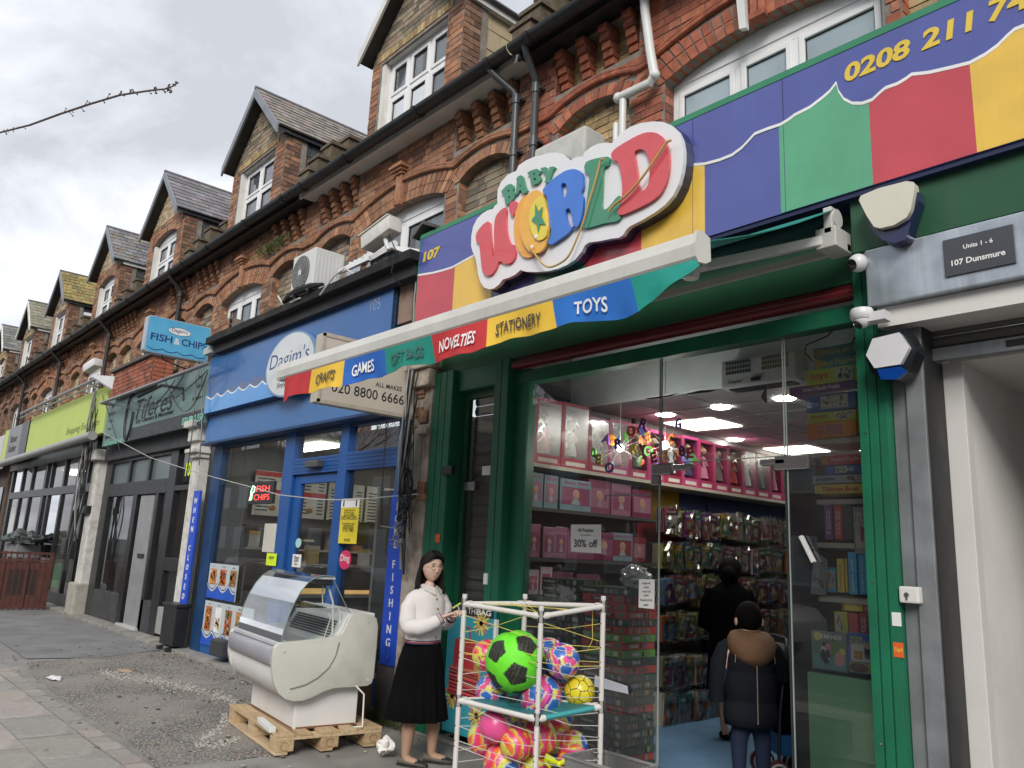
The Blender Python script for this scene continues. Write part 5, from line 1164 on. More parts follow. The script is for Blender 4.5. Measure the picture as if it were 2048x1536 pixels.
 # notices on the glass
 def notice(label,px0,py0,px1,py1,m,Yn=4.4,lines=(),name='notice',cat='notice',skew=0,ov=False):
  a,b=W(px0,py0,Yn),W(px1,py1,Yn);zt,zb=a.z,b.z
  o=thing(name,label,cat,((a.x+b.x)/2,Yn,zb));q=MB()
  if ov:q.prism([((a.x+b.x)/2+(b.x-a.x)/2*math.cos(2*math.pi*i/28),(zt+zb)/2+(zt-zb)/2*math.sin(2*math.pi*i/28))for i in range(28)],'y',Yn,Yn+.004)
  else:q.hexa([(a.x,Yn,zb),(b.x,Yn,zb),(b.x,Yn,zt),(a.x,Yn,zt)],[(a.x,Yn+.004,zb),(b.x,Yn+.004,zb),(b.x,Yn+.004,zt),(a.x,Yn+.004,zt)])
  q.build('sheet',m,o)
  for s,f,h,mm in lines:
   text(s,((a.x+b.x)/2,Yn-.002,lerp(zb,zt,f)),XU,ZU,mm,o,w=(b.x-a.x)*h)
  return o,a,b
 yl=flat('notice_yellow',(.72,.58,.03));
 o,a,b=notice('tall yellow social distancing notice on the fish shop window',684,998,712,1088,yl,lines=(('PLEASE PRACTICE',.74,.6,BLACK),('SOCIAL',.66,.6,BLACK),('DISTANCING',.57,.85,BLACK),('BY STAYING AT LEAST',.44,.7,BLACK),('2 METRES AWAY',.39,.6,BLACK),('FROM OTHERS',.34,.6,BLACK),('AT ALL TIMES',.29,.6,BLACK),('BONE',.08,.3,BLACK)))
 q=MB();q.box(a.x,a.y-.003,lerp(b.z,a.z,.8),b.x,a.y-.001,a.z);q.build('white_head',WHITE,o);q=MB()
 for u in(.15,.85):x=lerp(a.x,b.x,u);q.box(x-.012,a.y-.005,lerp(b.z,a.z,.83),x+.012,a.y-.003,lerp(b.z,a.z,.96))
 q.build('pictogram',BLACK,o)
 notice('round pink Ding sticker below the yellow notice',680,1100,700,1140,flat('pink_sticker',(.62,.03,.12)),lines=(('Ding',.55,.75,WHITE),),name='sticker',cat='sticker',ov=True)
 notice('small white notice on the fish shop door',586,1108,600,1135,WHITE,lines=(('Please',.75,.6,BLACK),('push',.5,.5,BLACK),('door',.25,.4,BLACK)))
 notice('fluorescent yellow note taped to the blue door post',534,1106,551,1132,flat('fluo_note',(.65,.85,.02)),lines=(('open',.6,.5,BLACK),))
 notice('large crumpled cream paper taped inside the fish shop window',530,1047,560,1106,flat('cream_paper',(.55,.53,.46)),4.46)
 notice('pale blue round sticker on the fish shop door glass',592,1076,601,1096,flat('sticker_cyan',(.35,.6,.62)),name='sticker',cat='sticker',ov=True)
 # neon fish sign
 a,b=W(501,965,4.44),W(545,1008,4.44);z1,z0=a.z,W(520,1008,4.44).z
 o=thing('led_sign','black LED sign with red FISH CHIPS letters in the fish shop window','sign',(a.x,4.44,z0));bx(o,'housing',BLACKF,a.x,b.x,4.43,4.47,z0,z1,.006)
 RL=mat('led_red',(.9,.06,.05),.5,emit=1.6,var=0);GL=mat('led_green',(.45,.9,.5),.5,emit=1.2,var=0)
 mx_=(a.x+b.x)/2+.05;text('FISH',(mx_+.02,4.428,lerp(z0,z1,.68)),XU,ZU,RL,o,w=(b.x-a.x)*.52,h=(z1-z0)*.26,bold=-.01);text('CHIPS',(mx_,4.428,lerp(z0,z1,.3)),XU,ZU,RL,o,w=(b.x-a.x)*.62,h=(z1-z0)*.26,bold=-.01)
 q=MB();x=a.x+.09;q.tube([(x+.1,4.425,z1-.07),(x+.04,4.425,z1-.05),(x,4.425,z1-.12),(x-.0,4.425,z0+.1),(x-.03,4.425,z0+.05),(x+.03,4.425,z0+.06),(x+.04,4.425,z0+.15),(x+.09,4.425,z1-.13),(x+.1,4.425,z1-.07)],.008,6);q.build('fish_outline',GL,o)
 bx(None,'hanging_screen',mat('white_screen',(.42,.47,.48),.5),W(450,970,4.52).x,W(492,970,4.52).x,4.52,4.53,1.27,2.36,0);tag(bpy.data.objects['hanging_screen'],'frosted white panel standing inside the left of the fish shop window','screen')
 # blue board LONE FISHING
 q=MB();q.box(-6.545,4.3,.5,-6.28,4.335,2.08);o=tag(q.build('vertical_sign',mat('board_blue',(.02,.08,.55),.35,var=.06)),'bright blue board with vertical white letters LONE FISHING beside the pillar','sign')
 zz=1.95
 for ch in 'LONE FISHING':
  if ch!=' ':text(ch,(-6.42,4.298,zz),XU,ZU,WHITE,o,h=.075,bold=.01,th=.004)
  zz-=.118 if ch!=' 'else.07
 q=MB();q.tube([(-6.41+.045*math.cos(a_),4.297,.6+.07*math.sin(a_))for a_ in(i*.4 for i in range(16))],.004,5);q.build('round_emblem',NAVY,o)
 # left board WHEN CLOSED
 q=MB();x0=-12.0;q.box(-11.86,4.33,.5,-11.62,4.36,2.25);o=tag(q.build('vertical_sign',mat('board_blue',(.02,.08,.55),.35,var=.06)),'narrow blue board with vertical white letters WHEN CLOSED by the white pillar','sign')
 zz=2.1
 for ch in 'WHEN CLOSED':
  if ch!=' ':text(ch,(-11.74,4.328,zz),XU,ZU,WHITE,o,h=.08,bold=.01,th=.004)
  zz-=.135
  # utility plug box at the riser foot
 bx(None,'junction_box',flat('dark_box',(.04,.042,.045)),W(434,1290,4.35).x,W(458,1300,4.35).x,4.25,4.4,.12,.32,.02);tag(bpy.data.objects['junction_box'],'small dark junction box low on the blue riser','box')
fish_shop()
# hanging light box and the projecting cream sign
def light_box(name,label,pts,depth_dir,faces):
 pass
def hanging_signs():
 t=thing('light_box_sign','hanging pale blue light box reading FISH & CHIPS','sign',(-12.2,3.8,4.5))
 Xs=-12.25;A,B,C_,D=XP(290,633,Xs),XP(422,650,Xs),XP(418,724,Xs),XP(293,706,Xs)
 y0,y1=(A.y+D.y)/2,(B.y+C_.y)/2;z1,z0=(A.z+B.z)/2,(C_.z+D.z)/2;r=.05
 rr=[]
 for cy_,cz_,a0 in((y1-r,z1-r,0),(y0+r,z1-r,90),(y0+r,z0+r,180),(y1-r,z0+r,270)):
  for k in range(5):a=math.radians(a0+k*22.5);rr.append((cy_+r*math.cos(a),cz_+r*math.sin(a)))
 q=MB();q.prism(rr,'x',Xs-.16,Xs);q.build('housing',flat('lightbox_rim',(.36,.40,.45),.3),t,bevel=.008)
 ins=[(lerp(p[0],(y0+y1)/2,.04),lerp(p[1],(z0+z1)/2,.05))for p in rr]
 for xx in(Xs,Xs-.163):q=MB();q.prism(ins,'x',xx,xx+.003);f=q.build('blue_face',flat('face_sky',(.10,.42,.68),.4,coat=.4),t)
 f=[o for o in t.children if o.name.startswith('blue_face')][0]
 U=Vector((0,1,0));cy_,cz_=(y0+y1)/2,(z0+z1)/2;X1=Xs+.005;w=y1-y0
 text('FISH',(X1,cy_-w*.26,cz_-.035),U,ZU,NAVY,t,w=w*.33,h=.11,bold=.02);text('&',(X1,cy_-w*.02,cz_-.045),U,ZU,WHITE,t,h=.10);text('CHIPS',(X1,cy_+w*.25,cz_-.035),U,ZU,NAVY,t,w=w*.4,h=.11,bold=.02)
 q=MB();q.prism([(cy_+.15*math.cos(a)*1.15,cz_+.115+.062*math.sin(a))for a in(i*math.pi/14 for i in range(28))],'x',Xs+.003,Xs+.0045);q.build('oval_badge',WHITE,t)
 q=MB();q.tube([(Xs+.0045,cy_+.168*math.cos(a),cz_+.115+.06*math.sin(a))for a in(i*math.pi/14 for i in range(28))],.003,4,closed=True);q.build('oval_rim',NAVY,t)
 text("Dagim's",(X1,cy_,cz_+.12),U,ZU,NAVY,t,w=.24)
 pts=[(Xs+.006,lerp(y0+.04,y1-.04,i/60),z0+.05+.035*(1-abs(math.sin(i/60*math.pi*4))))for i in range(61)];q=MB();q.tube(pts,.005,4);q.build('wave_line',NAVY,t)
 q=MB();q.tube([(Xs-.08,y1-.02,cz_),(Xs-.08,4.52,cz_)],.025,8);q.tube([(Xs-.08,y0+.3,z0),(Xs-.08,y0+.32,z0-.06),(Xs-.08,4.4,z0-.2)],.012,6);q.build('mounting_pole',BLACKF,t)
 # cream projecting sign 8800 6666
 t=thing('projecting_sign','weathered cream projecting sign with black phone number 8800 6666','sign',(-6.5,3.8,3.1))
 Xs=-6.42;A,D,C_=XP(668,663,Xs),XP(658,805,Xs),XP(833,822,Xs)
 y0=3.33;y1=4.40;z0,z1=2.82,3.47
 CR_=mat('aged_cream_metal',(.46,.42,.35),.5,var=.1,dirt=.55,ds=5,dcol=(.2,.15,.1));q=MB();q.box(Xs-.13,y0,z0,Xs,y1,z1);q.build('housing',CR_,t,bevel=.008)
 fm=mat('cream_face',(.56,.51,.44),.4,var=.05,dirt=.2,ds=3,dcol=(.4,.34,.27))
 q=MB();q.box(Xs,y0+.03,z0+.03,Xs+.003,y1-.03,z1-.03);q.build('face',fm,t)
 q=MB();
 for(ya,yb,za,zb)in((y0,y1,z1-.03,z1+.006),(y0,y1,z0-.006,z0+.03),(y0,y0+.03,z0,z1),(y1-.03,y1,z0,z1)):q.box(Xs,ya,za,Xs+.01,yb,zb)
 q.build('frame',CR_,t)
 U=Vector((0,1,0));text('020 8800 6666',(Xs+.005,(y0+y1)/2+.0,z0+.165),U,ZU,BLACK,t,w=.80,h=.095,bold=.004);text('ALL MAKES',(Xs+.005,y0+.75,z0+.27),U,ZU,BLACK,t,w=.3,bold=.01)
 q=MB();q.tube([(Xs-.06,y1,z1-.1),(Xs-.06,4.55,z1-.1)],.02,8);q.build('mounting_pole',BLACKF,t)
hanging_signs()
# pillars between shops
def pillars():
 PLS=mat('peeling_plaster',(.42,.36,.30),.9,var=.3,vs=7,bump=.9,bs=25,dirt=.95,ds=4.5,dcol=(.12,.075,.055))
 WH=mat('peeling_white',(.62,.61,.57),.8,var=.1,vs=7,bump=.6,bs=25,dirt=.6,ds=6,dcol=(.22,.2,.18))
 t=thing('decayed_pillar','decayed plaster and brick pillar draped in cables between the fish and toy shops','pillar',(-6.15,4.35,0))
 q=MB();q.box(-6.29,4.3,0,-5.99,4.5,3.2);q.build('shaft',PLS,t,bevel=.02)
 q=MB()
 for i,(z0,z1,e,ya)in enumerate(((2.62,2.68,.05,4.24),(2.68,2.72,.02,4.28),(3.08,3.25,.06,4.22),(3.25,3.4,.09,4.18),(3.4,3.55,.05,4.24))):q.box(-6.29-e*.6,ya,z0,-5.99+e*.4,4.4,z1)
 q.build('capital',PLS,t,bevel=.015)
 rr=random.Random(2);q=MB()
 for i in range(26):
  z=2.72+rr.random()*.45 if i<18 else 2+rr.random()*.5;x=rr.uniform(-6.28,-6.08);q.box(x,4.285-rr.uniform(0,.02),z,x+rr.uniform(.05,.17),4.31,z+.06,vary(PAL['brown'][rr.randrange(5)],.3))
 q.build('exposed_brickwork',TINT,t,bevel=.006,kind='stuff')
 bx(t,'base_block',mat('dark_stone',(.1,.095,.085),.9,var=.3,bump=.6,bs=20,dirt=.5),-6.6,-5.99,4.31,4.5,0,.52,.02)
 bx(t,'meter_box',mat('pale_box',(.45,.43,.4),.7,dirt=.6,ds=8),-6.26,-6.1,4.22,4.3,2.1,2.62,.01)
 # bundle of cables
 c=thing('cable_bundle','tangle of black cables hanging down the decayed pillar','cables',(-6.2,4.2,2));rr=random.Random(11)
 for i in range(16):
  x=-6.2+rr.uniform(-.09,.09);pts=[];y=4.24-rr.uniform(0,.05);ph=rr.uniform(0,6)
  zt=rr.uniform(2.6,4.2);zb=rr.uniform(1.3,1.9)
  for k in range(14):u=k/13;pts.append((x+.05*math.sin(ph+u*5)*math.sin(u*3.14)+rr.uniform(-.006,.006)+.02*u,y+.015*math.sin(ph+u*9)-.05*math.sin(3.14*u),lerp(zt,zb,u)))
  q=MB();q.tube(pts,rr.choice([.006,.008,.011,.005]),5);q.build('cable',BLACKF if i%5 else flat('grey_cable',(.3,.3,.29)),c,smooth=True)
 for i in range(5): # coils
  q=MB();cx,cz,R=-6.13+rr.uniform(-.05,.04),2.0+rr.uniform(-.2,.2),rr.uniform(.07,.13);q.tube([(cx+R*.6*math.cos(a)+rr.uniform(-.01,.01),4.18+rr.uniform(-.02,.02),cz+R*1.5*math.sin(a))for a in(j*.35 for j in range(36))],.006,5);q.build('cable_coil',BLACKF,c,smooth=True)
 q=MB()
 for i in range(60):
  x,z=-6.12+rr.gauss(0,.045),2.03+rr.gauss(0,.1);a=Vector((x,4.17+rr.uniform(-.03,.03),z));q.tube([a,a+Vector((rr.uniform(-.05,.05),rr.uniform(-.04,.02),rr.uniform(-.06,.05)))],.003,3)
 q.build('wire_ends',BLACKF,c,kind='stuff')
 for i in range(7):
  q=MB();a=Vector((-6.2+rr.uniform(-.05,.08),4.2,1.75+rr.uniform(-.15,.1)));q.tube([a,a+Vector((rr.uniform(-.1,.1),-.06,-.08)),a+Vector((rr.uniform(-.18,.12),-.1,rr.uniform(-.1,.02)))],.006,5);q.build('loose_wire',flat('grey_cable',(.3,.3,.29)),c,smooth=True)
  # hanging chain on the fish shop jamb
 ch=thing('hanging_chain','thin dark chain hanging down the right blue jamb of the fish shop','chain',(-6.63,4.2,2));tor=None
 x,z=-6.62,4.25;k=0
 while z>1.75:
  if not(2.75<z<3.0 and False):
   if tor is None:
    q=MB();q.tube([(.010*math.cos(a),0,.020*math.sin(a))for a in(j*math.pi/5 for j in range(10))],.0035,4,closed=True);tor=q.mesh('link',BLACKF)
   inst('link',tor,(x+.1*max(0,2.4-z)**1.5,4.22,z),ch,rot=(0,0,1.57*(k%2)))
  z-=.032;k+=1
  # long clothesline-like cable across
 pts=[W(200,862,4.1),W(300,915,4.0),W(378,940,3.95),W(430,955,4.0),W(505,975,4.05),W(560,990,4.08),W(640,999,4.1),W(700,1000,4.12),W(760,995,4.15),W(838,988,4.2)]
 q=MB();q.tube(pts,.006,6);tag(q.build('slack_cable',flat('pale_cable',(.42,.42,.4)),smooth=True),'pale slack cable strung across the fish shop front','cable')
 # debris between sign ends
 q=MB();q.box(-6.62,4.25,3.8,-6.38,4.5,4.25);tag(q.build('rusty_box',mat('rusty',(.28,.2,.16),.8,dirt=.9,ds=6,dcol=(.2,.07,.03))),'rusty pale box between the blue and the striped sign','box')
 # white pillar with ornate console between tailor and fish shop
 t=thing('white_pillar','narrow white painted pillar between the dark shop and fish shop','pillar',(-12,4.35,0))
 bx(t,'shaft',WH,-12.2,-11.9,4.36,4.52,.0,2.75,.015)
 q=MB()
 for e,z0,z1 in((.03,2.75,2.82),(.06,2.82,2.88),(.02,2.88,3.0),(.05,3.0,3.2),(.09,3.2,3.3),(.03,3.3,3.34)):q.box(-12.2-e*.5,4.36-e*2,z0,-11.9+e,4.5,z1)
 q.build('console',WH,t,bevel=.012)
 t=thing('white_pillar','grimy white pillar with loose wires between the lime and dark shops','pillar',(-17.3,4.35,0))
 bx(t,'shaft',WH,-17.6,-17.2,4.33,4.52,.45,3.0,.02);bx(t,'base_block',mat('pillar_base',(.4,.38,.33),.9,var=.2,dirt=.7,ds=4),-17.7,-17.15,4.25,4.52,0,.62,.04)
 bx(t,'capital',WH,-17.7,-17.1,4.22,4.5,3.0,3.22,.03);bx(t,'black_bracket',BLACKF,-17.7,-17.2,4.25,4.33,1.95,2.1,.01)
 bx(t,'meter_cabinet',BLACKF,-18.1,-17.75,4.1,4.33,1.05,1.45,.02)
 rr=random.Random(21)
 w=thing('cable_bundle','black wires hanging in front of the grimy white pillar','cables',(-17.4,4.1,3))
 for i in range(12):
  q=MB();x=-17.5+rr.uniform(-.2,.25);ph=rr.uniform(0,6);zt,zb=rr.uniform(3.4,4.5),rr.uniform(.3,2.6)
  q.tube([(x+.12*math.sin(ph+u*4)*math.sin(3.1*u),4.15-.05*math.sin(u*7+ph),lerp(zt,zb,u))for u in(k/12 for k in range(13))],.012,5);q.build('cable',BLACKF if i%4 else flat('grey_cable',(.3,.3,.29)),w,smooth=True)
 for i,(a,b,sag,y)in enumerate((((205,800),(416,740),45,4.05),((230,790),(380,730),60,4.06),((260,800),(350,760),30,4.07),((330,760),(415,745),70,4.05),((395,720),(372,960),8,4.15),((402,720),(398,930),12,4.14),((205,790),(240,900),-10,4.1))):
  q=MB();q.tube([W(lerp(a[0],b[0],u)+(sag*.3*math.sin(u*3.14)if sag<20 else 0),lerp(a[1],b[1],u)+sag*math.sin(3.14*u),y)for u in(k/10 for k in range(11))],.008,5);tag(q.build('sagging_wire',BLACKF,smooth=True),'black wire sagging across the tailor sign, %s from its left end'%ORD[i],'wire','wires across the tailor sign')
pillars()
# ------------------------------------------------------------------ dark framed shop with grey-green banner
def tailor_shop():
 t=thing('dark_shop_front','black framed shop front with blank door and grey green banner above','shopfront',(-14.5,4.5,0));Y=4.48
 v=lambda x0,x1,z0,z1,m=BLACKF,nm='frame_post',y=Y:bx(t,nm,m,x0,x1,y,y+.1,z0,z1,.006)
 v(-17.15,-16.75,0,3.0);v(-15.2,-14.98,.05,2.3);v(-14.0,-13.86,.05,2.3);v(-13.5,-13.16,0,3.05);v(-12.25,-12.2,0,3.05)
 v(-16.75,-13.5,2.28,2.52,CHAR,'transom_rail');v(-16.75,-13.5,2.92,3.0,BLACKF,'head_rail');v(-15.72,-15.6,2.52,2.92);v(-14.62,-14.5,2.52,2.92)
 v(-13.16,-12.25,2.3,2.38,BLACKF,'transom_rail');v(-16.75,-15.2,.05,.55,CHAR,'stall_riser');v(-14.98+.98,-13.5,.05,.55,CHAR,'stall_riser');v(-13.16,-12.25,.1,.5,mat('pale_riser',(.3,.31,.3),.6),'stall_riser');v(-13.16,-12.25,1.05,1.25,BLACKF,'letter_rail')
 CG=mat('grey_green_glazing',(.12,.15,.15),.3,var=.2,vs=1.5)
 for x0,x1,z0,z1,m in((-16.75,-15.2,.55,2.28,GLASSF),(-13.86,-13.5,.55,2.28,GLASSF),(-16.75,-15.72,2.52,2.92,CG),(-15.6,-14.62,2.52,2.92,CG),(-14.5,-13.5,2.52,2.92,CG),(-13.16,-12.25,.5,2.3,GLASSF),(-13.16,-12.25,2.38,3.0,GLASSF)):
  bx(t,'window_pane',m,x0,x1,Y+.05,Y+.056,z0,z1,0)
 d=MB();d.box(-14.85,Y+.03,.08,-14.15,Y+.08,2.26);dd=d.build('white_door',mat('door_white',(.27,.275,.28),.35),t,bevel=.005);bx(dd,'letter_plate',BLACKF,-14.55,-14.25,Y+.01,Y+.03,1.2,1.27);bx(t,'sill_step',flat('sill_alu',(.5,.5,.5),.4),-15.0,-13.95,Y-.05,Y+.03,.05,.09)
 bx(t,'header_board',CHAR,-17.1,-12.2,4.4,4.6,2.98,3.3,.01)
 r=room('pale curtained interior of the dark shop',-17,-12.2,4.62,7.5,.05,3.2,flat('tailor_wall',(.42,.42,.40)),flat('tailor_floor',(.2,.19,.18)),flat('tailor_ceiling',(.5,.5,.5)))
 c=MB();n=60
 for i in range(n):x=lerp(-16.7,-15.1,i/n);c.quad((x,4.8+.02*math.sin(i),.5),(x+1.6/n,4.8+.02*math.sin(i+1),.5),(x+1.6/n,4.8+.02*math.sin(i+1),2.9),(x,4.8+.02*math.sin(i),2.9))
 tag(c.build('net_curtain',flat('curtain_pale',(.36,.38,.38))),'pale curtain behind the left pane of the dark shop','curtain')
 bx(None,'carton',flat('carton_brown',(.35,.24,.14)),-15.9,-15.4,4.66,4.78,.55,.95);tag(bpy.data.objects['carton'],'brown carton standing inside the dark shop window','carton')
 text('103',W(379,938,Y+.04),XU,ZU,mat('fluo_number',(.75,.95,.03),.5),t,w=.34,h=.22,bold=.03)
 s=thing('banner_sign','grey green banner sign with black script lettering of the dry cleaner','sign',(-14.6,4.22,3.2));Ys=4.22
 x0,x1=W(212,840,Ys).x,W(414,790,Ys).x;z0,z1=3.22,4.12
 bm_=mat('banner_grey_green',(.17,.26,.25),.55,var=.08,vs=2,bump=.25,bs=5,dirt=.3,ds=2,dcol=(.12,.17,.165));bx(s,'banner',bm_,x0,x1,Ys,Ys+.05,z0,z1,.01);bx(s,'dark_strip',CHAR,x0+1.7,x1,Ys-.004,Ys,z0,z0+.22,0)
 INK=flat('banner_ink',(.015,.018,.02))
 text('Tiferes',(lerp(x0,x1,.54),Ys-.006,z1-.36),XU,ZU,INK,s,w=1.9,h=.36,shear=.25,bold=.0);q=MB();cx,cz=lerp(x0,x1,.3),z1-.45
 q.tube([(cx+.2*math.cos(a),Ys-.01,cz+.42*math.sin(a))for a in(1.2+j*.25 for j in range(22))],.03,6);q.tube([(lerp(x0,x1,.36)+.0,Ys-.01,z1-.12),(lerp(x0,x1,.6),Ys-.01,z1-.06),(lerp(x0,x1,.8),Ys-.01,z1-.25),(lerp(x0,x1,.82),Ys-.01,z1-.45)],.02,6);q.build('script_flourish',INK,s)
 text('Dry Cleaners & Menswear',(lerp(x0,x1,.56),Ys-.006,z0+.31),XU,ZU,INK,s,w=1.9,h=.1,bold=.02);text('020 8802 550',(x1-.45,Ys-.008,z0+.1),XU,ZU,flat('mint',(.3,.75,.62)),s,w=.85,h=.12,bold=.02);text('103 Dunsmure Road',(x0+.75,Ys-.006,z0+.05),XU,ZU,flat('mint',(.3,.75,.62)),s,w=1.1,h=.09)
 for k,(w_,zz)in enumerate((('Free',.75),('pickup',.6),('& delivery',.42))):text(w_,(x1-.35,Ys-.006,z0+zz-.0),XU,ZU,INK,s,w=.18+.13*k,h=.075)
 for k,w_ in enumerate(('Suits','Alterations','Cleaning','Repairs','Menswear')):text(w_,(x0+.35,Ys-.006,z1-.12-k*.15),XU,ZU,INK,s,h=.07)
 p=MB();p.tube([W(203,806,4.0),W(418,726,4.0)],.03,10);p.tube([W(203,806,4.0),W(203,806,4.0)+Vector((-.01,.4,0))],.03,8);tag(p.build('awning_pole',flat('steel_pole',(.25,.25,.26),.3,metal=.4),smooth=True),'grey steel pole along the top of the grey green banner','pole')
 # bin
 b=thing('litter_bin','tall black box bin standing by the white pillar','bin',G(340,1280));a=G(322,1278);
 bx0,bx1=W(325,1250,4.22).x,W(352,1250,4.22).x;bx(b,'body',mat('bin_black',(.014,.015,.017),.4,var=.3),bx0,bx1,4.2,4.38,.08,.60,.012);bx(b,'lid',mat('bin_black',(.014,.015,.017),.4),bx0-.02,bx1+.02,4.18,4.4,.60,.65,.012)
 for x in(bx0+.1,bx1-.1):bx(b,'foot',BLACKF,x-.05,x+.05,4.15,4.3,.01,.06)
 bx(None,'brick_planter',MORT,-16.2,-13.9,4.1,4.45,4.1,4.6,0);bp=tag(bpy.data.objects['brick_planter'],'low red brick parapet box standing above the grey green banner','parapet');out=[]
 lay(-16.2,-13.9,4.1,4.58,4.1,lambda x,z:False,'red',out,proud=.01)
 for p_ in out:b_=p_;inst('brick',brick_mesh('red',b_[7],PAL['red'][b_[7]]),((b_[0]+b_[1])/2,b_[4]-b_[5],(b_[2]+b_[3])/2),bp,scale=(b_[1]-b_[0],.05,b_[3]-b_[2]))
 q=MB();z=4.105
 while z<4.58:
  q.box(-13.905,4.11,z,-13.89,4.3,z+.065,PAL['red'][0]);q.box(-13.905,4.31,z,-13.89,4.44,z+.065,PAL['red'][2]);z+=.0745
 q.build('brick_return',TINT,bp,kind='stuff');bx(bp,'coping',mat('coping',(.12,.11,.1),.9),-16.3,-13.84,4.04,4.47,4.6,4.66,.01)
 # little brick planter left of fish roof
 bp=thing('brick_planter','small reddish brick box at the left end of the fish shop roof','planter',(-11.8,4.1,4.5));out=[]
 bx(bp,'core',MORT,-11.1,-10.55,4.03,4.45,4.44,4.60,0);lay(-11.1,-10.55,4.44,4.60,4.03,lambda x,z:False,'orange',out,proud=.01)
 for b_ in out:inst('brick',brick_mesh('orange',b_[7],PAL['orange'][b_[7]]),((b_[0]+b_[1])/2,b_[4]-b_[5],(b_[2]+b_[3])/2),bp,scale=(b_[1]-b_[0],.05,b_[3]-b_[2]))
tailor_shop()
def lime_shop():
 t=thing('lime_shop_front','black framed glazed shop front under the lime green sign','shopfront',(-21,4.5,0));Y=4.48
 xs=[-26.6,-25.2,-24.0,-22.5,-21.9,-20.6,-19.4,-18.6]
 for i,x in enumerate(xs):bx(t,'frame_post',BLACKF,x,x+(.22 if i in(3,0)else.14),Y,Y+.1,.05,3.3,.006)
 bx(t,'transom_rail',BLACKF,-26.6,-18.0,Y-.004,Y+.1,2.42,2.6,.006);bx(t,'frame_post',BLACKF,-18.05,-17.8,Y,Y+.1,.0,3.3);bx(t,'stall_riser',BLACKF,-26.6,-18.0,Y-.002,Y+.1,.03,.3,.006);bx(t,'head_board',BLACKF,-26.6,-17.8,4.4,4.6,3.2,3.5)
 for a,b in zip(xs,xs[1:]+[-18.05]):
  bx(t,'window_pane',GLASSF,a+.14,b,Y+.04,Y+.046,.3,2.42,0);bx(t,'window_pane',GLASSF,a+.14,b,Y+.04,Y+.046,2.6,3.2,0)
 r=room('dim interior of the lime sign shop',-27,-17.9,4.62,8.5,.05,3.3,flat('lime_wall',(.33,.27,.2)),flat('lime_floor',(.15,.14,.13)),flat('lime_ceiling',(.45,.45,.43)))
 for x in(-25,-22,-19.5):q=MB();q.box(x-.5,5.6,3.2,x+.5,5.9,3.29);q.build('light_panel',LIT,r)
 rr=random.Random(9)
 for i in range(9):bx(None,'stock_box',flat('stock_%d'%(i%4),[(.33,.24,.15),(.05,.22,.06),(.4,.38,.33),(.2,.14,.1)][i%4]),-25.5+i*.8,-25.1+i*.8,4.8,5.1,.3,.3+rr.uniform(.3,.8));o=[x for x in bpy.data.objects if x.name.startswith('stock_box')][-1];tag(o,'%s stock box inside the lime sign shop, %s from the left'%(['brown','green','cream','dark brown'][i%4],ORD[i]),'box','stock boxes in the lime sign shop')
 s=thing('banner_sign','lime green fabric sign reading Shopping Excellence','sign',(-20,4.25,3.4));Ys=4.2
 x0,x1=W(57,870,Ys).x,W(214,800,Ys).x
 bx(s,'banner',mat('lime_fabric',(.50,.62,.15),.55,var=.05,vs=2,bump=.3,bs=4,dirt=.15,ds=2,dcol=(.38,.5,.1)),x0,x1,Ys,Ys+.1,3.5,4.47,.015)
 text('Shopping Excellence',(lerp(x0,x1,.77),Ys-.004,3.74),XU,ZU,flat('grey_green_ink',(.1,.13,.08)),s,w=2.6,h=.2,shear=.2,bold=-.01)
 p=MB();p.tube([(x0-.6,4.05,4.62),(x1,4.05,4.62)],.035,8);p.tube([(x0-.6,4.05,4.5),(x1,4.05,4.5)],.02,6)
 for i in range(8):x=lerp(x0,x1,i/7);p.tube([(x,4.05,4.62),(x,4.4,4.5)],.018,5)
 tag(p.build('sign_rail',flat('steel_pole',(.25,.25,.26),.3),smooth=True),'tubular rail frame along the top of the lime sign','rail')
 p=MB();p.tube([(x0-3.2,4.02,3.33),(x1+.1,4.02,3.42)],.09,12);tag(p.build('awning_cassette',flat('cassette_grey',(.3,.3,.29),.4),smooth=True),'rolled grey awning cassette below the lime sign','awning')
 bx(None,'black_panel',BLACKF,W(42,880,Ys).x,x0-.02,Ys-.02,Ys+.1,3.42,4.42);tag(bpy.data.objects['black_panel'],'narrow black panel left of the lime sign','panel')
 g=bx(None,'grey_sign',flat('grey_sign',(.2,.2,.215),.4),W(14,900,Ys).x,W(42,880,Ys).x-.02,Ys-.02,Ys+.1,3.4,4.4);tag(g,'grey sign with dark lettering Rimer Kosher left of the lime sign','sign')
 cx=(W(14,900,Ys).x+W(42,880,Ys).x)/2;text('Rimer',(cx,Ys-.024,4.05),XU,ZU,BLACK,g,w=.9,h=.2);text('Kosher',(cx,Ys-.024,3.78),XU,ZU,BLACK,g,w=1.,h=.2)
 bx(None,'lime_end_panel',mat('lime_fabric',(.50,.62,.15),.55),W(5,900,Ys).x,W(14,900,Ys).x-.02,Ys,Ys+.1,3.4,4.4);tag(bpy.data.objects['lime_end_panel'],'slim lime panel at the left edge beside the grey sign','panel')
 bx(None,'pale_sign',flat('pale_sign',(.55,.55,.55)),W(-60,900,Ys).x,W(5,900,Ys).x-.1,Ys,Ys+.1,3.3,4.3);tag(bpy.data.objects['pale_sign'],'pale sign at the far left edge of the photo','sign')
 # far shopfronts filler
 f=thing('far_shop_front','dim brick and glass shop front at the far left end','shopfront',(-35,4.5,0));bx(f,'wall',mat('far_shop_wall',(.09,.06,.045),.8),-43,-27.1,4.5,4.8,0,3.5,0)
 for i in range(6):bx(f,'window_pane',mat('dark_window',(.02,.025,.03),.1),-42+i*2.5,-40+i*2.5,4.46,4.5,.5,2.8)
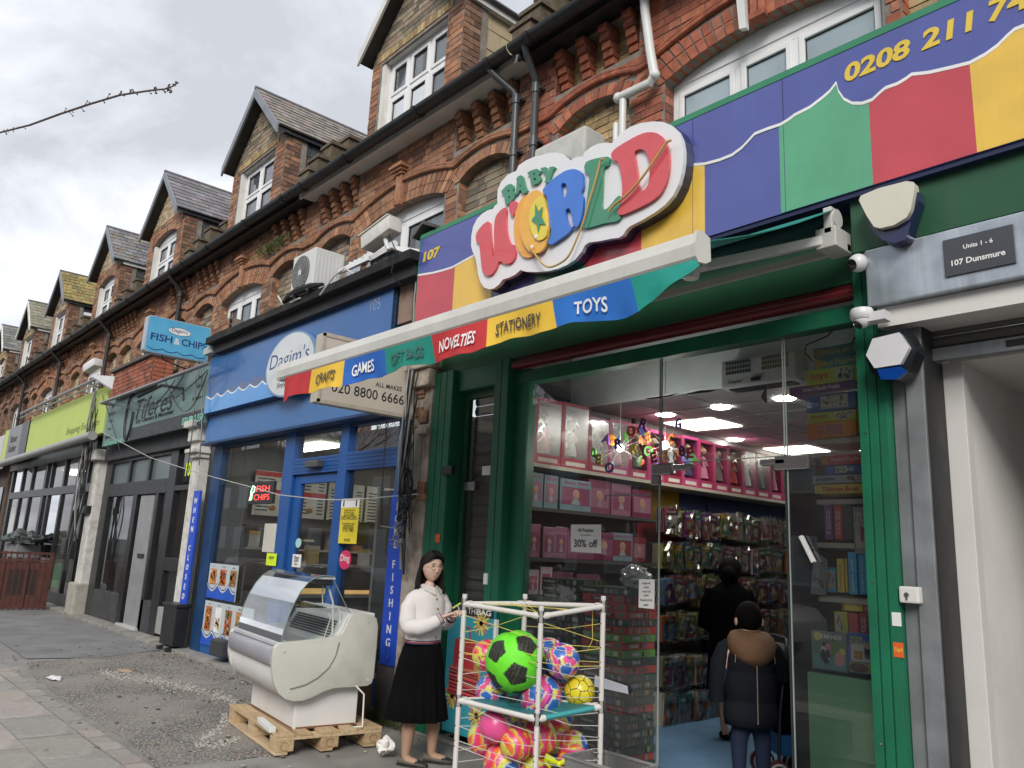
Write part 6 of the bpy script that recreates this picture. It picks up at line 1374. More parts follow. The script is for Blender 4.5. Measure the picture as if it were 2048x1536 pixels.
 # red cart / gate of metal bars with covered goods
 g=thing('red_barrier','dark red metal barrier with mesh and bars at far left on the pavement','barrier',(-19,3.6,0));RM=mat('red_oxide',(.10,.034,.026),.6,var=.25,vs=8,dirt=.5,ds=5,dcol=(.05,.03,.025));MESH=mat('mesh_dark',(.035,.022,.02),.8)
 a0,a1=G(-140,1225),G(126,1211);a1=Vector((-18.6,4.1,0));a0=Vector((-19.6,3.0,0))if False else G(-60,1222);d=a1-a0
 for z in(.06,.98,1.12):q=MB();q.beam(a0+ZU*z,a1+ZU*z,.04);q.build('rail',RM,g)
 n=12;bar=MB();
 for i in range(n+1):q=MB();p=a0+d*i/n;q.beam(p+ZU*.02,p+ZU*1.15,.022 if i%4 else.05);q.build('bar',RM,g)
 q=MB();q.beam(a0+ZU*.5+Vector((0,.02,0)),a1+ZU*.5+Vector((0,.02,0)),.008,.9);q.build('mesh_panel',RM,g)
 q=MB();q.beam(a0+d*.45+ZU*.55-Vector((0,.02,0)),a0+d*.85+ZU*.55-Vector((0,.02,0)),.006,.5);q.build('dark_mesh',MESH,g)
 tb=thing('covered_crate','plastic crate heaped with dark green tarpaulin behind the red barrier','crate',W(40,1090,4.0));c=W(40,1100,4.1)
 bx(tb,'crate',flat('crate_grey',(.2,.2,.21),.5),c.x-.75,c.x+.65,3.9,4.4,.95,1.25,.02)
 bm=bmesh.new();bmesh.ops.create_icosphere(bm,subdivisions=4,radius=1);from mathutils import noise as nz
 for v_ in bm.verts:k=1+.35*nz.noise(v_.co*2.2)+.15*nz.noise(v_.co*6);v_.co=Vector((v_.co.x*k*.95,v_.co.y*k*.35,max(-.1,v_.co.z*k)*.24))
 me=bpy.data.meshes.new('tarpaulin');bm.to_mesh(me);bm.free();me.materials.append(mat('tarp',(.02,.03,.025),.4,var=.3,vs=5));o=bpy.data.objects.new('tarpaulin',me);COL.objects.link(o);o.location=(c.x,4.12,1.32);me.polygons.foreach_set('use_smooth',[True]*len(me.polygons));attach_loc=o.matrix_basis.copy();attach(o,tb)
lime_shop()
# air conditioner etc on the flat roof
def roof_items():
 t=thing('air_conditioner','white outdoor air conditioner unit on the flat roof above the blue sign','air conditioner',(-8.3,4.1,4.44));x0,x1,y0,y1,z0,z1=-8.62,-8.06,3.98,4.36,4.46,4.96
 AC=mat('ac_white',(.62,.63,.62),.45,var=.05,dirt=.2,ds=4,dcol=(.4,.39,.35));bx(t,'casing',AC,x0,x1,y0,y1,z0,z1,.012)
 q=MB();cx,cz=(x0+x1)/2-.05,(z0+z1)/2
 for r in(.05,.09,.13,.17,.205):q.tube([(cx+r*math.cos(a),y0-.012,cz+r*math.sin(a))for a in(j*math.pi/14 for j in range(28))],.003,4,closed=True)
 for j in range(24):a=j*math.pi/12;q.tube([(cx+.03*math.cos(a),y0-.012,cz+.03*math.sin(a)),(cx+.12*math.cos(a+.25),y0-.014,cz+.12*math.sin(a+.25)),(cx+.205*math.cos(a+.35),y0-.012,cz+.205*math.sin(a+.35))],.0025,3)
 q.build('fan_grille',flat('grille',(.3,.31,.31),.4),t);q=MB();q.lathe([(.001,.004),(.215,.004),(.215,-.003),(.001,-.003)],(cx,y0-.004,cz),28,'y');q.build('fan_shroud',flat('fan_dark',(.12,.125,.125),.5),t);bx(t,'hub',AC,cx-.03,cx+.03,y0-.02,y0-.008,cz-.03,cz+.03)
 q=MB()
 for i in range(7):y=lerp(y0+.05,y1-.05,i/6);q.box(x1,y,z0+.05,x1+.004,y+.008,z1-.05)
 q.build('side_rib',AC,t)
 for x in(x0+.08,x1-.12):bx(t,'foot',BLACKF,x,x+.05,y0-.02,y1+.02,4.436,4.46)
 c=thing('dark_cloth','bundle of dark cloth lying beside the air conditioner on the ledge','cloth',(-8.4,3.95,4.44));q=MB();q.tube([(-8.95,4.05,4.47),(-8.75,4.03,4.5),(-8.4,3.99,4.5),(-8.1,4.0,4.49),(-7.9,4.03,4.47)],[.02,.045,.05,.04,.02],8);q.build('fold',flat('black_cloth',(.02,.02,.022),.9),c,smooth=True)
 q=MB();q.tube([W(556,592,4.0),W(568,612,4.05),W(600,596,4.0)],.012,6);q.tube([W(640,590,3.95),W(668,552,3.95),W(690,536,4.0),W(722,560,4.1)],.011,6);tag(q.build('bent_metal_rod',flat('rod_white',(.55,.55,.54),.4),smooth=True),'bent pale metal rods beside the air conditioner','rod')
 q=MB();q.box(-9.72,YW+.06,5.0,-9.6,YW+.11,5.16);tag(q.build('vent_cover',WPAINT),'small white square vent in the bricked niche left of the air conditioner','vent')
 # towel hung out of the window, open sash
 q=MB();n=12;a=W(722,520,4.4)
 for i in range(n):x0_,x1_=lerp(-7.97,-7.66,i/n),lerp(-7.97,-7.66,(i+1)/n);y=lambda k:4.38-.02*math.sin(k*1.6);q.quad((x0_,y(i)-.05,4.45),(x1_,y(i+1)-.05,4.45),(x1_-.0,y(i+1),4.85),(x0_,y(i),4.85))
 tag(q.build('towel',flat('towel_white',(.6,.62,.68),.9),smooth=True),'white towel hanging from the open first floor window','towel')
 s=thing('open_window_sash','white uPVC sash tilted outwards at the first floor window','window sash',(-7.6,4.45,4.8));q=MB();A,B=Vector((-7.98,YW+.08,4.98)),Vector((-7.3,YW+.08,4.98));o_=Vector((0,-.32,-.28))
 for p_,q_ in((A,B),(A+o_,B+o_),(A,A+o_),(B,B+o_)):q.beam(p_,q_,.045,.05)
 q.build('sash',UPVC,s);g=MB();g.quad(A,B,B+o_,A+o_);g.build('pane',GLS,s)
 # extractor box behind word sign
 bx(None,'extract_box',mat('pale_metal',(.5,.5,.47),.5,dirt=.4,ds=5),-4.6,-4.0,4.2,4.45,4.65,4.98,.02);tag(bpy.data.objects['extract_box'],'pale metal box peeping above the word sign','box')
 # small slate gable piece at left end of the striped sign
 q=MB();a=W(852,462,4.15);q.prism([(a.x-.16,4.62),(a.x,4.74),(a.x+.2,4.64),(a.x+.2,4.61),(a.x,4.70),(a.x-.16,4.59)],'y',4.1,4.4);q.box(a.x-.1,4.2,4.55,a.x+.1,4.4,4.62);tag(q.build('slate_cap',mat('slate_old',(.09,.085,.075),.9,var=.4,bump=.8,bs=30)),'small weathered slate cap at the left end of the striped sign','cap')
 q=MB()
 rr=random.Random(4)
 for i in range(120):
  x=rr.gauss(-10.35,.25);z=5.62+rr.uniform(0,.06);a=Vector((x,YW-.05,z));b=a+Vector((rr.uniform(-.07,.07),rr.uniform(-.1,0),rr.uniform(.03,.13)));q.add([a,b,b+Vector((.015,0,.012)),a+Vector((.008,0,0))],[(0,1,2,3)])
 tag(q.build('weeds',mat('weed_green',(.07,.10,.025),.8),kind='stuff'),'tuft of weeds growing on the brick moulding above the window','weeds')
roof_items()
# bare twig reaching in at top left
def twig():
 t=thing('bare_branch','bare budding branch reaching into the sky from the left','branch',W(-80,290,1.6));Y=1.5;bk=mat('twig_bark',(.10,.065,.055),.8,var=.2,vs=30)
 pts=[(-160,330),(-80,292),(0,265),(60,250),(120,228),(180,208),(240,190),(300,181),(330,178),(352,170)]
 P=[W(x,y,Y)for x,y in pts];n=len(P);q=MB();q.tube(P,[lerp(.019,.0045,i/(n-1))for i in range(n)],7);q.build('stem',bk,t,smooth=True)
 rr=random.Random(6);q=MB()
 for i in range(40):
  u=rr.uniform(.15,.98)*(n-1);k=int(u);a=P[k].lerp(P[k+1],u-k);sg=1 if i%2 else-1;l=rr.uniform(.02,.06)*(1 if u<6 else.5)
  b=a+CR*rr.uniform(.3,1)*l+CU*sg*rr.uniform(.4,1)*l;q.tube([a,b],[.0045,.003],5);
  for _ in range(2 if l>.025 else 1):
   c=b+CR*rr.uniform(-.3,1)*.01+CU*sg*.01*rr.uniform(0,1.2);q.sphere(c,.0075,6,4)
 q.build('buds',bk,t,kind='stuff')
twig()
# ------------------------------------------------------------------ inside the toy shop
FLOORB=mat('blue_vinyl_floor',(.09,.19,.31),.45,var=.15,vs=2,dirt=.3,ds=1.5,dcol=(.06,.12,.2),bump=.05)
CEILM=flat('ceiling_grey',(.42,.40,.40),.8);BULK=flat('bulkhead_paleblue',(.72,.80,.82),.7)
CZ=3.0
def toy_room():
 r=thing('toy_shop_room','interior of the toy shop with blue floor, grey ceiling and lit square panels','room',(-4,4.5,0));r['kind']='structure'
 bx(r,'floor',FLOORB,-5.6,-1.72,4.42,12,-.02,.03,0)
 bx(r,'back_wall',flat('back_wall_dark',(.10,.11,.12)),-5.6,-1.6,10.6,10.7,0,3.1,0)
 bx(r,'side_wall',flat('slatwall',(.16,.15,.15)),-5.35,-5.25,4.55,10.6,0,3.7,0);bx(r,'side_wall',flat('right_wall',(.22,.22,.22)),-1.76,-1.61,4.62,10.6,0,3.7,0)
 bx(r,'window_soffit',flat('soffit_white',(.5,.52,.53)),-5.3,-1.7,4.45,5.52,3.62,3.68,0);bx(r,'bulkhead',BULK,-5.3,-1.76,5.42,5.5,CZ-.03,3.62,0)
 # suspended ceiling tiles laid round the lit panels
 def quad_c(px):
  P=[G(x,y,CZ)for x,y in px];xs=[p.x for p in P];ys=[p.y for p in P];return(min(xs)+max(xs))/2,(min(ys)+max(ys))/2
 cs=[quad_c([(1325,845),(1422,834),(1487,851),(1391,860)]),quad_c([(1523,896),(1619,890),(1666,902),(1572,908)]),(-3.1,6.9)]
 bx(r,'ceiling',CEILM,-5.3,-1.76,5.5,10.6,CZ,CZ+.05,0)
 t=MB();
 for i in range(8):t.box(-5.3+i*.6,5.5,CZ-.006,-5.276+i*.6,10.6,CZ)
 for i in range(9):t.box(-5.3,5.6+i*.6,CZ-.0065,-1.76,5.624+i*.6,CZ)
 t.build('ceiling_grid',flat('grid_grey',(.3,.3,.3)),r)
 for cx,cy in cs+[(-2.6,8.6),(-4.0,9.6)]:
  q=MB();q.box(cx-.29,cy-.29,CZ-.012,cx+.29,cy+.29,CZ-.004);q.build('light_panel',LIT,r)
 for px in((1442,815),(1331,830),(1569,798),(1470,880)):
  c=G(px[0],px[1],CZ-.01);q=MB();q.lathe([(.001,CZ-.016),(.08,CZ-.016),(.095,CZ-.006),(.095,CZ)],(c.x,c.y,0),20);q.build('downlight',LITD,r)
  # electrical wires top right
 q=MB();q.tube([W(1680,645,4.9),W(1655,672,4.9),W(1612,690,4.9),W(1610,705,4.9),W(1625,722,4.9)],.006,5);q.tube([W(1718,655,4.8),W(1705,685,4.8),W(1668,702,4.8)],.006,5);q.build('loose_wire',REDP if False else flat('wire_dark',(.06,.02,.03)),r)
 # heater over the door
 h=thing('wall_heater','white door heater with slotted grilles mounted on the pale bulkhead','heater',(-3.1,5.3,3));x0,x1,z0,z1=W(1447,740,5.3).x,W(1600,740,5.3).x,2.90,3.13
 bx(h,'casing',flat('heater_white',(.6,.62,.62),.35),x0,x1,5.26,5.42,z0,z1,.02)
 q=MB()
 for s in(0,1):
  for rr in range(3):
   for i in range(16):x=lerp(x0+.05+s*(x1-x0)*.48,x0+(x1-x0)*(.42+s*.48),i/16);q.box(x,5.257,z1-.045-rr*.038,x+.006,5.262,z1-.018-rr*.038)
 q.build('grille_slots',BLACK,h,kind='stuff');text('Dimplex',(x0+.13,5.258,z0+.045),XU,ZU,BLACK,h,w=.12);bx(h,'outlet',BLACKF,x0+.06,x1-.06,5.28,5.4,z0-.012,z0-.001);bx(h,'switch',BLACKF,x0+.27,x0+.35,5.25,5.26,z0+.03,z0+.06)
 # mark: torn tape on the transom glass
 q=MB();q.prism([(W(1522,795,4.42).x,W(1522,795,4.42).z),(W(1533,768,4.42).x,W(1533,768,4.42).z),(W(1533,807,4.42).x,W(1533,807,4.42).z)],'y',4.418,4.424);tag(q.build('torn_tape',BLACK),'black torn tape triangle stuck on the glass below the heater','tape')
 q=MB();q.prism([(W(x,y,4.42).x,W(x,y,4.42).z)for x,y in((1373,787),(1400,781),(1435,779),(1420,784),(1375,789))],'y',4.418,4.424);q.prism([(W(x,y,4.42).x,W(x,y,4.42).z)for x,y in((1290,797),(1330,792),(1356,786),(1340,793),(1300,799))],'y',4.418,4.424);tag(q.build('tape_residue',BLACK,kind='stuff'),'black streaks of old tape across the upper glass','tape')
toy_room()
SHELF=flat('shelf_cream',(.46,.43,.36),.5);SHELFD=flat('shelf_dark',(.05,.045,.045),.5)
PINKS=[(.36,.03,.10),(.42,.04,.15),(.30,.025,.07),(.44,.05,.18)]
FILMP=glass_mat('crinkled_film',(.86,.86,.86),refl=2.2,base=.06,rough=.1)
FILM=glass_mat('clear_film',(.9,.9,.9),refl=.3,base=.01,rough=.25)
ordn=['first','second','third','fourth','fifth','sixth','seventh','eighth','ninth','tenth','eleventh','twelfth','thirteenth','fourteenth','fifteenth','sixteenth','seventeenth','eighteenth','nineteenth','twentieth','twenty-first','twenty-second','twenty-third','twenty-fourth','twenty-fifth','twenty-sixth','twenty-seventh','twenty-eighth']
def toy_shelves():
 XF=-4.9
 t=thing('wall_shelving','wall shelving with cream shelf edges along the left wall of the toy shop','shelves',(-5.1,6,0))
 for z,y1 in((2.325,9.4),(1.955,6.3),(1.535,6.3),(1.23,6.3)):
  q=MB();q.box(-5.25,4.6,z-.03,XF+.03,y1,z);q.build('shelf',SHELF if z>2 else SHELFD,t)
 for y in(4.58,6.34,7.6,9.4):bx(t,'upright',SHELFD,-5.25,-5.2,y,y+.04,.03,3.0 if y<7 else 2.3)
 for y0,y1,z0,z1,c in((6.4,7.1,1.95,2.29,(.42,.27,.02)),(7.1,9.4,1.95,2.29,(.02,.04,.14)),(6.4,7.1,1.75,1.94,(.35,.02,.03))):bx(t,'slat_panel',flat('slat_%d'%int(y0*10+z0*100),c),-5.24,-5.2,y0,y1,z0,z1,0)
 # doll boxes on the top shelf, front windows towards the aisle
 y=4.62;k=0;rr=random.Random(3)
 while y<9.1:
  w=(.34 if k<2 else.27)+rr.uniform(-.015,.02);h=(.58 if k<2 else.52)+rr.uniform(-.01,.015);d=.13 if k>1 else.18;pc=PINKS[k%4]if k>1 else(.40,.035,.07)
  o=thing('doll_box','%s pink doll box, %s from the window end of the top shelf'%(['tall crimson','tall crimson','hot','deep','bright','magenta'][k%6 if k<2 else 2+k%4],ordn[k]),'doll box',(XF,y,2.33),'pink doll boxes on the top shelf')
  z0,z1=2.326,2.326+h;m=flat('pinkbox_%d'%(k%4 if k>1 else 9),pc,.3,coat=.5)
  q=MB();q.box(XF-d+.01,y+.012,z0+.05,XF-d+.014,y+w-.012,z1-.03);q.build('backing_card',flat('backing_plum',(.10,.012,.04)),o);q=MB();q.box(XF-d,y,z0,XF-d+.01,y+w,z1);q.box(XF-d+.01,y,z0,XF,y+.012,z1);q.box(XF-d+.01,y+w-.012,z0,XF,y+w,z1);q.box(XF-d+.01,y+.012,z0,XF,y+w-.012,z0+.09);q.box(XF-d+.01,y+.012,z1-.03,XF,y+w-.012,z1);q.box(XF-.006,y+.012,z0+.09,XF,y+.04,z1-.03)
  q.build('carton',m,o);q=MB();q.quad((XF-.001,y+.04,z0+.09),(XF-.001,y+w-.01,z0+.09),(XF+.004,y+w-.01,z1-.03),(XF+.004,y+.04,z1-.03));q.build('film_window',FILM,o)
  cx,cy=XF-d*.5,y+w*.55;hair=[(.35,.22,.08),(.04,.025,.02),(.5,.38,.18),(.12,.06,.03)][k%4];dress=[(.5,.03,.04),(.7,.7,.7),(.03,.04,.12),(.6,.2,.35),(.15,.12,.1)][k%5]
  q=MB();q.lathe([(.07,z0+.12),(.06,z0+.2),(.035,z0+.28),(.045,z0+.33),(.015,z0+.37)],(cx,cy,0),10,col=dress);q.sphere((cx+.012,cy,z0+.41),.042,10,8,col=(.5,.3,.22));q.sphere((cx-.012,cy,z0+.42),.05,10,8,col=hair,sc_=(.9,1.1,1.15));q.tube([(cx,cy-.04,z0+.34),(cx+.02,cy-.075,z0+.26)],.012,6,col=(.5,.3,.22));q.tube([(cx,cy+.04,z0+.34),(cx+.02,cy+.075,z0+.26)],.012,6,col=(.5,.3,.22))
  q.build('doll',mat('doll_tint','tint',.5,var=.05),o,smooth=True)
  q=MB();
  for j in range(9):a=rr.uniform(.012,.035);yy=y+w*.5+rr.uniform(-.07,.06);zz=z0+.11+j*.04;q.prism([(yy-.04,zz),(yy,zz+a),(yy+.05,zz+.01),(yy+.01,zz+.035+a)],'x',XF-d*.25-.01*(j%3),XF-d*.25+.003-.01*(j%3),col=rr.choice([(.75,.72,.55),(.5,.5,.5),(.2,.12,.1),(.3,.05,.1)]))
  q.build('wrinkled_foil',mat('foil_tint','tint',.15,metal=.6),o)
  q=MB();q.box(XF-d+.03,y-.002,z0+.14,XF-.03,y,z0+.42,(.72,.2,.36));q.sphere((XF-d*.5,y-.001,z0+.34),.022,8,6,col=(.05,.02,.02),sc_=(1,.1,1));q.box(XF-d*.5-.025,y-.004,z0+.2,XF-d*.5+.025,y-.001,z0+.31,(.06,.02,.05));q.box(XF-d+.03,y-.003,z1-.09,XF-.03,y-.001,z1-.06,(.7,.6,.6));q.build('side_print',mat('print_tint','tint',.35,var=.05),o)
  q=MB();q.box(XF,y+.06,z0+.025,XF+.002,y+w-.04,z0+.06,(.65,.6,.55));q.build('name_strip',mat('print_tint','tint',.35,var=.05),o)
  y+=w+.006;k+=1
  # lower window shelves
 def row(z0,h,items,y_end,labelrow,x=XF):
  y=4.62
  for i,(w,hh,col,col2,txt,desc)in enumerate(items):
   if y+w>y_end:break
   x=XF-rr.uniform(0,.07);o=thing('toy_box','%s, %s in the %s'%(desc,ordn[i],labelrow),'toy box',(x,y,z0),'toy boxes in the window shelves');d=.22;hh*=rr.uniform(.9,1.08)
   q=MB();q.box(x-d,y,z0,x,y+w,z0+hh);q.build('carton',flat('tb_%02x%02x%02x'%tuple(int(v*255)for v in col),col,.35,coat=.3),o,bevel=.003)
   q=MB();q.box(x,y+.02,z0+hh*.18,x+.002,y+w-.02,z0+hh*.75,col2);q.sphere((x+.002,y+w*.5,z0+hh*.52),min(w,hh)*.17,10,6,col=(.5,.27,.2),sc_=(.15,1,1));q.prism([(y+w*.35,z0+hh*.2),(y+w*.65,z0+hh*.2),(y+w*.56,z0+hh*.42),(y+w*.44,z0+hh*.42)],'x',x+.002,x+.004,col=clampc([v*.6+.2 for v in col]));q.box(x-d+.02,y-.002,z0+.02,x-.02,y,z0+hh*.6,clampc([v*.7+.1 for v in col2]));q.sphere((x-d*.5,y-.001,z0+hh*.45),.035,10,6,col=(.55,.06,.08),sc_=(1,.1,1.4));q.sphere((x-d*.5,y-.002,z0+hh*.62),.018,8,6,col=(.5,.3,.22),sc_=(1,.1,1))
   q.build('box_print',mat('print_tint','tint',.35,var=.05),o)
   if txt:
    text(txt,(x+.005,y+w*.5,z0+hh*.88),Vector((0,1,0)),ZU,flat('ink_crimson',(.5,.02,.12)),o,w=w*.75,h=hh*.13)
    text(txt,(x-d*.5,y-.004,z0+hh*.84),XU,ZU,flat('ink_crimson',(.5,.02,.12)),o,w=d*.7)
   y+=w+.008
 LB=(.19,.30,.34);PK=(.26,.06,.13);PL=(.34,.14,.21);RD=(.24,.02,.035);MG=(.2,.015,.07)
 row(1.958,.30,[(.17,.29,LB,PL,'Baby Doll','pale blue baby doll box'),(.17,.3,LB,PL,'Baby Doll','pale blue baby doll box'),(.4,.3,LB,PK,'Baby Doll','wide pale blue baby doll box'),(.3,.3,PK,PL,'','pink doll set box'),(.28,.29,PL,PK,'','pale pink doll set box'),(.3,.28,MG,PL,'','magenta doll set box')],6.32,'second shelf from the top')
 row(1.538,.36,[(.15,.26,PL,PK,'','slim pale pink carton'),(.15,.26,PL,PK,'','slim pale pink carton'),(.15,.26,PL,PK,'','slim pale pink carton'),(.36,.27,PK,PL,'','pink pram set box'),(.26,.25,MG,PK,'','dark magenta box'),(.3,.27,LB,RD,'Baby Doll','pale blue doll box with red picture'),(.2,.25,RD,PL,'','dark red toy box')],6.32,'third shelf from the top')
 row(1.233,.2,[(.14,.22,(.6,.5,.52),(.5,.1,.2),'','white and pink carton'),(.14,.22,(.6,.5,.52),(.5,.1,.2),'','white and pink carton'),(.3,.2,PK,PL,'','small pink box'),(.3,.18,(.2,.06,.12),PK,'','dark plum box')],5.9,'fourth shelf from the top')
 # pegboard packets
 rr=random.Random(12)
 cols=[(.42,.07,.03),(.5,.3,.35),(.16,.24,.06),(.45,.06,.2),(.1,.25,.5),(.6,.38,.02),(.05,.18,.36),(.3,.04,.1),(.55,.5,.4),(.25,.04,.32),(.04,.28,.22),(.62,.58,.1),(.6,.6,.58),(.5,.12,.03)]
 cn=['orange red','dusty pink','olive green','crimson pink','sky blue','amber','deep blue','maroon','beige','purple','teal','yellow','white','burnt orange']
 protos={}
 def packet(ci,shp):
  key=(ci,shp)
  w,h=((.17,.25),(.21,.24),(.14,.27),(.24,.3))[shp]
  if key not in protos:
   c=cols[ci];q=MB();q.box(0,-w/2,-h,.012,w/2,0,c);q.box(.012,-w/2+.015,-h*.92,.014,w/2-.015,-h*.3,cols[(ci+5)%14]);r2=random.Random(ci*7+shp)
   q.sphere((.014,r2.uniform(-.03,.03),-h*.55),w*.2,8,6,col=(.65,.6,.5),sc_=(.15,1,1.2));q.box(.013,-w*.3,-h*.2,.016,w*.3,-h*.12,(.7,.7,.65));q.box(.013,-w*.2,-h*.97,.016,w*.35,-h*.93,(.6,.6,.6))
   for _ in range(5):a,b=r2.uniform(-w*.4,w*.3),-h*r2.uniform(.35,.85);q.box(.014,a,b,.017,a+.03,b+.02,cols[r2.randrange(14)])
   card=q.mesh('card',mat('print_tint','tint',.35,var=.05))
   q=MB();n=6
   vs=[]
   for i in range(n+1):
    for j in range(n+1):vs.append((.02+r2.uniform(0,.022),lerp(-w/2-.012,w/2+.012,i/n),lerp(-h-.015,.03,j/n)))
   q.add(vs,[(i*(n+1)+j,(i+1)*(n+1)+j,(i+1)*(n+1)+j+1,i*(n+1)+j+1)for i in range(n)for j in range(n)]);bag=q.mesh('bag',FILMP,smooth=False,recalc=False)
   q=MB();q.box(-.1,-w*.46,-h*.97,-.004,w*.46,-.01,clampc([v*.75 for v in c]))
   for i in range(7):q.box(-.1+i*.014,-w/2,-h,-.094+i*.014,w/2,0,cols[(ci+i*(1 if shp==2 else 0))%14]if i%2 else(.5,.5,.48))
   pack=q.mesh('packets_behind',mat('print_tint','tint',.35,var=.05))
   q=MB();q.tube([(-.3,0,.012),(.02,0,.012),(.03,0,.022)],.003,4);hook=q.mesh('hook',flat('hook_steel',(.4,.4,.4),.3))
   protos[key]=(card,bag,pack,hook)
  return protos[key],w,h
 rows=[2.10,1.76,1.43,1.07,.66,.33];rn=['top','second','third','fourth','fifth','lowest']
 for ri,z in enumerate(rows):
  y=6.44;k=0
  while y<(9.0 if ri<5 else 8.2):
   ci=rr.randrange(14);shp=rr.randrange(3)if ri<4 else 3 if ri==5 else rr.randrange(4);(card,bag,pack,hook),w,h=packet(ci,shp)
   if y+w>9.2:break
   o=thing('craft_packet','pack of %s craft sets in clear bags, %s on the %s pegboard row'%(cn[ci],ordn[k],rn[ri]),'craft packet',(XF-rr.uniform(0,.05),y+w/2,z),'bagged craft sets hanging on the pegboard')
   tl=rr.uniform(-.14,.14);az_=rr.uniform(-.45,.25);P=(XF-rr.uniform(0,.04),y+w/2,z-rr.uniform(0,.045))
   for nm_,me in(('hook',hook),('packets_behind',pack),('card',card),('bag',bag)):inst(nm_,me,P,o,rot=(tl if nm_!='hook'else 0,0,rr.uniform(-.12,.12)if nm_ in('card',)else 0))
   y+=w+rr.uniform(-.02,.02);k+=1
toy_shelves()
def puzzle_stacks():
 DG,RD,GR,RR=(.03,.075,.052),(.52,.05,.035),(.15,.40,.06),(.6,.09,.08)
 def box(x0,x1,y0,y1,z0,h,kind,label,i):
  o=thing('puzzle_box',label,'puzzle box',(x0,y0,z0),'puzzle boxes stacked in the window');c={'d':DG,'r':RD,'g':GR,'p':RR}[kind];r=random.Random(i*13+ord(kind))
  jx=r.uniform(-.012,.012);x0+=jx;x1+=jx
  q=MB();q.box(x0,y0,z0+.001,x1,y1,z0+h-.002);q.build('carton',flat('pz_'+kind,c,.3,coat=.35),o,bevel=.002)
  q=MB();w=x1-x0;y=y0-.002
  if kind=='d':
   for _ in range(12):a=r.uniform(.42,.72);q.box(x0+w*a,y,z0+.008,x0+w*a+.014,y0,z0+h-.01,(r.uniform(.08,.5),r.uniform(.1,.42),r.uniform(.15,.6)))
   for j in range(6):an=j*math.pi/3;cx,cz=x0+w*.88,z0+h/2;q.beam((cx,y,cz),(cx+.019*math.cos(an),y,cz+.019*math.sin(an)),.008,.003,up=(0,1,0),col=(.75,.77,.75))
  elif kind in 'rp':q.box(x0+w*.2,y,z0+.01,x0+w*.72,y0,z0+h-.012,(.18,.008,.02));q.box(x0+w*.8,y,z0+.01,x0+w*.95,y0,z0+h-.012,(.14,.16,.1));q.box(x0+w*.02,y,z0+.008,x0+w*.08,y0,z0+h-.01,(.6,.1,.04))
  else:q.box(x0+w*.02,y,z0+.006,x0+w*.15,y0,z0+h-.008,(.4,.42,.38));q.box(x0+w*.75,y,z0+.012,x0+w*.86,y0,z0+h-.012,(.65,.65,.62));q.box(x0+w*.88,y,z0+.01,x0+w*.95,y0,z0+h-.01,(.45,.08,.04))
  for _ in range(8):a=r.uniform(.1,.8);q.box(x1,lerp(y0,y1,a),z0+.01,x1+.002,lerp(y0,y1,a)+.02,z0+h-.012,(r.uniform(.1,.5),r.uniform(.1,.4),r.uniform(.08,.3)))
  q.build('side_print',mat('print_tint','tint',.35,var=.05),o)
  s,f,ww={'d':('Puzzleworx',.2,.3),'r':('Castorland',.46,.36),'g':('1000 PUZZLE',.45,.42),'p':('1000',.55,.35)}[kind]
  text(s,(x0+w*f,y-.001,z0+h/2),XU,ZU,flat('ink_white',(.78,.78,.76)),o,w=w*ww,h=h*.42,bold=.01)
  if kind in 'gp'or i%3==0:text('1000',(x1+.003,lerp(y0,y1,.35),z0+h/2),Vector((0,1,0)),ZU,flat('ink_white',(.78,.78,.76)),o,w=.08,h=h*.45)
 seq='drrrdrgpgdrddddrdddddrddd';x0,x1=-4.16,-3.76;z=1.352;top=z
 for i,c in enumerate(seq):
  h=.0535
  z-=h
  if z<.1:break
  box(x0-(.0 if i else.05),x1+(.08 if not i else 0),4.5,4.85,z,h,c,'%s puzzle box, %s from the top of the right hand stack behind the glass'%({'d':'dark green','r':'red','g':'light green','p':'bright red'}[c],ordn[i]),i)
 z=1.39
 for i in range(24):
  z-=.0535
  if z<.1:break
  c='r'if i in(13,19)else 'd'
  box(-4.60,-4.2,4.5,4.8,z,.0535,c,'%s puzzle box, %s from the top of the left hand stack behind the glass'%({'d':'dark green','r':'red'}[c],ordn[i]),i+40)
 bx(None,'display_plinth',SHELFD,-4.74,-3.5,4.47,4.95,.03,.105);tag(bpy.data.objects['display_plinth'],'low dark plinth under the two puzzle stacks','plinth')
 bm=bmesh.new();bmesh.ops.create_icosphere(bm,subdivisions=4,radius=1);from mathutils import noise as nz
 for v_ in bm.verts:k=1+.22*nz.noise(v_.co*2.6)+.12*nz.noise(v_.co*7);v_.co=Vector((v_.co.x*.12*k,v_.co.y*.09*k,v_.co.z*.085*k))
 me=bpy.data.meshes.new('plastic_bag');bm.to_mesh(me);bm.free();me.materials.append(mat('crinkled_plastic',(.5,.52,.5),.15,var=.2,vs=20,coat=.8));c=W(1262,1153,4.55)
 o=bpy.data.objects.new('plastic_bag',me);COL.objects.link(o);o.location=(c.x,4.6,1.43);tag(o,'crinkled clear plastic bundle on top of the right hand puzzle stack','bag')
 def note(label,px,Yn,lines,m=WHITE,nm='notice'):
  P=[W(x,y,Yn)for x,y in px];o=thing(nm,label,'notice',P[3]);q=MB();q.add([tuple(p)for p in P]+[tuple(p+Vector((0,.003,0)))for p in P],[(0,1,2,3),(7,6,5,4),(0,4,5,1),(1,5,6,2),(2,6,7,3),(3,7,4,0)]);q.build('sheet',m,o)
  c=(P[0]+P[1]+P[2]+P[3])/4;U=(P[1]-P[0]);V=(P[0]-P[3])
  for s,f,w in lines:text(s,c+V*f+Vector((0,-.003,0)),U,V,BLACK,o,w=U.length*w)
  return o
 note('white notice All Puzzles 30% off taped on the shop window',((1142,1049),(1202,1049),(1202,1107),(1142,1103)),4.41,(('All Puzzles',.3,.52),('from puzzleworx',.12,.35),('30% off',-.18,.78)))
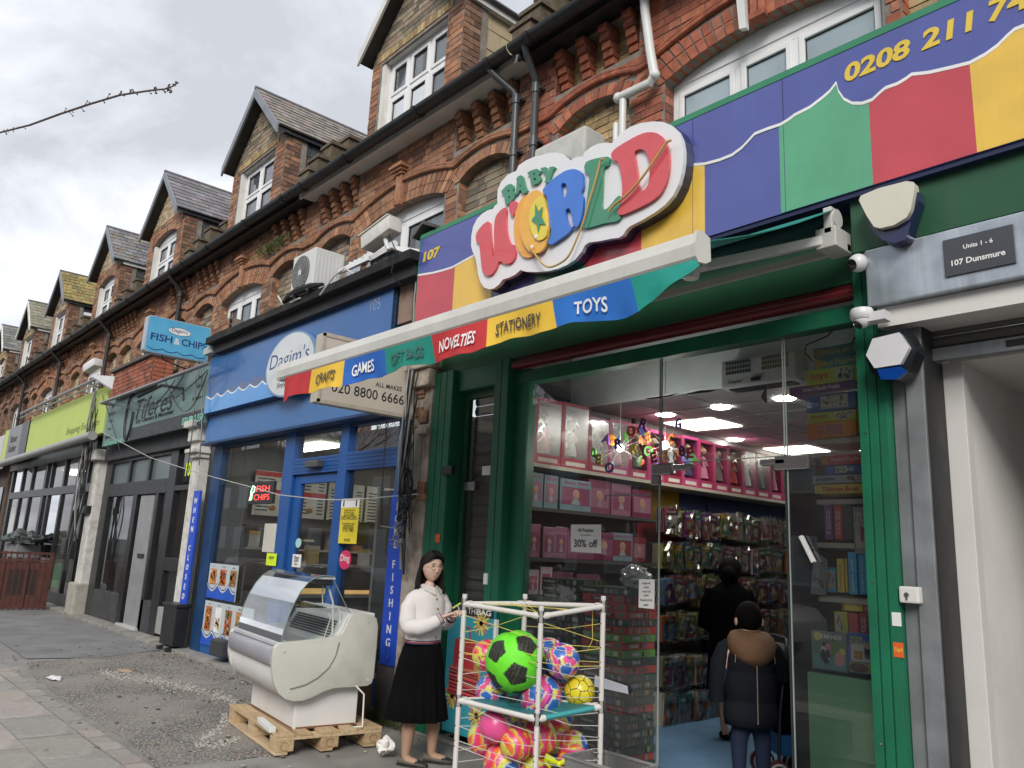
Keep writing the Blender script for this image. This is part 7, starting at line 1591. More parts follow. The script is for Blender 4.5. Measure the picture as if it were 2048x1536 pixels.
 note('narrow white price list notice at the edge of the window glass',((1278,1158),(1309,1159),(1308,1218),(1277,1215)),4.41,(('Single full',.36,.5),('£9.99',.22,.3),('over full',.08,.5),('£4.99',-.06,.3),('Football £2.99',-.22,.75),('each',-.38,.3)))
 P=[W(x,y,4.41)for x,y in((1190,1350),(1255,1372),(1257,1388),(1188,1373))];q=MB();q.add([tuple(p)for p in P],[(0,1,2,3)]);o=tag(q.build('fallen_notice',flat('paper_grey',(.5,.52,.58))),'crumpled white paper notice slipped down inside the window','notice')
 note('grey notice 30% off showing on the folded glass door',((1628,1100),(1655,1120),(1652,1190),(1621,1188)),4.56,(('All Puzzles',.3,.7),('30%',-.15,.8)),flat('notice_grey',(.22,.23,.24)))
 q=MB();q.beam(W(1602,1072,4.4),W(1628,1125,4.4),.035,.02);tag(q.build('door_handle_bar',flat('handle_white',(.62,.62,.62),.3),bevel=.004),'white bar handle hanging crooked on the glass door','bar')
puzzle_stacks()
def letter_lamp(c,seed,label):
 t=thing('letter_lamp',label,'lamp',c,'hanging lamps with coloured letters');q=MB();q.sphere(c,.032,14,10);q.build('bulb',LITW,t,smooth=True)
 pl=bpy.data.lights.new('bulb_light','POINT');pl.energy=6;pl.shadow_soft_size=.05;pl.color=(1,.95,.88);po=bpy.data.objects.new('bulb_light',pl);COL.objects.link(po);po.location=c
 q=MB();q.tube([c,(c.x,c.y,3.6)],.003,5);q.build('cord',WHITE,t);rr=random.Random(seed)
 LC=[flat('let_red',(.6,.05,.02)),flat('let_green',(.1,.4,.04)),flat('let_yellow',(.65,.5,.04)),flat('let_blue',(.03,.06,.3)),flat('let_orange',(.65,.16,.02)),flat('let_purple',(.12,.03,.25))]
 for i in range(15):
  d=Vector((math.cos(i*2.4),math.sin(i*2.4)*.6,rr.uniform(-.75,.75))).normalized();L_=rr.uniform(.16,.25);e=c+d*L_
  q=MB();q.tube([c,e],.0025,4);q.build('rod',flat('rod_chrome',(.6,.6,.6),.2),t)
  s=rr.choice('ABCDEGOQRSX8426');U=Vector((1,rr.uniform(-.5,.5),rr.uniform(-.4,.4))).normalized();V=U.cross(Vector((0,1,0))).normalized();V=V if V.z>0 else-V
  V=(V-U*V.dot(U)).normalized();text(s,e,U,V,LC[(i+seed)%6],t,name='letter',h=.085,bold=.035,th=.012)
letter_lamp(W(1240,896,5.0),1,'left hanging lamp surrounded by coloured plastic letters')
letter_lamp(W(1330,890,5.05),4,'right hanging lamp surrounded by coloured plastic letters')
def right_display():
 Y=4.62
 t=thing('display_shelving','cream glass window shelves at the right of the doorway','shelves',(-2.1,4.7,1))
 for py,x0 in((882,1636),(1000,1636),(1085,1637),(1192,1641)):
  a=W(x0,py,Y);q=MB();q.box(a.x,Y-.02,a.z-.03,-1.8,Y+.3,a.z);q.build('shelf',SHELF,t,bevel=.003)
 def pb(label,px,col,txt=None,tcol=WHITE,y=Y,d=.22,vert=False,pic=None,deco=None,tw=.7):
  a,b=W(px[0],px[1],y),W(px[2],px[3],y);z1=max(a.z,b.z)if False else a.z;z0=W(px[0],px[3]+(0),y).z
  x0,x1=a.x,W(px[2],(px[1]+px[3])/2,y).x;o=thing('game_box',label,'game box',(x0,y,z0),'boxed puzzles and games on the right display')
  q=MB();q.box(x0,y,z0,x1,y+d,z1);q.build('carton',flat('gb_%02x%02x%02x'%tuple(int(v*255)for v in col),col,.35,coat=.35),o,bevel=.003)
  w,h=x1-x0,z1-z0;q=MB();r=random.Random(int(px[0]*7+px[1]))
  if pic:
   fx0,fx1=pic;q.box(x0+w*fx0,y-.002,z0+h*.12,x0+w*fx1,y,z0+h*.88,(.55,.52,.45))
   for _ in range(14):a_,b_=r.uniform(fx0+.02,fx1-.05),r.uniform(.15,.7);q.box(x0+w*a_,y-.004,z0+h*b_,x0+w*a_+w*.045,y-.002,z0+h*b_+h*.16,(r.uniform(.05,.4),r.uniform(.05,.3),r.uniform(.03,.25)))
  if deco:q.box(x0+w*.02,y-.002,z0+h*.1,x0+w*.14,y,z0+h*.9,deco);q.sphere((x0+w*.9,y,z0+h*.55),h*.32,8,6,col=(.6,.45,.05),sc_=(1,.1,1))
  if q.v:q.build('box_print',mat('print_tint','tint',.35,var=.05),o)
  if txt:
   lines=txt.split('|')
   for i,s in enumerate(lines):
    if vert:text(s,((x0+x1)/2+(len(lines)-1-2*i)*-.5*w*.3,y-.003,z0+h*.45),ZU,-XU,tcol,o,w=h*tw,h=w*.34/len(lines)*1.2,bold=.01)
    else:text(s,(x0+w*(.5 if not pic else(.25 if pic[0]>.4 else.5)),y-.005,z0+h*(.5+(len(lines)-1-2*i)*.17)),XU,ZU,tcol,o,w=w*tw*(.5 if pic else 1),h=h*.5/len(lines))
 OR,YG,PU,BL,TE,RE,YL,LBL=(.7,.25,.04),(.48,.56,.06),(.22,.06,.30),(.04,.12,.42),(.07,.25,.26),(.6,.06,.07),(.8,.6,.1),(.04,.42,.75)
 pb('orange FLOOR PUZZLE box on the top right shelf',(1614,848,1712,878),OR,'FLOOR|PUZZLE',flat('ink_mix',(.2,.12,.5)),tw=.5)
 pb('lime green puzzle box directly above the orange floor puzzle',(1614,828,1712,847),YG,'toys',RE and REDP,pic=(.58,.92))
 pb('blue Giant Road puzzle box in the top right pile',(1612,793,1712,826),BL,'Giant|Road',WHITE,pic=(.3,.85))
 pb('purple puzzle box with yellow piece jutting left in the pile',(1577,783,1652,800),PU,"Uvos U'Banim Puzzle",y=Y+.0,deco=(.4,.2,.05))if False else None
 pb('purple Uvos puzzle box jutting out left in the top pile',(1578,776,1712,792),PU,"Uvos U'Banim Puzzle",WHITE,tw=.55)
 pb('green box with castle picture high in the right pile',(1612,742,1720,775),YG,'toys',REDP,pic=(.55,.88))
 pb('dark teal Shul Puzzle box with 60 pieces',(1628,720,1724,741),TE,'Shul Puzzle',YEL,deco=(.5,.3,.05));pb('dark teal puzzle box topmost in the right pile',(1626,698,1722,719),TE,'Puzzle 60',YEL,deco=(.5,.3,.05),tw=.6)
 pb('tall green box standing at right end of the top pile',(1713,766,1738,866),YG,'toys',REDP,vert=True,tw=.3)
 pb('red Playland Puzzle box on the second right shelf',(1643,912,1738,931),RE,'Playland Puzzle',WHITE,deco=(.6,.3,.05),tw=.6)
 pb('blue 250 piece puzzle box below the red Playland box',(1650,932,1738,949),BL,'250',WHITE,pic=(.25,.5));pb('white and blue puzzle box in the second right pile',(1625,952,1732,968),(.4,.45,.5),'puzzle',NAVY,pic=(.6,.85))
 pb('yellow puzzle box at the base of the second right pile',(1629,970,1734,988),YL,'Tiferes Bnei',REDP)
 pb('purple Times Tables box standing on the third right shelf',(1648,1008,1664,1078),PU,'Times|Tables',WHITE,vert=True);pb('red Tell the Time box leaning on the third right shelf',(1667,1008,1684,1078),RE,'Tell the|Time Set',WHITE,vert=True)
 pb('dark green box beside the red time set',(1686,1008,1704,1078),(.02,.05,.035),None);pb('grey picture puzzle box with yellow pieces at right edge',(1705,1014,1746,1108),(.28,.32,.32),'mk',REDP,pic=(.1,.9),tw=.3,y=Y-.02)
 pb('left blue picture lotto box',(1695,1104,1714,1188),LBL,'picture lotto',WHITE,vert=True,tw=.75);pb('middle blue picture lotto box',(1715,1104,1733,1188),LBL,'picture lotto',WHITE,vert=True,tw=.75);pb('right blue picture lotto box',(1734,1104,1752,1188),LBL,'picture lotto',WHITE,vert=True,tw=.75)
 pb('small blue and yellow card game box left of the lotto boxes',(1653,1134,1671,1184),LBL,None,pic=(.1,.9));pb('tall yellow game box left of the lotto boxes',(1673,1117,1688,1184),YL,'Farmyard',REDP,vert=True);pb('narrow yellow game box touching the lotto boxes',(1689,1117,1694,1184),YL)
 pb('green and yellow game box above the farmer puzzle',(1668,1222,1695,1265),(.5,.5,.05),None,pic=(.1,.6));pb('red game box beside the green one above the floor puzzle',(1697,1226,1716,1266),RE,None);pb('red First Times Tables box above the floor puzzle',(1718,1226,1736,1267),(.45,.03,.08),'First|Tables',WHITE,vert=True);pb('right end red game box above the floor puzzle',(1738,1228,1758,1268),RE)
 pb('orange flat game box lying on the red game boxes',(1682,1205,1725,1220),YL,None,deco=(.3,.1,.02));pb('pink flat game box lying on the red game boxes',(1727,1210,1760,1224),(.5,.12,.14),None)
 # two big floor puzzles in front
 def big(label,px,col,kind):
  y=Y-.10;P=[W(x,yy,y)for x,yy in px];o=thing('floor_puzzle',label,'puzzle',P[3]);z0,z1=(P[3].z+P[2].z)/2,(P[0].z+P[1].z)/2;x0,x1=P[0].x,P[1].x
  q=MB();q.box(x0,y,z0,x1,y+.05,z1);q.build('carton',flat('fp_'+kind,col,.35,coat=.4),o,bevel=.003);q=MB();w,h=x1-x0,z1-z0;r=random.Random(5)
  B=lambda a,b,c,d,cc,k=1:q.box(x0+w*a,y-.002*k,z0+h*b,x0+w*c,y,z0+h*d,cc)
  if kind=='farm':
   B(.05,.04,.96,.4,(.13,.3,.3));B(.2,.4,.96,.74,(.12,.25,.06));q.sphere((x0+w*.42,y-.003,z0+h*.46),w*.17,14,8,col=(.7,.7,.68),sc_=(.9,.05,1.35))
   for _ in range(11):a=r.uniform(0,6.3);k=r.random()**.5;q.sphere((x0+w*(.42+.13*k*math.cos(a)),y-.012,z0+h*(.46+.22*k*math.sin(a))),.012,7,5,col=(.02,.02,.02),sc_=(1,.15,1.2))
   q.sphere((x0+w*.52,y-.013,z0+h*.62),.02,8,6,col=(.6,.2,.25),sc_=(1,.2,1));q.sphere((x0+w*.8,y-.004,z0+h*.33),.03,10,6,col=(.65,.3,.3),sc_=(1,.15,1.4));q.sphere((x0+w*.88,y-.004,z0+h*.52),.02,8,6,col=(.6,.5,.1),sc_=(1,.2,1));q.sphere((x0+w*.2,y-.004,z0+h*.86),.025,10,6,col=(.65,.55,.1),sc_=(1,.2,1))
  else:
   B(.1,.3,.9,.72,(.5,.5,.4));B(.2,.35,.5,.55,(.35,.2,.05),2);B(.55,.38,.8,.66,(.03,.03,.1),2);B(.05,.03,.95,.28,(.25,.3,.04));q.sphere((x0+w*.35,y-.004,z0+h*.15),.035,10,6,col=(.08,.02,.01),sc_=(1.5,.15,.7));q.sphere((x0+w*.67,y-.006,z0+h*.7),.018,8,6,col=(.5,.3,.2),sc_=(1,.2,1));q.sphere((x0+w*.85,y-.004,z0+h*.85),.022,8,6,col=(.55,.06,.04),sc_=(1,.2,1))
  q.build('box_print',mat('print_tint','tint',.35,var=.05),o)
  text('FARMER'if kind=='farm'else 'FLOOR',(x0+w*(.6 if kind=='farm'else.32),y-.006,z0+h*.87),XU,ZU,WHITE if kind=='farm'else flat('ink_lime',(.55,.6,.1)),o,w=w*(.6 if kind=='farm'else.4),bold=.02)
  if kind!='farm':text('PUZZLE',(x0+w*.36,y-.006,z0+h*.77),XU,ZU,flat('ink_lime',(.55,.6,.1)),o,w=w*.5,bold=.02)
 big('FARMER floor puzzle with cow picture standing against the window glass',((1622,1262),(1692,1265),(1694,1345),(1623,1338)),(.13,.2,.2),'farm');big('blue FLOOR PUZZLE with family picture right of the farmer puzzle',((1694,1265),(1756,1268),(1759,1352),(1697,1346)),(.03,.1,.36),'blue')
 a=W(1623,1342,4.5);bx(None,'green_window_board',flat('board_green',(.20,.52,.25),.35,coat=.3),a.x,-1.94,4.45,4.5,.06,a.z);tag(bpy.data.objects['green_window_board'],'plain green board filling the foot of the right window','board')
 # back wall shelves, glass shelving on the right of the aisle
 t=thing('glass_shelving','tall glass shelving with books and stationery at the back of the aisle','shelves',(-3,8.6,0));rr=random.Random(31);st=MB()
 for z in(.25,.55,.85,1.15,1.45,1.75,2.1):
  q=MB();q.box(-4.9,9.2,z-.02,-2.0,9.7,z);q.box(-2.35,5.6,z-.02,-1.76,9.2,z);q.build('shelf',flat('glass_shelf',(.16,.26,.22),.15),t)
  x=-4.85
  while x<-2.1:w=rr.uniform(.02,.09);h=rr.uniform(.12,.25);st.box(x,9.25+rr.uniform(0,.05),z+.001,x+w,9.5,z+h,cvar(rr));x+=w+.006
  y=5.65
  while y<9.1:w=rr.uniform(.02,.1);h=rr.uniform(.08,.24);st.box(-2.33+rr.uniform(0,.06),y,z+.001,-1.8,y+w,z+h,cvar(rr));y+=w+.008
 o=st.build('stationery_stock',mat('print_tint','tint',.35,var=.05),kind='stuff');tag(o,'rows of small books and stationery packed on the glass shelves','stationery')
def cvar(r):
 return r.choice([(.3,.04,.04),(.05,.08,.25),(.4,.38,.33),(.1,.25,.06),(.5,.4,.1),(.2,.05,.2),(.05,.05,.05),(.45,.2,.25),(.1,.25,.3),(.55,.53,.5)])
right_display()
# ------------------------------------------------------------------ ball rack, cabinet, pallet
def DP(px,py,d):return Vector((0,0,CAMZ))+_ray(px,py)*(d/FPX)
PVC=mat('pvc_white',(.62,.60,.57),.35,var=.05,dirt=.3,ds=6,dcol=(.4,.36,.33))
ICO=[]
def _ico():
 p=(1+5**.5)/2;v=[]
 for a in(-1,1):
  for b in(-p,p):v+=[(0,a,b),(a,b,0),(b,0,a)]
 V=[Vector(x).normalized()for x in v];F=[]
 for i in range(12):
  for j in range(i+1,12):
   for k in range(j+1,12):
    if(V[i]-V[j]).length<1.1 and(V[j]-V[k]).length<1.1 and(V[i]-V[k]).length<1.1:F.append((V[i]+V[j]+V[k]).normalized())
 return V,F
IV,IF_=_ico()
def pent(d): # >0 inside a pentagon patch; also distance to seams
 da=sorted(((d.dot(v)+.0,0)for v in IV),reverse=True)[0][0];best=sorted([(d.dot(v),i)for i,v in enumerate(IV)],reverse=True)[:2];fb=sorted([d.dot(f)for f in IF_],reverse=True)[:2]
 return best,fb
_NB={i:[(v-IV[i]*v.dot(IV[i])).normalized()for v in IV if.2<v.dot(IV[i])<.9]for i in range(12)}
def pentd(d,i):
 t=d-IV[i]*d.dot(IV[i]);return max(t.dot(n)for n in _NB[i])if d.dot(IV[i])>0 else 9
def ball(label,c,R,kind,rot,group='balls in the white tube rack',sub=5,parent=None):
 bm=bmesh.new();bmesh.ops.create_icosphere(bm,subdivisions=sub,radius=1);M=Matrix.Rotation(rot[0],3,'X')@Matrix.Rotation(rot[1],3,'Y')@Matrix.Rotation(rot[2],3,'Z')
 lay_=bm.loops.layers.float_color.new('tint');PK,OR,YL,PU,BL,WH,RD=(.75,.08,.28),(.85,.2,.04),(.68,.72,.10),(.28,.03,.38),(.03,.14,.52),(.7,.7,.68),(.78,.04,.12)
 from mathutils import noise as nz;cache={}
 for v in bm.verts:
  d=M@v.co;az=math.atan2(d.y,d.x);z=d.z
  w=z*1.5+.55*nz.noise(Vector((d.x*1.6,d.y*1.6,z*1.2+rot[0])))+.18*math.sin(az*2+rot[1])
  if kind in('green','purple','yellow'):
   best,fb=pent(d);a=best[0][0];hx=fb[0];edge=a-hx*.985
   if kind=='green':
    c_=(.012,.014,.012)if pentd(d,best[0][1])<.335 else(.14,.72,.02)
    if c_[1]<.1 and(int(az*40)%6==0):c_=(.05,.06,.03)
   elif kind=='yellow':
    others=sorted([v_.dot(d)-.0 for v_ in IV]+[f.dot(d)*.985+.0 for f in IF_],reverse=True);c_=(.01,.01,.008)if others[0]-others[1]<.016 else(.72,.6,.02)
   else:
    s=(w*1.3)%1.;c_=PK if s<.34 else PU if s<.55 else YL if s<.8 else PK
    pd=pentd(d,best[0][1]);c_=WH if pd<.36 else c_
    if pd<.315:c_=BL
  elif kind=='swirl':
   s=(w*1.0+.2*nz.noise(Vector((az*1.5,z*5,2))))%1.;c_=RD if s<.4 else OR if s<.62 else YL if s<.76 else PK;t=1-abs(z)if False else(1-z)
   if t<.36:c_=YL
   if t<.17:c_=WH
   if t<.14:c_=BL
   if t<.02:c_=WH
   if(1+z)<.1:c_=YL
  else: # dotted
   t=math.acos(max(-1,min(1,z)));r_=int(t/.11);c_=[(.5,.05,.5),WH,YL,WH,(.7,.05,.25),WH,YL,(.05,.12,.5),WH,(.7,.05,.25),(.5,.08,.5),WH,(.05,.12,.5),YL,PK][min(r_,14)]if r_<15 else PK
   if r_ in(4,7,9,10,12)and int(az*8)%2:c_=WH
  cache[v.index]=(*c_,1)
 for f in bm.faces:
  for l in f.loops:l[lay_]=cache[l.vert.index]
 if kind=='green':
  for v in bm.verts:v.co*=1+.008*nz.noise(v.co*5)+.006*nz.noise(v.co*13)
 me=bpy.data.meshes.new('ball');bm.to_mesh(me);bm.free();me.polygons.foreach_set('use_smooth',[True]*len(me.polygons));me.materials.append(mat('ball_skin'if kind!='green'else 'ball_fabric','tint',.36 if kind!='green'else.6,var=.04,coat=.3 if kind!='green'else 0.,dirt=.12,ds=5,dcol=(.3,.27,.25)))
 o=bpy.data.objects.new('ball',me);COL.objects.link(o);o.location=c;o.scale=(R,R,R);return tag(o,label,'ball',group)
def rack():
 F,FL,R_=DP(1083,1212,4.3),DP(930,1188,4.3*1.06),DP(1207,1192,4.3*1.03);B=FL+R_-F;B.z=1.325
 t=thing('ball_rack','white plastic tube rack strung with cords and filled with balls','rack',(F.x,F.y,0));P=[FL,F,R_,B]
 for p in P:
  q=MB();q.tube([(p.x,p.y,.0),(p.x,p.y,p.z)],.0145,12);q.build('post',PVC,t,smooth=True)
 shz=DP(1083,1430,4.3).z;low=.12
 ztop=[p.z-.055 for p in P];zs=[DP(928,1393,4.3*1.06).z,shz,DP(1207,1405,4.3*1.03).z,shz+.04]
 for lev,zz in(('top',ztop),('mid',zs),('low',[low]*4)):
  for i in range(4):
   j=(i+1)%4;a,b=Vector((P[i].x,P[i].y,zz[i])),Vector((P[j].x,P[j].y,zz[j]))
   q=MB();q.tube([a,b],.0145,12);q.build('rail',flat('pvc_teal',(.04,.28,.30),.4)if(lev=='mid'and i==1)else PVC,t,smooth=True)
   for e,dd in((a,(b-a).normalized()),(b,(a-b).normalized())):
    q=MB();q.tube([e,e+dd*.045],.0185,12);q.tube([e-ZU*.03,e+ZU*.03],.019,12);q.build('joint',PVC,t,smooth=True)
  if lev!='top':
   q=MB();vs=[Vector((P[i].x,P[i].y,zz[i]-.004))for i in range(4)];q.hexa(vs,[v+ZU*.012 for v in vs]);q.build('shelf_board',flat('teal_board',(.03,.17,.19),.5),t)
 YC,WCc=flat('cord_yellow',(.62,.52,.12),.7),flat('cord_pale',(.5,.5,.47),.7)
 rr=random.Random(4);hl=MB();LYv=Vector((0,1,0))
 for k in range(15):
  for i in range(4):
   j=(i+1)%4;top=min(ztop)-.08;z=top-k*.078
   if z<low+.05:continue
   off=rr.uniform(-.03,.03)
   a,b=Vector((P[i].x,P[i].y,z+(.05 if k%3==0 else 0))),Vector((P[j].x,P[j].y,z-.03+off));q=MB();q.tube([a,(a+b)/2-ZU*rr.uniform(-.004,.03)+LYv*rr.uniform(-.01,.01),b],.0022,4);q.build('cord',YC if k<3 else WCc,t)
   hl.sphere(a+Vector((.0,-.0145,0)),.004,6,4)
 for k in range(5):
  u=k/4;a=P[0].lerp(P[3],u)-ZU*.05;b=P[1].lerp(P[2],(u+.3*(k%2))%1)-ZU*.05;q=MB();q.tube([a,b],.0022,4);q.build('cord',YC,t)
 hl.build('peg_holes',BLACK,t,kind='stuff')
 q=MB();e=P[2]-ZU*.06-Vector((.06,.02,0));q.tube([e,e+Vector((0,0,-.1)),e+Vector((.004,0,-.18)),e+Vector((-.03,0,-.24))],.0022,4);q.build('loose_cord',YC,t)
 def bl(label,x,y,r,d,kind,rot,sub=5):ball(label,DP(x,y,d),r/FPX*d,kind,rot,sub=sub)
 bl('big lime green ball with black pentagon patches in the upper rack',1031,1322,60,4.42,'green',(.35,.2,.5),6)
 bl('orange and yellow ball behind the left edge of the big green ball',975,1311,31,4.62,'swirl',(1.2,.4,.3));bl('pink purple striped ball at lower left of the upper shelf',984,1381,33,4.56,'purple',(.3,1.2,.2))
 bl('pink and purple ball at right of the big green ball',1125,1322,35,4.42,'purple',(.6,.2,1.4));bl('pink ball half hidden between the green ball and the right purple ball',1098,1308,32,4.58,'purple',(1.6,.8,.1))
 bl('pink and blue ball at the front corner of the upper shelf',1080,1393,43,4.40,'purple',(.9,1.9,.6));bl('purple ball tucked behind the front corner ball',1106,1377,36,4.56,'purple',(.1,.5,2.2));bl('small yellow ball with black seams on the upper shelf',1159,1382,31,4.42,'yellow',(.5,.3,.2),6)
 bl('white ball with rings of coloured dots below the shelf',992,1451,33,4.42,'dots',(1.15,.35,0));bl('red swirl ball at far left of the lower rack',971,1476,36,4.58,'swirl',(2.2,.5,.1));bl('yellow ball with blue centre in the middle of the lower rack',1033,1487,33,4.36,'swirl',(1.3,-.1,.2))
 bl('red swirl ball with blue centre behind the front post',1077,1475,37,4.42,'swirl',(1.25,.2,.5));bl('red orange ball right of the front post',1108,1470,34,4.6,'swirl',(2.6,.9,.4));bl('yellow ball with blue centre at right of the lower rack',1146,1492,30,4.52,'swirl',(1.1,-.5,.9));bl('pink and orange striped ball at lower right of the rack',1146,1520,32,4.42,'swirl',(2.9,.1,1.2))
 bl('pink orange ball low at left of the lower rack',1004,1526,38,4.42,'swirl',(2.4,1.2,.9));bl('pink ball at the bottom edge near the front post',1070,1535,36,4.44,'swirl',(.6,2.2,.3));bl('purple ball at the back of the lower rack',1040,1440,30,4.75,'swirl',(2.0,.2,2.3));bl('orange ball at the back right of the lower rack',1115,1440,28,4.75,'swirl',(2.5,2.2,.3))
 # clear bag on shelf and yellow inflatable bow
 from mathutils import noise as nz
 bm=bmesh.new();bmesh.ops.create_icosphere(bm,subdivisions=4,radius=1)
 for v_ in bm.verts:k=1+.3*nz.noise(v_.co*2.1)+.18*nz.noise(v_.co*6);v_.co=Vector((v_.co.x*.09*k,v_.co.y*.05*k,v_.co.z*.055*k+v_.co.x*.03))
 me=bpy.data.meshes.new('clear_bag');bm.to_mesh(me);bm.free();me.materials.append(FILM);o=bpy.data.objects.new('clear_bag',me);COL.objects.link(o);o.location=DP(1040,1400,4.36);tag(o,'crumpled clear plastic bag on the rack shelf under the big green ball','bag')
 o=thing('yellow_bow','fluorescent yellow inflatable bow at the bottom of the rack','toy',DP(1118,1525,4.3));q=MB();c=DP(1118,1528,4.3)
 for s in(-1,1):q.tube([c,c+CR*.04*s+CU*.02,c+CR*.065*s+CU*.035,c+CR*.075*s+CU*.01,c+CR*.05*s-CU*.02],[.008,.02,.024,.018,.008],8)
 q.sphere(c,.016,10,8);q.build('bow',flat('fluo_yellow',(.7,.8,.03),.35),o,smooth=True)
 # translucent crate by the lower right
 PCR=glass_mat('translucent_plastic',(.75,.75,.74),refl=1.2,base=.08,rough=.25,haze=.35,hazecol=(.55,.55,.54));t=thing('plastic_crate','translucent plastic storage box at the bottom edge beside the rack','crate',DP(1210,1530,4.0));c=DP(1212,1524,4.05);zt=c.z
 x0,x1,y0,y1=c.x-.2,c.x+.2,c.y-.1,c.y+.16
 bx(t,'wall',PCR,x0,x0+.006,y0,y1,zt-.2,zt);bx(t,'wall',PCR,x1-.006,x1,y0,y1,zt-.2,zt);bx(t,'wall',PCR,x0,x1,y0,y0+.006,zt-.2,zt);bx(t,'wall',PCR,x0,x1,y1-.006,y1,zt-.2,zt);bx(t,'base',PCR,x0,x1,y0,y1,zt-.2,zt-.194)
 q=MB();q.tube([(x0,y0,zt),(x1,y0,zt),(x1,y1,zt),(x0,y1,zt)],.011,8,closed=True);q.build('rim',PCR,t)
 bx(None,'crate_stool',flat('stool_dark',(.08,.07,.06)),x0+.05,x1-.05,y0+.03,y1-.03,0,zt-.2);tag(bpy.data.objects['crate_stool'],'dark stand carrying the translucent storage box','stand')
rack()
def bag_poster():
 Y=4.26;t=thing('bag_poster','turquoise THE BAG poster panel with red bag pictures behind the rack','poster',(-5.2,Y,0));x0,x1=W(893,1300,Y).x,W(1003,1300,Y).x-.02;z1=W(940,1212,Y).z;z0=.12
 x1=W(988,1230,Y).x
 bx(t,'panel',flat('poster_turquoise',(.03,.30,.38),.4,var=.12),x0,x1,Y,Y+.03,z0,z1);bx(t,'black_head',BLACK,x0,x1,Y-.004,Y,z1-.075,z1,0)
 bx(t,'white_edge',WHITE,x1,x1+.03,Y,Y+.03,z0+.3,z1-.08)
 w=x1-x0;text('THE',(x0+w*.56,Y-.006,z1-.037),XU,ZU,WHITE,t,w=w*.22,h=.045,bold=-.01);text('BAG',(x0+w*.8,Y-.006,z1-.037),XU,ZU,WHITE,t,w=w*.3,h=.045,bold=.03)
 q=MB()
 for i in range(3):a=x0+w*(.2+i*.08);q.prism([(a,z1-.062),(a+.018,z1-.062),(a+.035,z1-.037),(a+.018,z1-.012),(a,z1-.012),(a+.017,z1-.037)],'y',Y-.006,Y-.0045)
 q.build('chevrons',WHITE,t,kind='stuff')
 q=MB();R1=(.45,.03,.035);TN=(.42,.25,.10);q.col=R1
 def bagp(cx,zt,ww,hh,col):
  q.prism([(cx-ww/2,zt),(cx+ww/2,zt),(cx+ww*.56,zt-hh),(cx-ww*.56,zt-hh)],'y',Y-.006-zt*.004,Y-.001,col);q.tube([(cx-ww*.25,Y-.004,zt),(cx-ww*.2,Y-.004,zt+.1),(cx+ww*.2,Y-.004,zt+.1),(cx+ww*.25,Y-.004,zt)],.007,5,col=col)
 bagp(x0+w*.42,z1-.27,w*.42,.22,R1);bagp(x0+w*.52,z1-.42,w*.5,.24,TN);
 for i in range(8):q.tube([(x0+w*.12,Y-.006,.62-i*.028),(x0+w*.4,Y-.01,.61-i*.028+.006*(i%2)),(x0+w*.75,Y-.006,.6-i*.028)],.014,5,col=vary((.28,.02,.02),.4))
 for cx,cz in((.75,z1-.12),(.2,.4),(.75,.3)):
  for i in range(14):a=i*.45;q.beam((x0+w*cx,Y-.003,cz),(x0+w*cx+.1*math.cos(a),Y-.003,cz+.1*math.sin(a)),.016,.004,up=(0,1,0),col=(.62,.45+.2*(i%2)-.3*(i%3==0),.12))
 q.build('bag_picture',mat('print_tint','tint',.35,var=.05),t)
bag_poster()
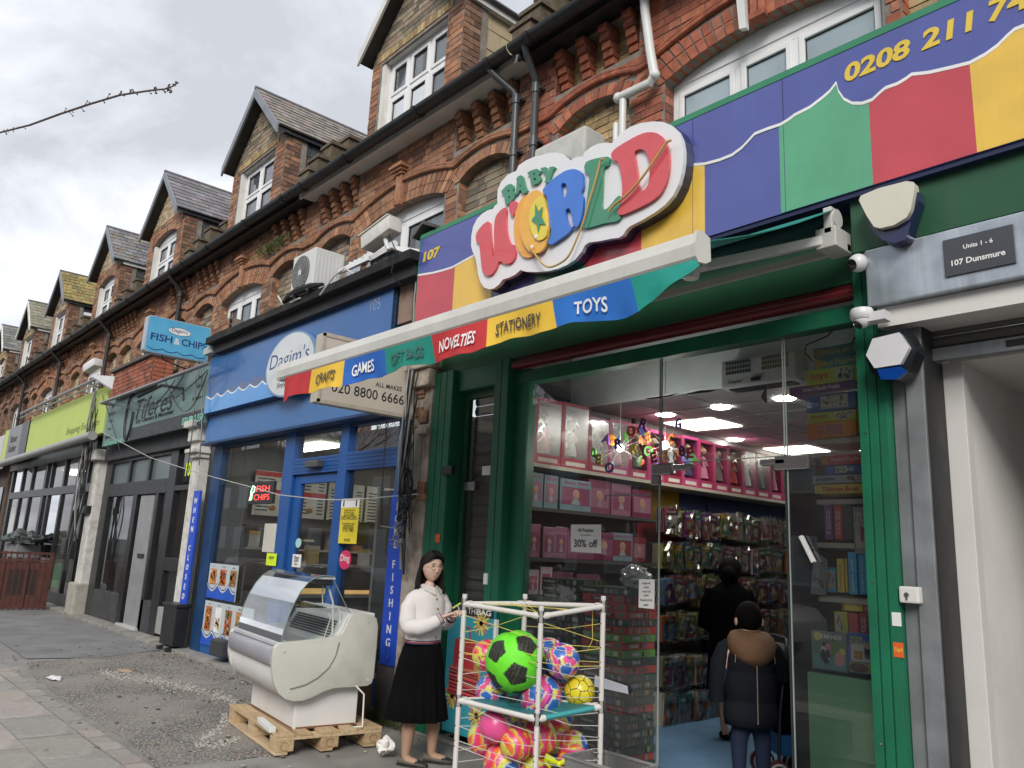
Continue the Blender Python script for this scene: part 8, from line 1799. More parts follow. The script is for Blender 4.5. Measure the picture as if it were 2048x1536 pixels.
def cabinet():
 t=thing('display_cabinet','old white refrigerated counter cabinet with curved glass on a pallet','cabinet',(-6.45,3.3,.15));X0,X1=-7.08,-5.86
 CREAM=mat('cabinet_cream',(.58,.58,.52),.4,var=.06,vs=3,coat=.1,dirt=.5,ds=4.5,dcol=(.36,.35,.29));CW=mat('cabinet_white',(.72,.72,.71),.35,var=.04,dirt=.2,ds=3,dcol=(.45,.43,.4));GRY=mat('cabinet_bumper',(.33,.33,.37),.35,var=.05)
 prof=[(2.925,.80),(2.90,.775),(2.895,.70),(2.90,.60),(2.925,.51),(2.965,.44),(3.02,.395),(3.09,.372),(3.17,.372),(3.25,.395),(3.33,.43),(3.42,.452),(3.6,.452),(3.70,.455),(3.74,.475),(3.752,.52),(3.757,.75),(3.755,.92),(3.735,.985),(3.69,1.01),(3.56,1.035),(3.515,1.02),(3.485,.97),(3.46,.90),(3.435,.862),(3.40,.845),(3.2,.825),(2.96,.808)]
 for x in(X1-.05,X0):
  q=MB();q.prism(prof,'x',x,x+.05);q.build('end_panel',CREAM,t,bevel=.012,smooth=True)
 arc=[(3.42,.80),(3.40,.70),(3.35,.61),(3.27,.54),(3.17,.49),(3.05,.465)]
 q=MB();q.tube([(X1+.001,y,z)for y,z in arc],.006,6);q.build('moulded_groove',mat('groove_dark',(.22,.22,.19),.5),t,smooth=True)
 for y,z in((2.98,.74),(3.05,.45),(3.66,.95),(3.7,.5)):
  q=MB();q.lathe([(.001,.0),(.012,.0),(.012,.003),(.001,.003)],(X1,y,z),12,'x');q.build('screw_cap',CREAM,t)
 fp=[(2.93,.62),(2.925,.55),(2.945,.48),(2.985,.425),(3.04,.40),(3.10,.395),(3.12,.42),(3.0,.5),(2.97,.62)];q=MB();q.prism(fp,'x',X0+.05,X1-.05);q.build('front_panel',CW,t,smooth=True)
 q=MB();q.prism([(2.90+.0,.77),(2.885,.75),(2.88,.70),(2.89,.645),(2.91,.625),(2.96,.63),(2.96,.77)],'x',X0+.05,X1-.05);q.build('bumper',GRY,t,smooth=True,bevel=.01)
 bx(t,'front_ledge',flat('ledge_alu',(.5,.5,.52),.3),X0+.05,X1-.05,2.92,3.0,.775,.802);bx(t,'deck',CW,X0+.05,X1-.05,2.96,3.45,.74,.77)
 q=MB();q.prism([(3.36,.77),(3.44,.77),(3.54,.99),(3.49,1.0)],'x',X0+.05,X1-.05);q.build('rear_duct',CW,t)
 q=MB()
 for i in range(7):u=.25+i*.085;q.beam((X0+.15,lerp(3.358,3.488,u)-.004,lerp(.77,1.0,u)),(X1-.15,lerp(3.358,3.488,u)-.004,lerp(.77,1.0,u)),.006,.012)
 q.build('vent_slots',flat('slot_dark',(.15,.15,.15)),t,kind='stuff');bx(t,'rear_top',CW,X0+.05,X1-.05,3.5,3.74,.97,1.02,.01);bx(t,'body_shell',CW,X0+.05,X1-.05,3.1,3.72,.45,.74)
 bx(t,'plinth',CW,X0+.06,X1-.08,3.14,3.66,.15,.46,.008);q=MB();q.box(X1-.082,3.16,.152,X1-.078,3.65,.168);q.box(X0+.08,3.137,.152,X1-.1,3.14,.162);q.build('rust_edge',flat('rust',(.22,.1,.05),.9),t)
 garc=[(2.955,.80),(2.97,.90),(2.995,1.0),(3.03,1.1),(3.075,1.19),(3.13,1.26),(3.19,1.30),(3.25,1.315),(3.33,1.31)]
 q=MB()
 for i in range(len(garc)-1):(a,b),(c,d)=garc[i],garc[i+1];q.quad((X0+.03,a,b),(X1-.03,a,b),(X1-.03,c,d),(X0+.03,c,d))
 gl=q.build('curved_glass',glass_mat('cabinet_glass',(.86,.9,.9),refl=1.6,base=.07,haze=.07,hazecol=(.6,.65,.68)),t,smooth=True)
 q=MB();q.tube([(X1-.03,a,b)for a,b in garc],.004,5);q.tube([(X0+.03,a,b)for a,b in garc],.004,5);q.build('glass_rim',mat('rim_green',(.2,.28,.26),.2),t)
 for x in(X1-.055,X0+.06):
  q=MB();poly=garc+[(3.52,1.0),(3.44,.84),(3.2,.81)];v,f=shape2d([poly]);q.add([(x,a,b)for a,b in v],f);q.build('end_glass',GLASSC,t)
  q=MB();q.tube([(x,3.33,1.31),(x,3.52,1.01)],.004,5);q.build('glass_rim',mat('rim_green',(.2,.28,.26),.2),t)
 q=MB();q.hexa([(X0+.04,3.17,1.285),(X1-.04,3.17,1.285),(X1-.04,3.36,1.285),(X0+.04,3.36,1.285)],[(X0+.04,3.2,1.302),(X1-.04,3.2,1.302),(X1-.04,3.35,1.305),(X0+.04,3.35,1.305)]);q.build('lamp_canopy',flat('canopy_steel',(.5,.52,.54),.25),t)
 q=MB();q.tube([(X0+.06,3.26,1.26),(X1-.08,3.26,1.26)],.018,10);q.build('lamp_tube',flat('tube_dark',(.1,.1,.1),.3),t,smooth=True);bx(t,'lamp_end',BLACKF,X1-.09,X1-.05,3.22,3.34,1.235,1.285,.006)
 q=MB();q.box(X0+.07,3.07,1.06,X1-.08,3.32,1.066);q.build('glass_shelf',glass_mat('shelf_glass',(.8,.92,.88),refl=1.5,base=.15),t)
 for x in(X0+.09,X1-.1):
  q=MB();q.tube([(x,3.32,1.06),(x,3.42,1.06),(x,3.45,1.03),(x,3.46,.9)],.007,6);q.tube([(x,3.3,1.29),(x,3.38,1.1),(x,3.4,.85)],.008,6);q.build('shelf_bracket',WHITE,t,smooth=True)
 q=MB();q.tube([(X1-.16,3.3,1.25),(X1-.15,3.31,1.1),(X1-.12,3.38,.98),(X1-.18,3.36,.8)],.005,5);q.tube([(X1+.0,3.6,.46),(X1+.03,3.66,.4),(X1+.02,3.67,.25),(X1+.05,3.66,.16),(X1,3.6,.152)],.007,6);q.build('power_cable',WHITE,t,smooth=True)
 q=MB();q.box(X1-.3,3.0,.772,X1-.2,3.06,.782);q.beam((X1-.32,3.08,.785),(X1-.15,3.05,.79),.012);q.build('fixing_parts',WHITE,t)
 q=MB();q.beam((X1-.42,2.99,.175),(X1-.02,2.96,.175),.05,.04);tag(q.build('polystyrene_strip',flat('polystyrene',(.7,.7,.68)),bevel=.006),'white polystyrene strip lying on the front edge of the pallet','strip')
 p0=Vector((-5.86,2.9,0));t.matrix_basis=Matrix.Translation(p0)@Matrix.Rotation(-.125,4,'Z')@Matrix.Translation(-p0)@t.matrix_basis
 o=bpy.data.objects['polystyrene_strip'];o.matrix_basis=Matrix.Translation(p0)@Matrix.Rotation(-.125,4,'Z')@Matrix.Translation(-p0)
cabinet()
def pallet():
 W1=[mat('pallet_wood_%d'%i,c,.8,var=.2,vs=5,stretch=(.5,6,6),bump=.5,bs=30,dirt=.35,ds=4,dcol=(.24,.16,.09))for i,c in enumerate([(.52,.37,.21),(.46,.32,.18),(.56,.42,.26)])]
 t=thing('wooden_pallet','pale wooden pallet under the old display cabinet','pallet',(0,0,0));B=lambda n,a,b,c,d,e,f:bx(t,n,W1[rnd.randrange(3)],a,b,c,d,e,f,.004)
 # local axes: x along 1.27, y across .86
 for y,w in((0,.145),(.18,.1),(.355,.145),(.55,.1),(.715,.145)):B('deck_board',0,1.27,y,y+w,.122,.144)
 for x in(0,.56,1.125):B('stringer_board',x,x+.145,0,.86,.1,.121)
 for x in(0,.56,1.125):
  for y in(0,.355,.715):B('block',x+.002,x+.143,y+.002,y+.143,.022,.1)
 for y in(0,.355,.715):B('bottom_board',0,1.27,y,y+.1,.0,.021)
 q=MB();rr=random.Random(3)
 for x in(.07,.63,1.2):
  for y in(.03,.11,.4,.46,.75,.83):q.lathe([(.001,.144),(.005,.144),(.005,.1455),(.001,.1455)],(x+rr.uniform(-.03,.03),y,0),6)
 q.build('nail_heads',flat('nail',(.1,.08,.07)),t,kind='stuff')
 for y in(.07,.43,.79): # stamped end grain rings
  q=MB();q.tube([(1.2705,y+.03*math.cos(a),.06+.03*math.sin(a))for a in(i*.6 for i in range(10))],.002,4);q.build('stamp',flat('stamp_brown',(.22,.13,.07)),t)
 t.matrix_basis=Matrix.Translation((-7.04,3.12,.012))@Matrix.Rotation(-.135,4,'Z')
 # cardboard box behind
 C_=mat('brown_card',(.20,.115,.06),.8,var=.1,vs=2);o=thing('cardboard_box','brown cardboard box standing behind the cabinet by the fish shop jamb','box',(-6.9,4.1,0));a=W(757,1300,4.2)
 bx(o,'carton',C_,-7.22,-6.6,3.98,4.28,.03,.62,.006)
 q=MB();q.hexa([(-7.22,4.28,.62),(-6.6,4.28,.62),(-6.6,4.275,.62),(-7.22,4.275,.62)],[(-7.2,4.2,.85),(-6.67,4.2,.84),(-6.67,4.195,.84),(-7.2,4.195,.85)]);q.hexa([(-6.602,3.98,.62),(-6.602,4.28,.62),(-6.598,4.28,.62),(-6.598,3.98,.62)],[(-6.54,4.0,.8),(-6.54,4.24,.8),(-6.536,4.24,.8),(-6.536,4.0,.8)]);q.build('flap',C_,o);bx(o,'hand_hole',BLACK,-6.599,-6.596,4.05,4.12,.42,.45,0)
 # weeds and dirt at the wall foot
 q=MB();rr=random.Random(8)
 for i in range(150):
  x=rr.uniform(-6.75,-6.0);y=4.24+rr.uniform(-.03,.05);a=Vector((x,y,.01));b=a+Vector((rr.uniform(-.06,.06),rr.uniform(-.06,0),rr.uniform(.02,.14)));q.add([a,b,b+Vector((.008,0,.004)),a+Vector((.01,0,0))],[(0,1,2,3)])
 tag(q.build('weeds',mat('weed_green',(.07,.10,.025),.8),kind='stuff'),'thin weeds growing at the foot of the decayed pillar','weeds')
 q=MB()
 for i in range(460):
  x=rr.uniform(-13,-5.2);y=rr.choice([rr.uniform(.6,4.2),rr.uniform(4.0,4.25)]);r=rr.uniform(.003,.011);q.box(x-r,y-r*.7,.012,x+r,y+r,.012+r*rr.uniform(.3,1),rr.choice([(.4,.38,.33),(.07,.06,.05),(.25,.2,.14),(.5,.5,.5),(.15,.12,.1)]))
 for i in range(170): # trodden gum
  x,y,r=rr.uniform(-13,-5.2),rr.uniform(.6,4.1),rr.uniform(.010,.022);q.prism([(x+r*math.cos(a_)*rr.uniform(.8,1.2),y+r*math.sin(a_))for a_ in(j*.785 for j in range(8))],'z',.012,.0155,rr.choice([(.1,.095,.09),(.13,.12,.11),(.4,.38,.36)]))
 tag(q.build('grit',mat('print_tint','tint',.35,var=.05),kind='stuff'),'scattered grit and tiny litter on the pavement','grit')
pallet()
# ------------------------------------------------------------------ people
SKIN=mat('skin',(.66,.45,.36),.5,var=.04,vs=20,bump=.05,bs=300);LIPS=mat('lips',(.48,.22,.19),.45);HAIR=mat('dark_hair',(.011,.0075,.006),.6,spec=.25,var=.4,vs=8,stretch=(8,8,.5));
def skin_mesh(name,joints,edges,sub=2):
 me=bpy.data.meshes.new(name);me.from_pydata([j[0]for j in joints],edges,[]);o=bpy.data.objects.new(name,me);COL.objects.link(o)
 m=o.modifiers.new('s','SKIN');m.use_smooth_shade=True
 for v,j in zip(me.skin_vertices[0].data,joints):r=j[1];v.radius=r if isinstance(r,tuple)else(r,r)
 me.skin_vertices[0].data[0].use_root=True
 s=o.modifiers.new('u','SUBSURF');s.levels=s.render_levels=sub
 dg=bpy.context.evaluated_depsgraph_get();out=bpy.data.meshes.new_from_object(o.evaluated_get(dg));bpy.data.objects.remove(o);bpy.data.meshes.remove(me);return out
def ellring(c,ax,ay,rx,ry,n=32,f=None,tilt=0.):
 c=Vector(c);out=[]
 for j in range(n):
  a=2*math.pi*j/n;k=f(a)if f else 1.;out.append(c+ax*(rx*k*math.cos(a))+ay*(ry*k*math.sin(a))+ZU*(tilt*math.sin(a)))
 return out
def loft_obj(name,rings,m,parent,smooth=True,cap=True,solid=True):
 q=MB();q.loft(rings,cap);o=q.build(name,m,parent);o.data.polygons.foreach_set('use_smooth',[True]*len(o.data.polygons));return o
def place(root,T):
 root.matrix_basis=T
LX,LY=Vector((math.cos(YAW),math.sin(YAW),0)),Vector((-math.sin(YAW),math.cos(YAW),0))
def frame(origin):return Matrix.Translation(origin)@Matrix((LX,LY,ZU)).transposed().to_4x4()
def hand_tubes(q,wrist,palm_dir,up,side,s=1.,curl=.9):
 """palm plus five separate bent fingers"""
 d,u,w=palm_dir.normalized(),up.normalized(),side.normalized();p=wrist+d*.035*s
 rings=[]
 for k,(a,rx,ry)in enumerate(((0,.018,.014),(.02,.026,.016),(.05,.034,.015),(.075,.034,.013),(.085,.028,.010))):
  c=wrist+d*a*s;rings.append([c+w*(rx*s*math.cos(t))+u*(ry*s*math.sin(t))for t in(2*math.pi*j/12 for j in range(12))])
 q.loft(rings)
 for i,(off,L_)in enumerate(((-.026,.058),(-.009,.068),(.009,.064),(.025,.05))):
  a=wrist+d*.078*s+w*off*s;dd=d;pts=[a-d*.012*s];cur=a;ang=0
  for seg,l in enumerate((.42,.32,.26)):
   ang+=curl*(.45+.25*seg)*(.8+.12*i);v=d*math.cos(ang)-u*math.sin(ang);pts.append(cur);cur=cur+v*(L_*l*s)
  pts.append(cur);q.tube(pts,[.0085*s,.0085*s,.0078*s,.007*s,.0055*s],8)
 a=wrist+d*.02*s-w*.024*s;pts=[a,a+(d*.5-w*.7-u*.2).normalized()*.03*s,a+(d*.9-w*.55-u*.5).normalized()*.055*s,a+(d*1.1-w*.2-u*.6).normalized()*.07*s];q.tube(pts,[.011*s,.010*s,.0085*s,.006*s],8)
def sm(pts,k=4):
 p=[Vector(q)for q in pts];s=[]
 for i in range(len(p)-1):
  a,b,c,d=p[max(0,i-1)],p[i],p[i+1],p[min(len(p)-1,i+2)]
  for j in range(k):
   t=j/k;s.append(.5*((2*b)+(c-a)*t+(2*a-5*b+4*c-d)*t*t+(3*b-a-3*c+d)*t**3))
 s.append(p[-1]);return s
def smr(r,k=4):return[lerp(r[i],r[i+1],j/k)for i in range(len(r)-1)for j in range(k)]+[r[-1]]
def woman():
 T=frame(Vector((-5.10,3.77,.0)));t=thing('person','woman with glasses in cream cardigan and black skirt beside the green doorway','person',(0,0,0))
 fa=math.radians(-38);fd=Vector((math.cos(fa),math.sin(fa),0));sd=Vector((-fd.y,fd.x,0)) # facing, her left... width axis
 hipc=Vector((-.03,.0,0));tc=Vector((-.025,0,0))
 # continuous body: feet, legs, hips, torso, neck, arms
 fL,fR=Vector((-.095,-.06,.0)),Vector((.085,.06,.0))
 J=[((-.03,0,.80),.10),((-.03,0,.98),(.09,.075)),((-.025,0,1.12),(.10,.075)),((-.02,.0,1.19),(.075,.055)),((-.012,0,1.27),.04),((-.004,0,1.33),.042),
 ((-.06,-.04,.70),.095),(tuple(fL+Vector((.02,0,.42))),.062),(tuple(fL+Vector((.01,0,.28))),.058),(tuple(fL+Vector((0,0,.09))),.036),(tuple(fL+Vector((.0,0,.045))),.036),(tuple(fL+fd*.0+Vector((.10,-.05,.025))),.03),
 ((.02,.05,.70),.095),(tuple(fR+Vector((-.01,0,.42))),.062),(tuple(fR+Vector((0,0,.28))),.058),(tuple(fR+Vector((0,0,.09))),.036),(tuple(fR+Vector((0,0,.045))),.036),(tuple(fR+Vector((.12,-.03,.025))),.03),
 ((-.115,-.09,1.165),.035),((-.135,-.14,.99),.04),((.03,-.19,1.01),.032),((.135,-.17,1.075),.024),
 ((.07,.09,1.165),.035),((.10,.10,1.0),.04),((.16,.0,1.04),.032),((.19,-.10,1.085),.024)]
 E=[(0,1),(1,2),(2,3),(3,4),(4,5),(0,6),(6,7),(7,8),(8,9),(9,10),(10,11),(0,12),(12,13),(13,14),(14,15),(15,16),(16,17),(3,18),(18,19),(19,20),(20,21),(3,22),(22,23),(23,24),(24,25)]
 me=skin_mesh('body',J,E);me.materials.clear();me.materials.append(SKIN);TIGHTS=mat('tights',(.40,.245,.165),.6,var=.05);me.materials.append(TIGHTS)
 for p in me.polygons:p.material_index=1 if p.center.z<.75 else 0
 b=bpy.data.objects.new('body',me);COL.objects.link(b);b.parent=t
 # shoes
 SH=mat('shoe_dark',(.025,.024,.022),.5);SG=mat('shoe_olive',(.10,.09,.07),.6)
 for f,dr in((fL,Vector((.94,-.32,0))),(fR,Vector((.97,-.2,0)))):
  ax=dr.normalized();ay=Vector((-ax.y,ax.x,0));q=MB();rings=[]
  for u,w,h in((-.06,.018,.05),(-.055,.032,.065),(-.02,.036,.06),(.03,.038,.05),(.09,.043,.045),(.14,.04,.038),(.175,.022,.025)):
   c=f+ax*u;rings.append([c+ay*(w*math.cos(a))+ZU*(h*.5+h*.5*math.sin(a)if math.sin(a)>0 else h*.5+(h*.5-.004)*math.sin(a))for a in(2*math.pi*j/16 for j in range(16))])
  q.loft(rings);o=q.build('shoe',SG,t,smooth=True);q=MB();q.loft([[p*1 for p in r]for r in[[c_+ZU*.003+(c_-(f+ax*u))*.03 for c_ in r]for u,r in zip((.09,.14,.175),rings[4:])]]);q.build('toe_cap',SH,o,smooth=True)
  q=MB();q.prism([((f+ax*u+ay*w).x,(f+ax*u+ay*w).y)for u,w in((-.064,-.02),(0,-.042),(.09,-.047),(.16,-.035),(.182,0),(.16,.035),(.09,.047),(0,.042),(-.064,.02))],'z',.0,.012);q.build('sole',SH,o)
  # skirt: yoke and gathered flare
 SK=mat('skirt_black',(.004,.004,.005),.95,spec=.08,var=.2,bump=.3,bs=200);rings=[]
 for z,rx,ry,cx,am in((.885,.128,.105,-.03,0),(.82,.15,.125,-.032,0),(.755,.165,.14,-.035,.004),(.74,.168,.143,-.036,.03),(.66,.18,.152,-.04,.03),(.56,.194,.166,-.043,.035),(.475,.206,.177,-.046,.035),(.465,.21,.18,-.046,.05),(.40,.217,.187,-.046,.055),(.325,.227,.197,-.044,.06),(.315,.226,.196,-.044,.06)):
  rings.append(ellring((cx,0,z),Vector((1,0,0)),Vector((0,1,0)),rx,ry,120,f=lambda a,am=am:1+am*(math.sin(a*13)*.7+.5*math.sin(a*7+2)+.5*math.sin(a*23+1))))
 q=MB();q.loft(rings,False);o=q.build('skirt',SK,t,smooth=True)
 # cardigan
 KN=bpy.data.materials.new('knit');KN.use_nodes=True;nt=KN.node_tree;pr=nt.nodes['Principled BSDF'];pr.inputs['Base Color'].default_value=(.74,.71,.70,1);pr.inputs['Roughness'].default_value=.9;pr.inputs['Sheen Weight'].default_value=.3
 tcn=nt.nodes.new('ShaderNodeTexCoord');wv=nt.nodes.new('ShaderNodeTexWave');wv.inputs['Scale'].default_value=52;wv.inputs['Distortion'].default_value=1.2;wv.inputs['Detail'].default_value=2;wv.bands_direction='X';nt.links.new(tcn.outputs['Object'],wv.inputs[0]);bn=nt.nodes.new('ShaderNodeBump');bn.inputs['Strength'].default_value=.45;bn.inputs['Distance'].default_value=.004;nt.links.new(wv.outputs[0],bn.inputs['Height']);nt.links.new(bn.outputs[0],pr.inputs['Normal'])
 NV=flat('trim_navy',(.03,.03,.09),.9);RD_=flat('trim_red',(.4,.03,.05),.9)
 rings=[ellring(c,sd,fd,rx,ry,48,f=lambda a:1+.012*math.sin(a*7))for c,rx,ry in(((-.03,0,.858),.142,.118),((-.03,0,.875),.148,.124),((-.03,0,.95),.15,.128),((-.028,0,1.03),.153,.128),((-.025,0,1.1),.16,.125),((-.02,0,1.17),.170,.112),((-.017,0,1.21),.162,.098),((-.015,0,1.24),.13,.08),((-.012,0,1.262),.085,.066),((-.01,0,1.275),.056,.052))]
 cg=loft_obj('cardigan',rings,KN,t)
 for z,m_ in((.862,NV),(.873,RD_),(.884,NV)):q=MB();q.tube(ellring((-.03,0,z),sd,fd,.15,.126,48),.004,5,closed=True);q.build('hem_stripe',m_,cg)
 def sleeve(pts,rs):
  q=MB();P=[]
  R_=[]
  for i in range(len(pts)-1):
   for k in range(5):P.append(Vector(pts[i]).lerp(Vector(pts[i+1]),k/5));R_.append(lerp(rs[i],rs[i+1],k/5)*(1+.05*math.sin(len(P)*1.9)))
  P.append(Vector(pts[-1]));R_.append(rs[-1])
  for _ in range(2):
   P=[P[0]]+[(P[i-1]+P[i]*2+P[i+1])/4 for i in range(1,len(P)-1)]+[P[-1]]
  q.tube(P,R_,16);o=q.build('sleeve',KN,cg,smooth=True)
  d=(P[-1]-P[-3]).normalized()
  for k,m_ in((.0,NV),(-.012,RD_),(-.024,NV)):e=P[-1]+d*k;a_=d.orthogonal().normalized();b_=d.cross(a_);q=MB();q.tube([e+(a_*math.cos(x)+b_*math.sin(x))*(rs[-1]+.001)for x in(j*math.pi/9 for j in range(18))],.004,5,closed=True);q.build('cuff_stripe',m_,cg)
 sleeve([(-.055,-.04,1.215),(-.105,-.075,1.205),(-.145,-.12,1.12),(-.14,-.145,.985),(-.04,-.19,.985),(.05,-.19,1.02),(.115,-.175,1.062)],[.035,.055,.062,.062,.058,.05,.04])
 sleeve([(.03,.05,1.215),(.07,.10,1.205),(.11,.12,1.12),(.12,.11,1.0),(.15,.03,1.02),(.18,-.06,1.065)],[.035,.052,.06,.058,.05,.038])
 # collar and buttons, placket
 for s in(-1,1):
  q=MB();a=Vector((-.01,0,1.272));q.add([a+fd*.068+sd*.004*s+ZU*.0,a+fd*.105+sd*.034*s-ZU*.05,a+fd*.05+sd*.098*s-ZU*.018,a-fd*.04+sd*.06*s+ZU*.012,a-fd*.03+sd*.04*s+ZU*.026,a+fd*.03+sd*.045*s+ZU*.02],[(0,1,2,5),(5,2,3,4)]);q.build('collar',flat('collar_white',(.62,.59,.56),.9),cg)
 for z in(1.19,1.12,1.05,.98,.91):q=MB();q.sphere(Vector((-.027,0,z))+fd*(.128 if z<1.15 else.112),.008,8,6);q.build('button',mat('button_gold',(.4,.28,.12),.3,metal=.7),cg)
 # hands holding a small packet
 q=MB();hand_tubes(q,Vector((.125,-.175,1.068)),Vector((.85,.25,.35)),Vector((-.3,-.2,.9)),Vector((.1,-.95,.1)),.95,1.1);hand_tubes(q,Vector((.185,-.085,1.075)),Vector((.5,-.6,.4)),Vector((-.3,.2,.9)),Vector((.8,.5,.1)),.95,1.1);q.build('hands',SKIN,t,smooth=True)
 q=MB();q.beam((.19,-.15,1.135),(.25,-.15,1.175),.03,.012);tag(q.build('snack_packet',flat('lime_wrapper',(.5,.6,.1))),'small lime wrapper held in the woman\'s hands','wrapper');sp=[o for o in bpy.data.objects if o.name.startswith('snack_packet')][0];sp.matrix_basis=T
 # head
 ha=math.radians(-58);hf=Vector((math.cos(ha),math.sin(ha),-.03)).normalized();hs=Vector((-hf.y,hf.x,0)).normalized();hu=hs.cross(hf)*-1;hu=hu if hu.z>0 else-hu
 hc=Vector((.004,-.012,1.425));P=lambda s,f,u:hc+hs*s+hf*f+hu*u # hs: image-right-ish side
 q=MB();nu,nv=36,26;rings=[]
 for i in range(nv+1):
  v=math.pi*i/nv;zz=math.cos(v);rr=math.sin(v);ring=[]
  for j in range(nu):
   a=2*math.pi*j/nu;s,f=math.cos(a)*rr,math.sin(a)*rr;wx,wf=.073,.088;hz=.112
   x,y,z=s*wx,f*wf,zz*hz
   if z<0:k=1-.27*(-z/hz)**2;x*=k;y*=(1-.18*(-z/hz)**2)if f>0 else 1-.45*(-z/hz)
   if f>0:y-=.006*max(0,1-abs(z-.012)/.02)*max(0,1-abs(abs(x)-.03)/.02)*1.2;y+=.006*max(0,1-abs(z+.085)/.03)*max(0,1-abs(x)/.03);y+=.004*max(0,1-abs(z-.035)/.02);y+=.004*max(0,1-abs(abs(x)-.04)/.02)*max(0,1-abs(z+.025)/.03)
   ring.append(P(x,y,z))
  rings.append(ring)
 q.loft(rings);hd=q.build('head',SKIN,t,smooth=True)
 q=MB();q.loft([[P(w*math.cos(a),f+d*math.sin(a),u)for a in(2*math.pi*j/12 for j in range(12))]for w,d,f,u in((.004,.006,.078,.018),(.005,.008,.082,.002),(.0065,.011,.0845,-.014),(.010,.014,.085,-.025),(.0125,.013,.083,-.0315),(.011,.008,.080,-.036),(.005,.004,.077,-.038))]);q.build('nose',SKIN,hd,smooth=True)
 q=MB();q.tube([P(-.0185,.0715,-.062),P(-.008,.0795,-.0595),P(0,.081,-.0605),P(.008,.0795,-.0595),P(.0185,.0715,-.062)],[.0008,.0024,.0022,.0024,.0008],6);q.tube([P(-.0165,.0725,-.063),P(0,.0805,-.0665),P(.0165,.0725,-.063)],[.0008,.0034,.0008],6);q.build('lips',LIPS,hd,smooth=True)
 for s in(-1,1):
  q=MB();q.sphere(P(.029*s,.0685,.009),.0108,14,10);e=q.build('eye',flat('eye_white',(.6,.57,.55),.3),hd,smooth=True);q=MB();q.sphere(P(.029*s-.001,.0765,.009),.0052,12,8);q.build('iris',flat('iris_brown',(.035,.018,.01),.2),e,smooth=True)
  q=MB();q.tube([P(.016*s,.078,.011),P(.029*s,.0820,.0175),P(.042*s,.074,.012)],[.0012,.0024,.0012],6);q.build('upper_lid',flat('lid_dark',(.08,.04,.03)),hd);q=MB();q.tube([P(.013*s,.083,.027),P(.028*s,.082,.032),P(.045*s,.071,.027)],[.0022,.0032,.0014],6);q.build('eyebrow',HAIR,hd)
  q=MB();q.sphere(P(.071*s,-.005,-.005),.022,10,8,sc_=(.4,.7,1.15));q.build('ear',SKIN,hd,smooth=True)
  q=MB();q.tube([P(.030*s+.021*math.cos(a),.090-.006*abs(math.cos(a))if True else 0,.003+.017*math.sin(a))for a in(j*math.pi/10 for j in range(20))],.0017,5,closed=True);q.tube([P(.053*s,.085,.008),P(.07*s,.05,.008),P(.073*s,-.01,.004)],.0011,5);q.build('glasses_frame',mat('gold_wire',(.5,.33,.15),.35,metal=.5),hd)
 q=MB();q.tube([P(-.007,.089,.008),P(0,.092,.012),P(.007,.089,.008)],.0011,5);q.build('glasses_bridge',mat('gold_wire',(.6,.42,.22),.3),hd)
 # hair: cap plus side locks to the shoulders
 q=MB();rings=[]
 for i in range(16):
  v=math.pi*.56*i/15;ring=[]
  for j in range(40):
   a=2*math.pi*j/40;s,f=math.cos(a),math.sin(a);r=math.sin(v);front=max(0,f);k=1+.015*math.sin(a*19+i)
   zz=math.cos(v)*.128;
   if front>.3 and i>9:zz=max(zz,.104-.05*abs(s));
   fr=.084 if not(front>.3 and i>9)else.074
   ring.append(P(s*r*.083*k,f*r*(.102 if f<0 else fr*1.1)*k-.008,zz))
  rings.append(ring)
 q.loft(rings,False)
 q.build('hair',HAIR,hd,smooth=True)
 rr=random.Random(5);lk=MB()
 for i in range(64):
  a=rr.uniform(math.radians(195),math.radians(372))if i%3 else rr.choice([rr.uniform(math.radians(-25),math.radians(12)),rr.uniform(math.radians(192),math.radians(215))])
  s,f=math.cos(a),math.sin(a);L_=rr.uniform(.20,.26);out=rr.uniform(0,.03);pts=[P(s*.03,f*.03,.118),P(s*.070,f*.075-.012,.07),P(s*.083,f*.086-.014,.0),P(s*(.085+out*.5),f*.085-.014,-.07),P(s*(.084+out),f*.084-.01,-.12),P(s*(.08+out*1.3),f*.085+rr.uniform(-.01,.015),.03-L_*.9)]
  pts[-1]=pts[-1]+hs*(-.02 if s<0 else.01)+hf*rr.uniform(0,.03);lk.tube(sm(pts),smr([.008,.013,.015,.016,.013,.003]),7)
 for s in(-1,1):
  for i in range(15):
   u=i/14;fx=lerp(.082,.02,u);h0=lerp(.098,.126,u)
   lk.tube([P(.002*s,fx-.012,h0),P(.030*s,fx+.004,h0-.006),P(.058*s,fx*.86+.004,h0-.034),P(.074*s,fx*.5,.045),P(.082*s,-.012-.02*(1-u),.012),P(.086*s,-.03,-.05)],[.007,.011,.012,.011,.011,.009],6)
 lk.build('hair_locks',HAIR,hd,smooth=True,kind='stuff')
 t.matrix_basis=T
woman()
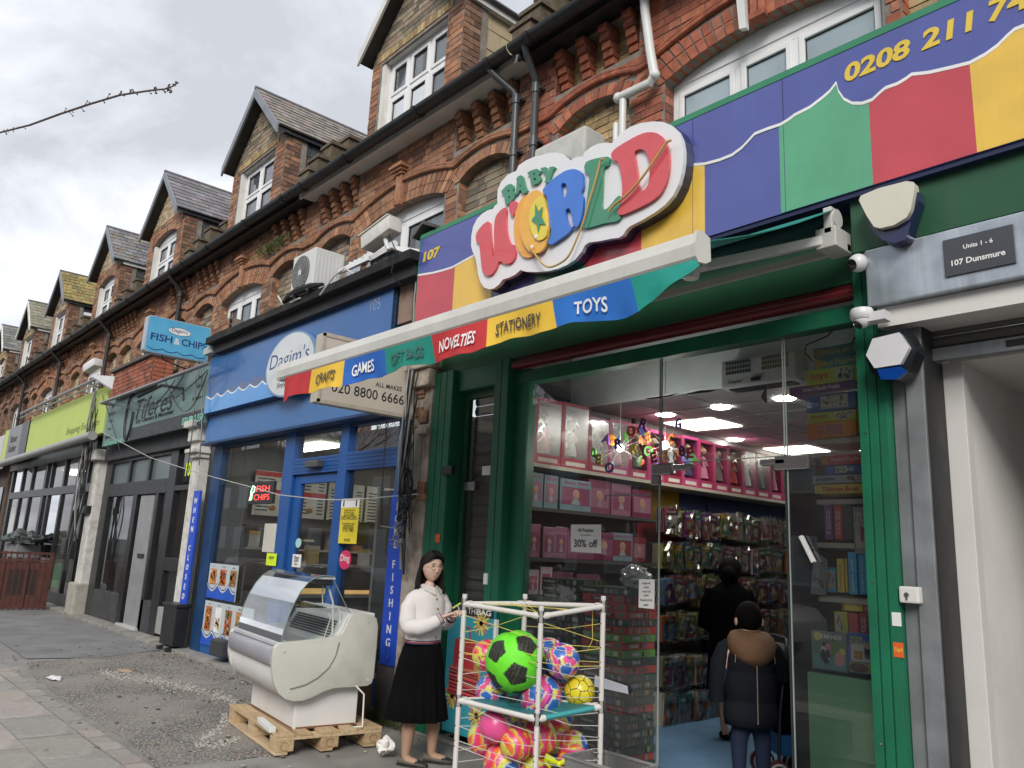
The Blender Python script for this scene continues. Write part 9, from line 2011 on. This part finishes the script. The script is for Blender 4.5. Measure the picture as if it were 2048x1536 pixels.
def inside_people():
 CO=mat('coat_black',(.003,.003,.004),.95,spec=.05,var=.2);JK=mat('jacket_navy_grey',(.013,.016,.022),.85,spec=.12,var=.1,bump=.3,bs=60);HD=mat('hood_brown',(.16,.085,.045),.8,var=.15,vs=12,bump=.6,bs=25)
 AX,AY=Vector((1,0,0)),Vector((0,1,0))
 # woman in black coat
 O=G(1447,1490,.03);O=DP(1462,1500,7.0);t=thing('person','dark haired woman in long black coat standing inside the toy shop','person',(0,0,0));T=frame(Vector((O.x,O.y,.03)))
 me=skin_mesh('body',[((0,0,.85),.12),((0,0,1.1),.12),((0,0,1.24),.08),((0,0,1.38),.05),((.01,0,1.46),.07),((-.07,0,.45),.05),((-.06,0,.1),.032),((-.05,-.03,.04),.034),((-.04,.08,.03),.03),((.04,.03,.45),.05),((.05,.03,.1),.032),((.05,.0,.04),.034),((.08,.1,.03),.03),((-.15,0,1.22),.03),((-.2,.05,1.0),.04),((-.1,.2,.95),.03),((.15,0,1.22),.03),((.2,.08,1.02),.04),((.22,.25,1.0),.03)],[(0,1),(1,2),(2,3),(3,4),(0,5),(5,6),(6,7),(7,8),(0,9),(9,10),(10,11),(11,12),(2,13),(13,14),(14,15),(2,16),(16,17),(17,18)])
 me.materials.clear();me.materials.append(mat('tights',(.40,.245,.165),.6));me.materials.append(SKIN)
 for p in me.polygons:p.material_index=1 if p.center.z>1 else 0
 b=bpy.data.objects.new('body',me);COL.objects.link(b);b.parent=t
 loft_obj('coat',[ellring((cx,0,z),AX,AY,rx,ry,40,f=lambda a,k=k:1+k*math.sin(a*6))for z,cx,rx,ry,k in((.42,-.02,.20,.17,.05),(.44,-.02,.2,.17,.05),(.7,-.01,.19,.16,.03),(.95,0,.185,.15,.02),(1.15,.0,.2,.145,.01),(1.27,.0,.2,.13,0),(1.30,0,.17,.115,0),(1.335,0,.12,.09,0),(1.37,.01,.07,.065,0))],CO,t)
 for s in(-1,1):q=MB();q.tube([(.15*s,0,1.29),(.2*s,.02,1.15),(.215*s,.06,.98),(.15*s+.05,.18,.93)],[.06,.07,.062,.045],14);q.build('sleeve',CO,t,smooth=True)
 q=MB();q.sphere((.01,-.005,1.49),.105,22,14,sc_=(1,1.02,.98));q.sphere((-.02,-.07,1.45),.07,16,10);q.build('hair',mat('hair_black',(.004,.0035,.0035),.85,spec=.1),t,smooth=True);q=MB();q.sphere((.0,-.02,1.42),.085,16,12,sc_=(1.05,.95,1.1));q.build('hair_nape',mat('hair_black',(.004,.0035,.0035),.85),t,smooth=True)
 for x,y in((-.05,0),(.05,.03)):q=MB();q.sphere((x,y+.03,.03),.05,12,8,sc_=(.8,2,.7));q.build('shoe',CO,t,smooth=True)
 t.matrix_basis=T
 # child in padded jacket
 O=DP(1503,1562,5.55);t=thing('person','child seen from behind in dark padded jacket with brown hood','person',(0,0,0));T=frame(Vector((O.x,O.y,.03)))
 s_=1.06
 J=[((0,0,.5),.11),((0,0,.7),.12),((0,0,.88),.1),((0,0,.96),.045),((0,0,1.05),.08),((0,.0,1.1),.075),((-.08,0,.3),.062),((-.08,0,.08),.045),((-.08,.03,.04),.04),((-.08,.1,.035),.035),((.08,0,.3),.062),((.08,0,.08),.045),((.08,.03,.04),.04),((.08,.1,.035),.035),((-.16,0,.86),.055),((-.2,.02,.66),.045),((-.2,.06,.52),.035),((.16,0,.86),.055),((.2,.06,.7),.045),((.2,.12,.78),.032),((.2,.1,.83),.03)]
 me=skin_mesh('body',[(tuple(Vector(a)*s_),b_*s_)for a,b_ in J],[(0,1),(1,2),(2,3),(3,4),(4,5),(0,6),(6,7),(7,8),(8,9),(0,10),(10,11),(11,12),(12,13),(2,14),(14,15),(15,16),(2,17),(17,18),(18,19),(19,20)])
 me.materials.clear();me.materials.append(mat('trousers_navy',(.015,.025,.06),.85));me.materials.append(SKIN)
 for p in me.polygons:p.material_index=1 if p.center.z>.8 else 0
 b=bpy.data.objects.new('body',me);COL.objects.link(b);b.parent=t
 R=[]
 for z,rx,ry in((.385,.17,.13),(.39,.192,.15),(.45,.2,.158),(.53,.195,.155),(.548,.183,.145),(.565,.196,.156),(.66,.194,.155),(.72,.19,.152),(.738,.178,.143),(.755,.19,.15),(.84,.188,.145),(.9,.17,.125),(.945,.12,.1),(.97,.08,.08)):R.append(ellring((0,0,z*s_),AX,AY,rx*s_*.9,ry*s_,44))
 j=loft_obj('jacket',R,JK,t);q=MB();q.tube([(0,-.152*s_,.9*s_),(0,-.160*s_,.8*s_),(0,-.163*s_,.6*s_),(0,-.163*s_,.42*s_)],.004,5);q.build('seam_piping',flat('piping_tan',(.3,.24,.17)),j)
 for s in(-1,1):
  q=MB();pts=[(.11*s,0,.93),(.17*s,0,.88),(.205*s,.01,.78),(.215*s,.03,.66),(.21*s,.06,.53)]if s<0 else[(.11,0,.93),(.17,0,.88),(.205,.0,.8),(.225,.02,.7),(.23,.06,.66),(.22,.1,.74)]
  q.tube([tuple(Vector(p)*s_)for p in pts],[.03*s_,.052*s_,.06*s_,.058*s_,.055*s_,.042*s_][:len(pts)],14);q.build('sleeve',JK,j,smooth=True);q=MB();q.tube([(.125*s*s_,-.12*s_,.93*s_),(.135*s*s_,-.125*s_,.8*s_)],.003,5);q.build('seam_piping',flat('piping_tan',(.3,.24,.17)),j)
 hood=[]
 for z,rx,ry,cy in((1.0,.09,.08,0.0),(.99,.125,.11,-.01),(.955,.155,.14,-.025),(.9,.165,.16,-.04),(.845,.15,.155,-.055),(.8,.11,.12,-.06),(.77,.06,.07,-.075),(.762,.01,.01,-.09)):hood.append(ellring((0,cy*s_,z*s_),AX,AY,rx*s_,ry*s_,36,f=lambda a:1+.02*math.sin(a*5+z*30)))
 loft_obj('hood',hood,HD,t)
 q=MB();q.sphere((0,.0,1.09*s_),.105,20,14,sc_=(.92,1,1.08));q.build('hair',mat('hair_black',(.004,.0035,.0035),.85,spec=.1),t,smooth=True)
 for s in(-1,1):q=MB();q.sphere((.096*s,-.005,1.055*s_),.026,10,8,sc_=(.45,.8,1.1));q.build('ear',SKIN,t,smooth=True)
 q=MB();hand_tubes(q,Vector((.235,.1,.79)),Vector((.0,.1,1)),Vector((0,-1,0)),Vector((1,0,0)),.85,.9);q.build('hand',SKIN,t,smooth=True)
 t.matrix_basis=T
 # folded pushchair in the doorway
 t=thing('pushchair','dark pushchair with red and white wheel beside the child','pushchair',(0,0,0));O=DP(1590,1510,5.6);T=frame(Vector((O.x,O.y,.03)));FR=flat('pushchair_frame',(.012,.012,.03),.4)
 q=MB();q.tube([(-.12,0,.05),(-.1,0,.5),(-.02,.05,.95),(.0,.12,1.0)],.013,8);q.tube([(.14,.1,.08),(.0,.1,.45),(-.05,.12,.7)],.012,8);q.tube([(-.12,.35,.05),(-.1,.35,.5),(-.02,.4,.95)],.013,8);q.tube([(0,.12,1.0),(0,.42,1.0)],.015,8);q.build('frame',FR,t,smooth=True)
 q=MB();q.hexa([(-.1,.02,.35),(.12,.02,.4),(.12,.33,.4),(-.1,.33,.35)],[(-.16,.02,.8),(-.1,.02,.82),(-.1,.33,.82),(-.16,.33,.8)]);q.build('seat',CO,t,bevel=.02);q=MB();q.sphere((-.05,.18,.85),.17,18,12,sc_=(1,1,.7));q.build('canopy',mat('canopy_black',(.01,.01,.015),.6),t,smooth=True)
 for x,y,r in((.12,.0,.095),(-.12,.0,.09),(.12,.36,.09),(-.12,.36,.09)):
  q=MB();q.lathe([(.001,-.02),(r*.7,-.02),(r,-.015),(r,.015),(r*.7,.02),(.001,.02)],(x,y,r),24,'y');w_=q.build('wheel',mat('wheel_maroon',(.08,.015,.02),.6),t,smooth=True);q=MB();q.tube([(x+r*.72*math.cos(a),y-.024,r+r*.72*math.sin(a))for a in(i*math.pi/12 for i in range(24))],.009,6,closed=True);q.build('white_rim',flat('rim_white',(.5,.48,.45)),w_,smooth=True)
 bx(t,'basket',flat('basket_blue',(.01,.12,.3)),-.1,.14,.05,.32,.2,.34);t.matrix_basis=T
inside_people()
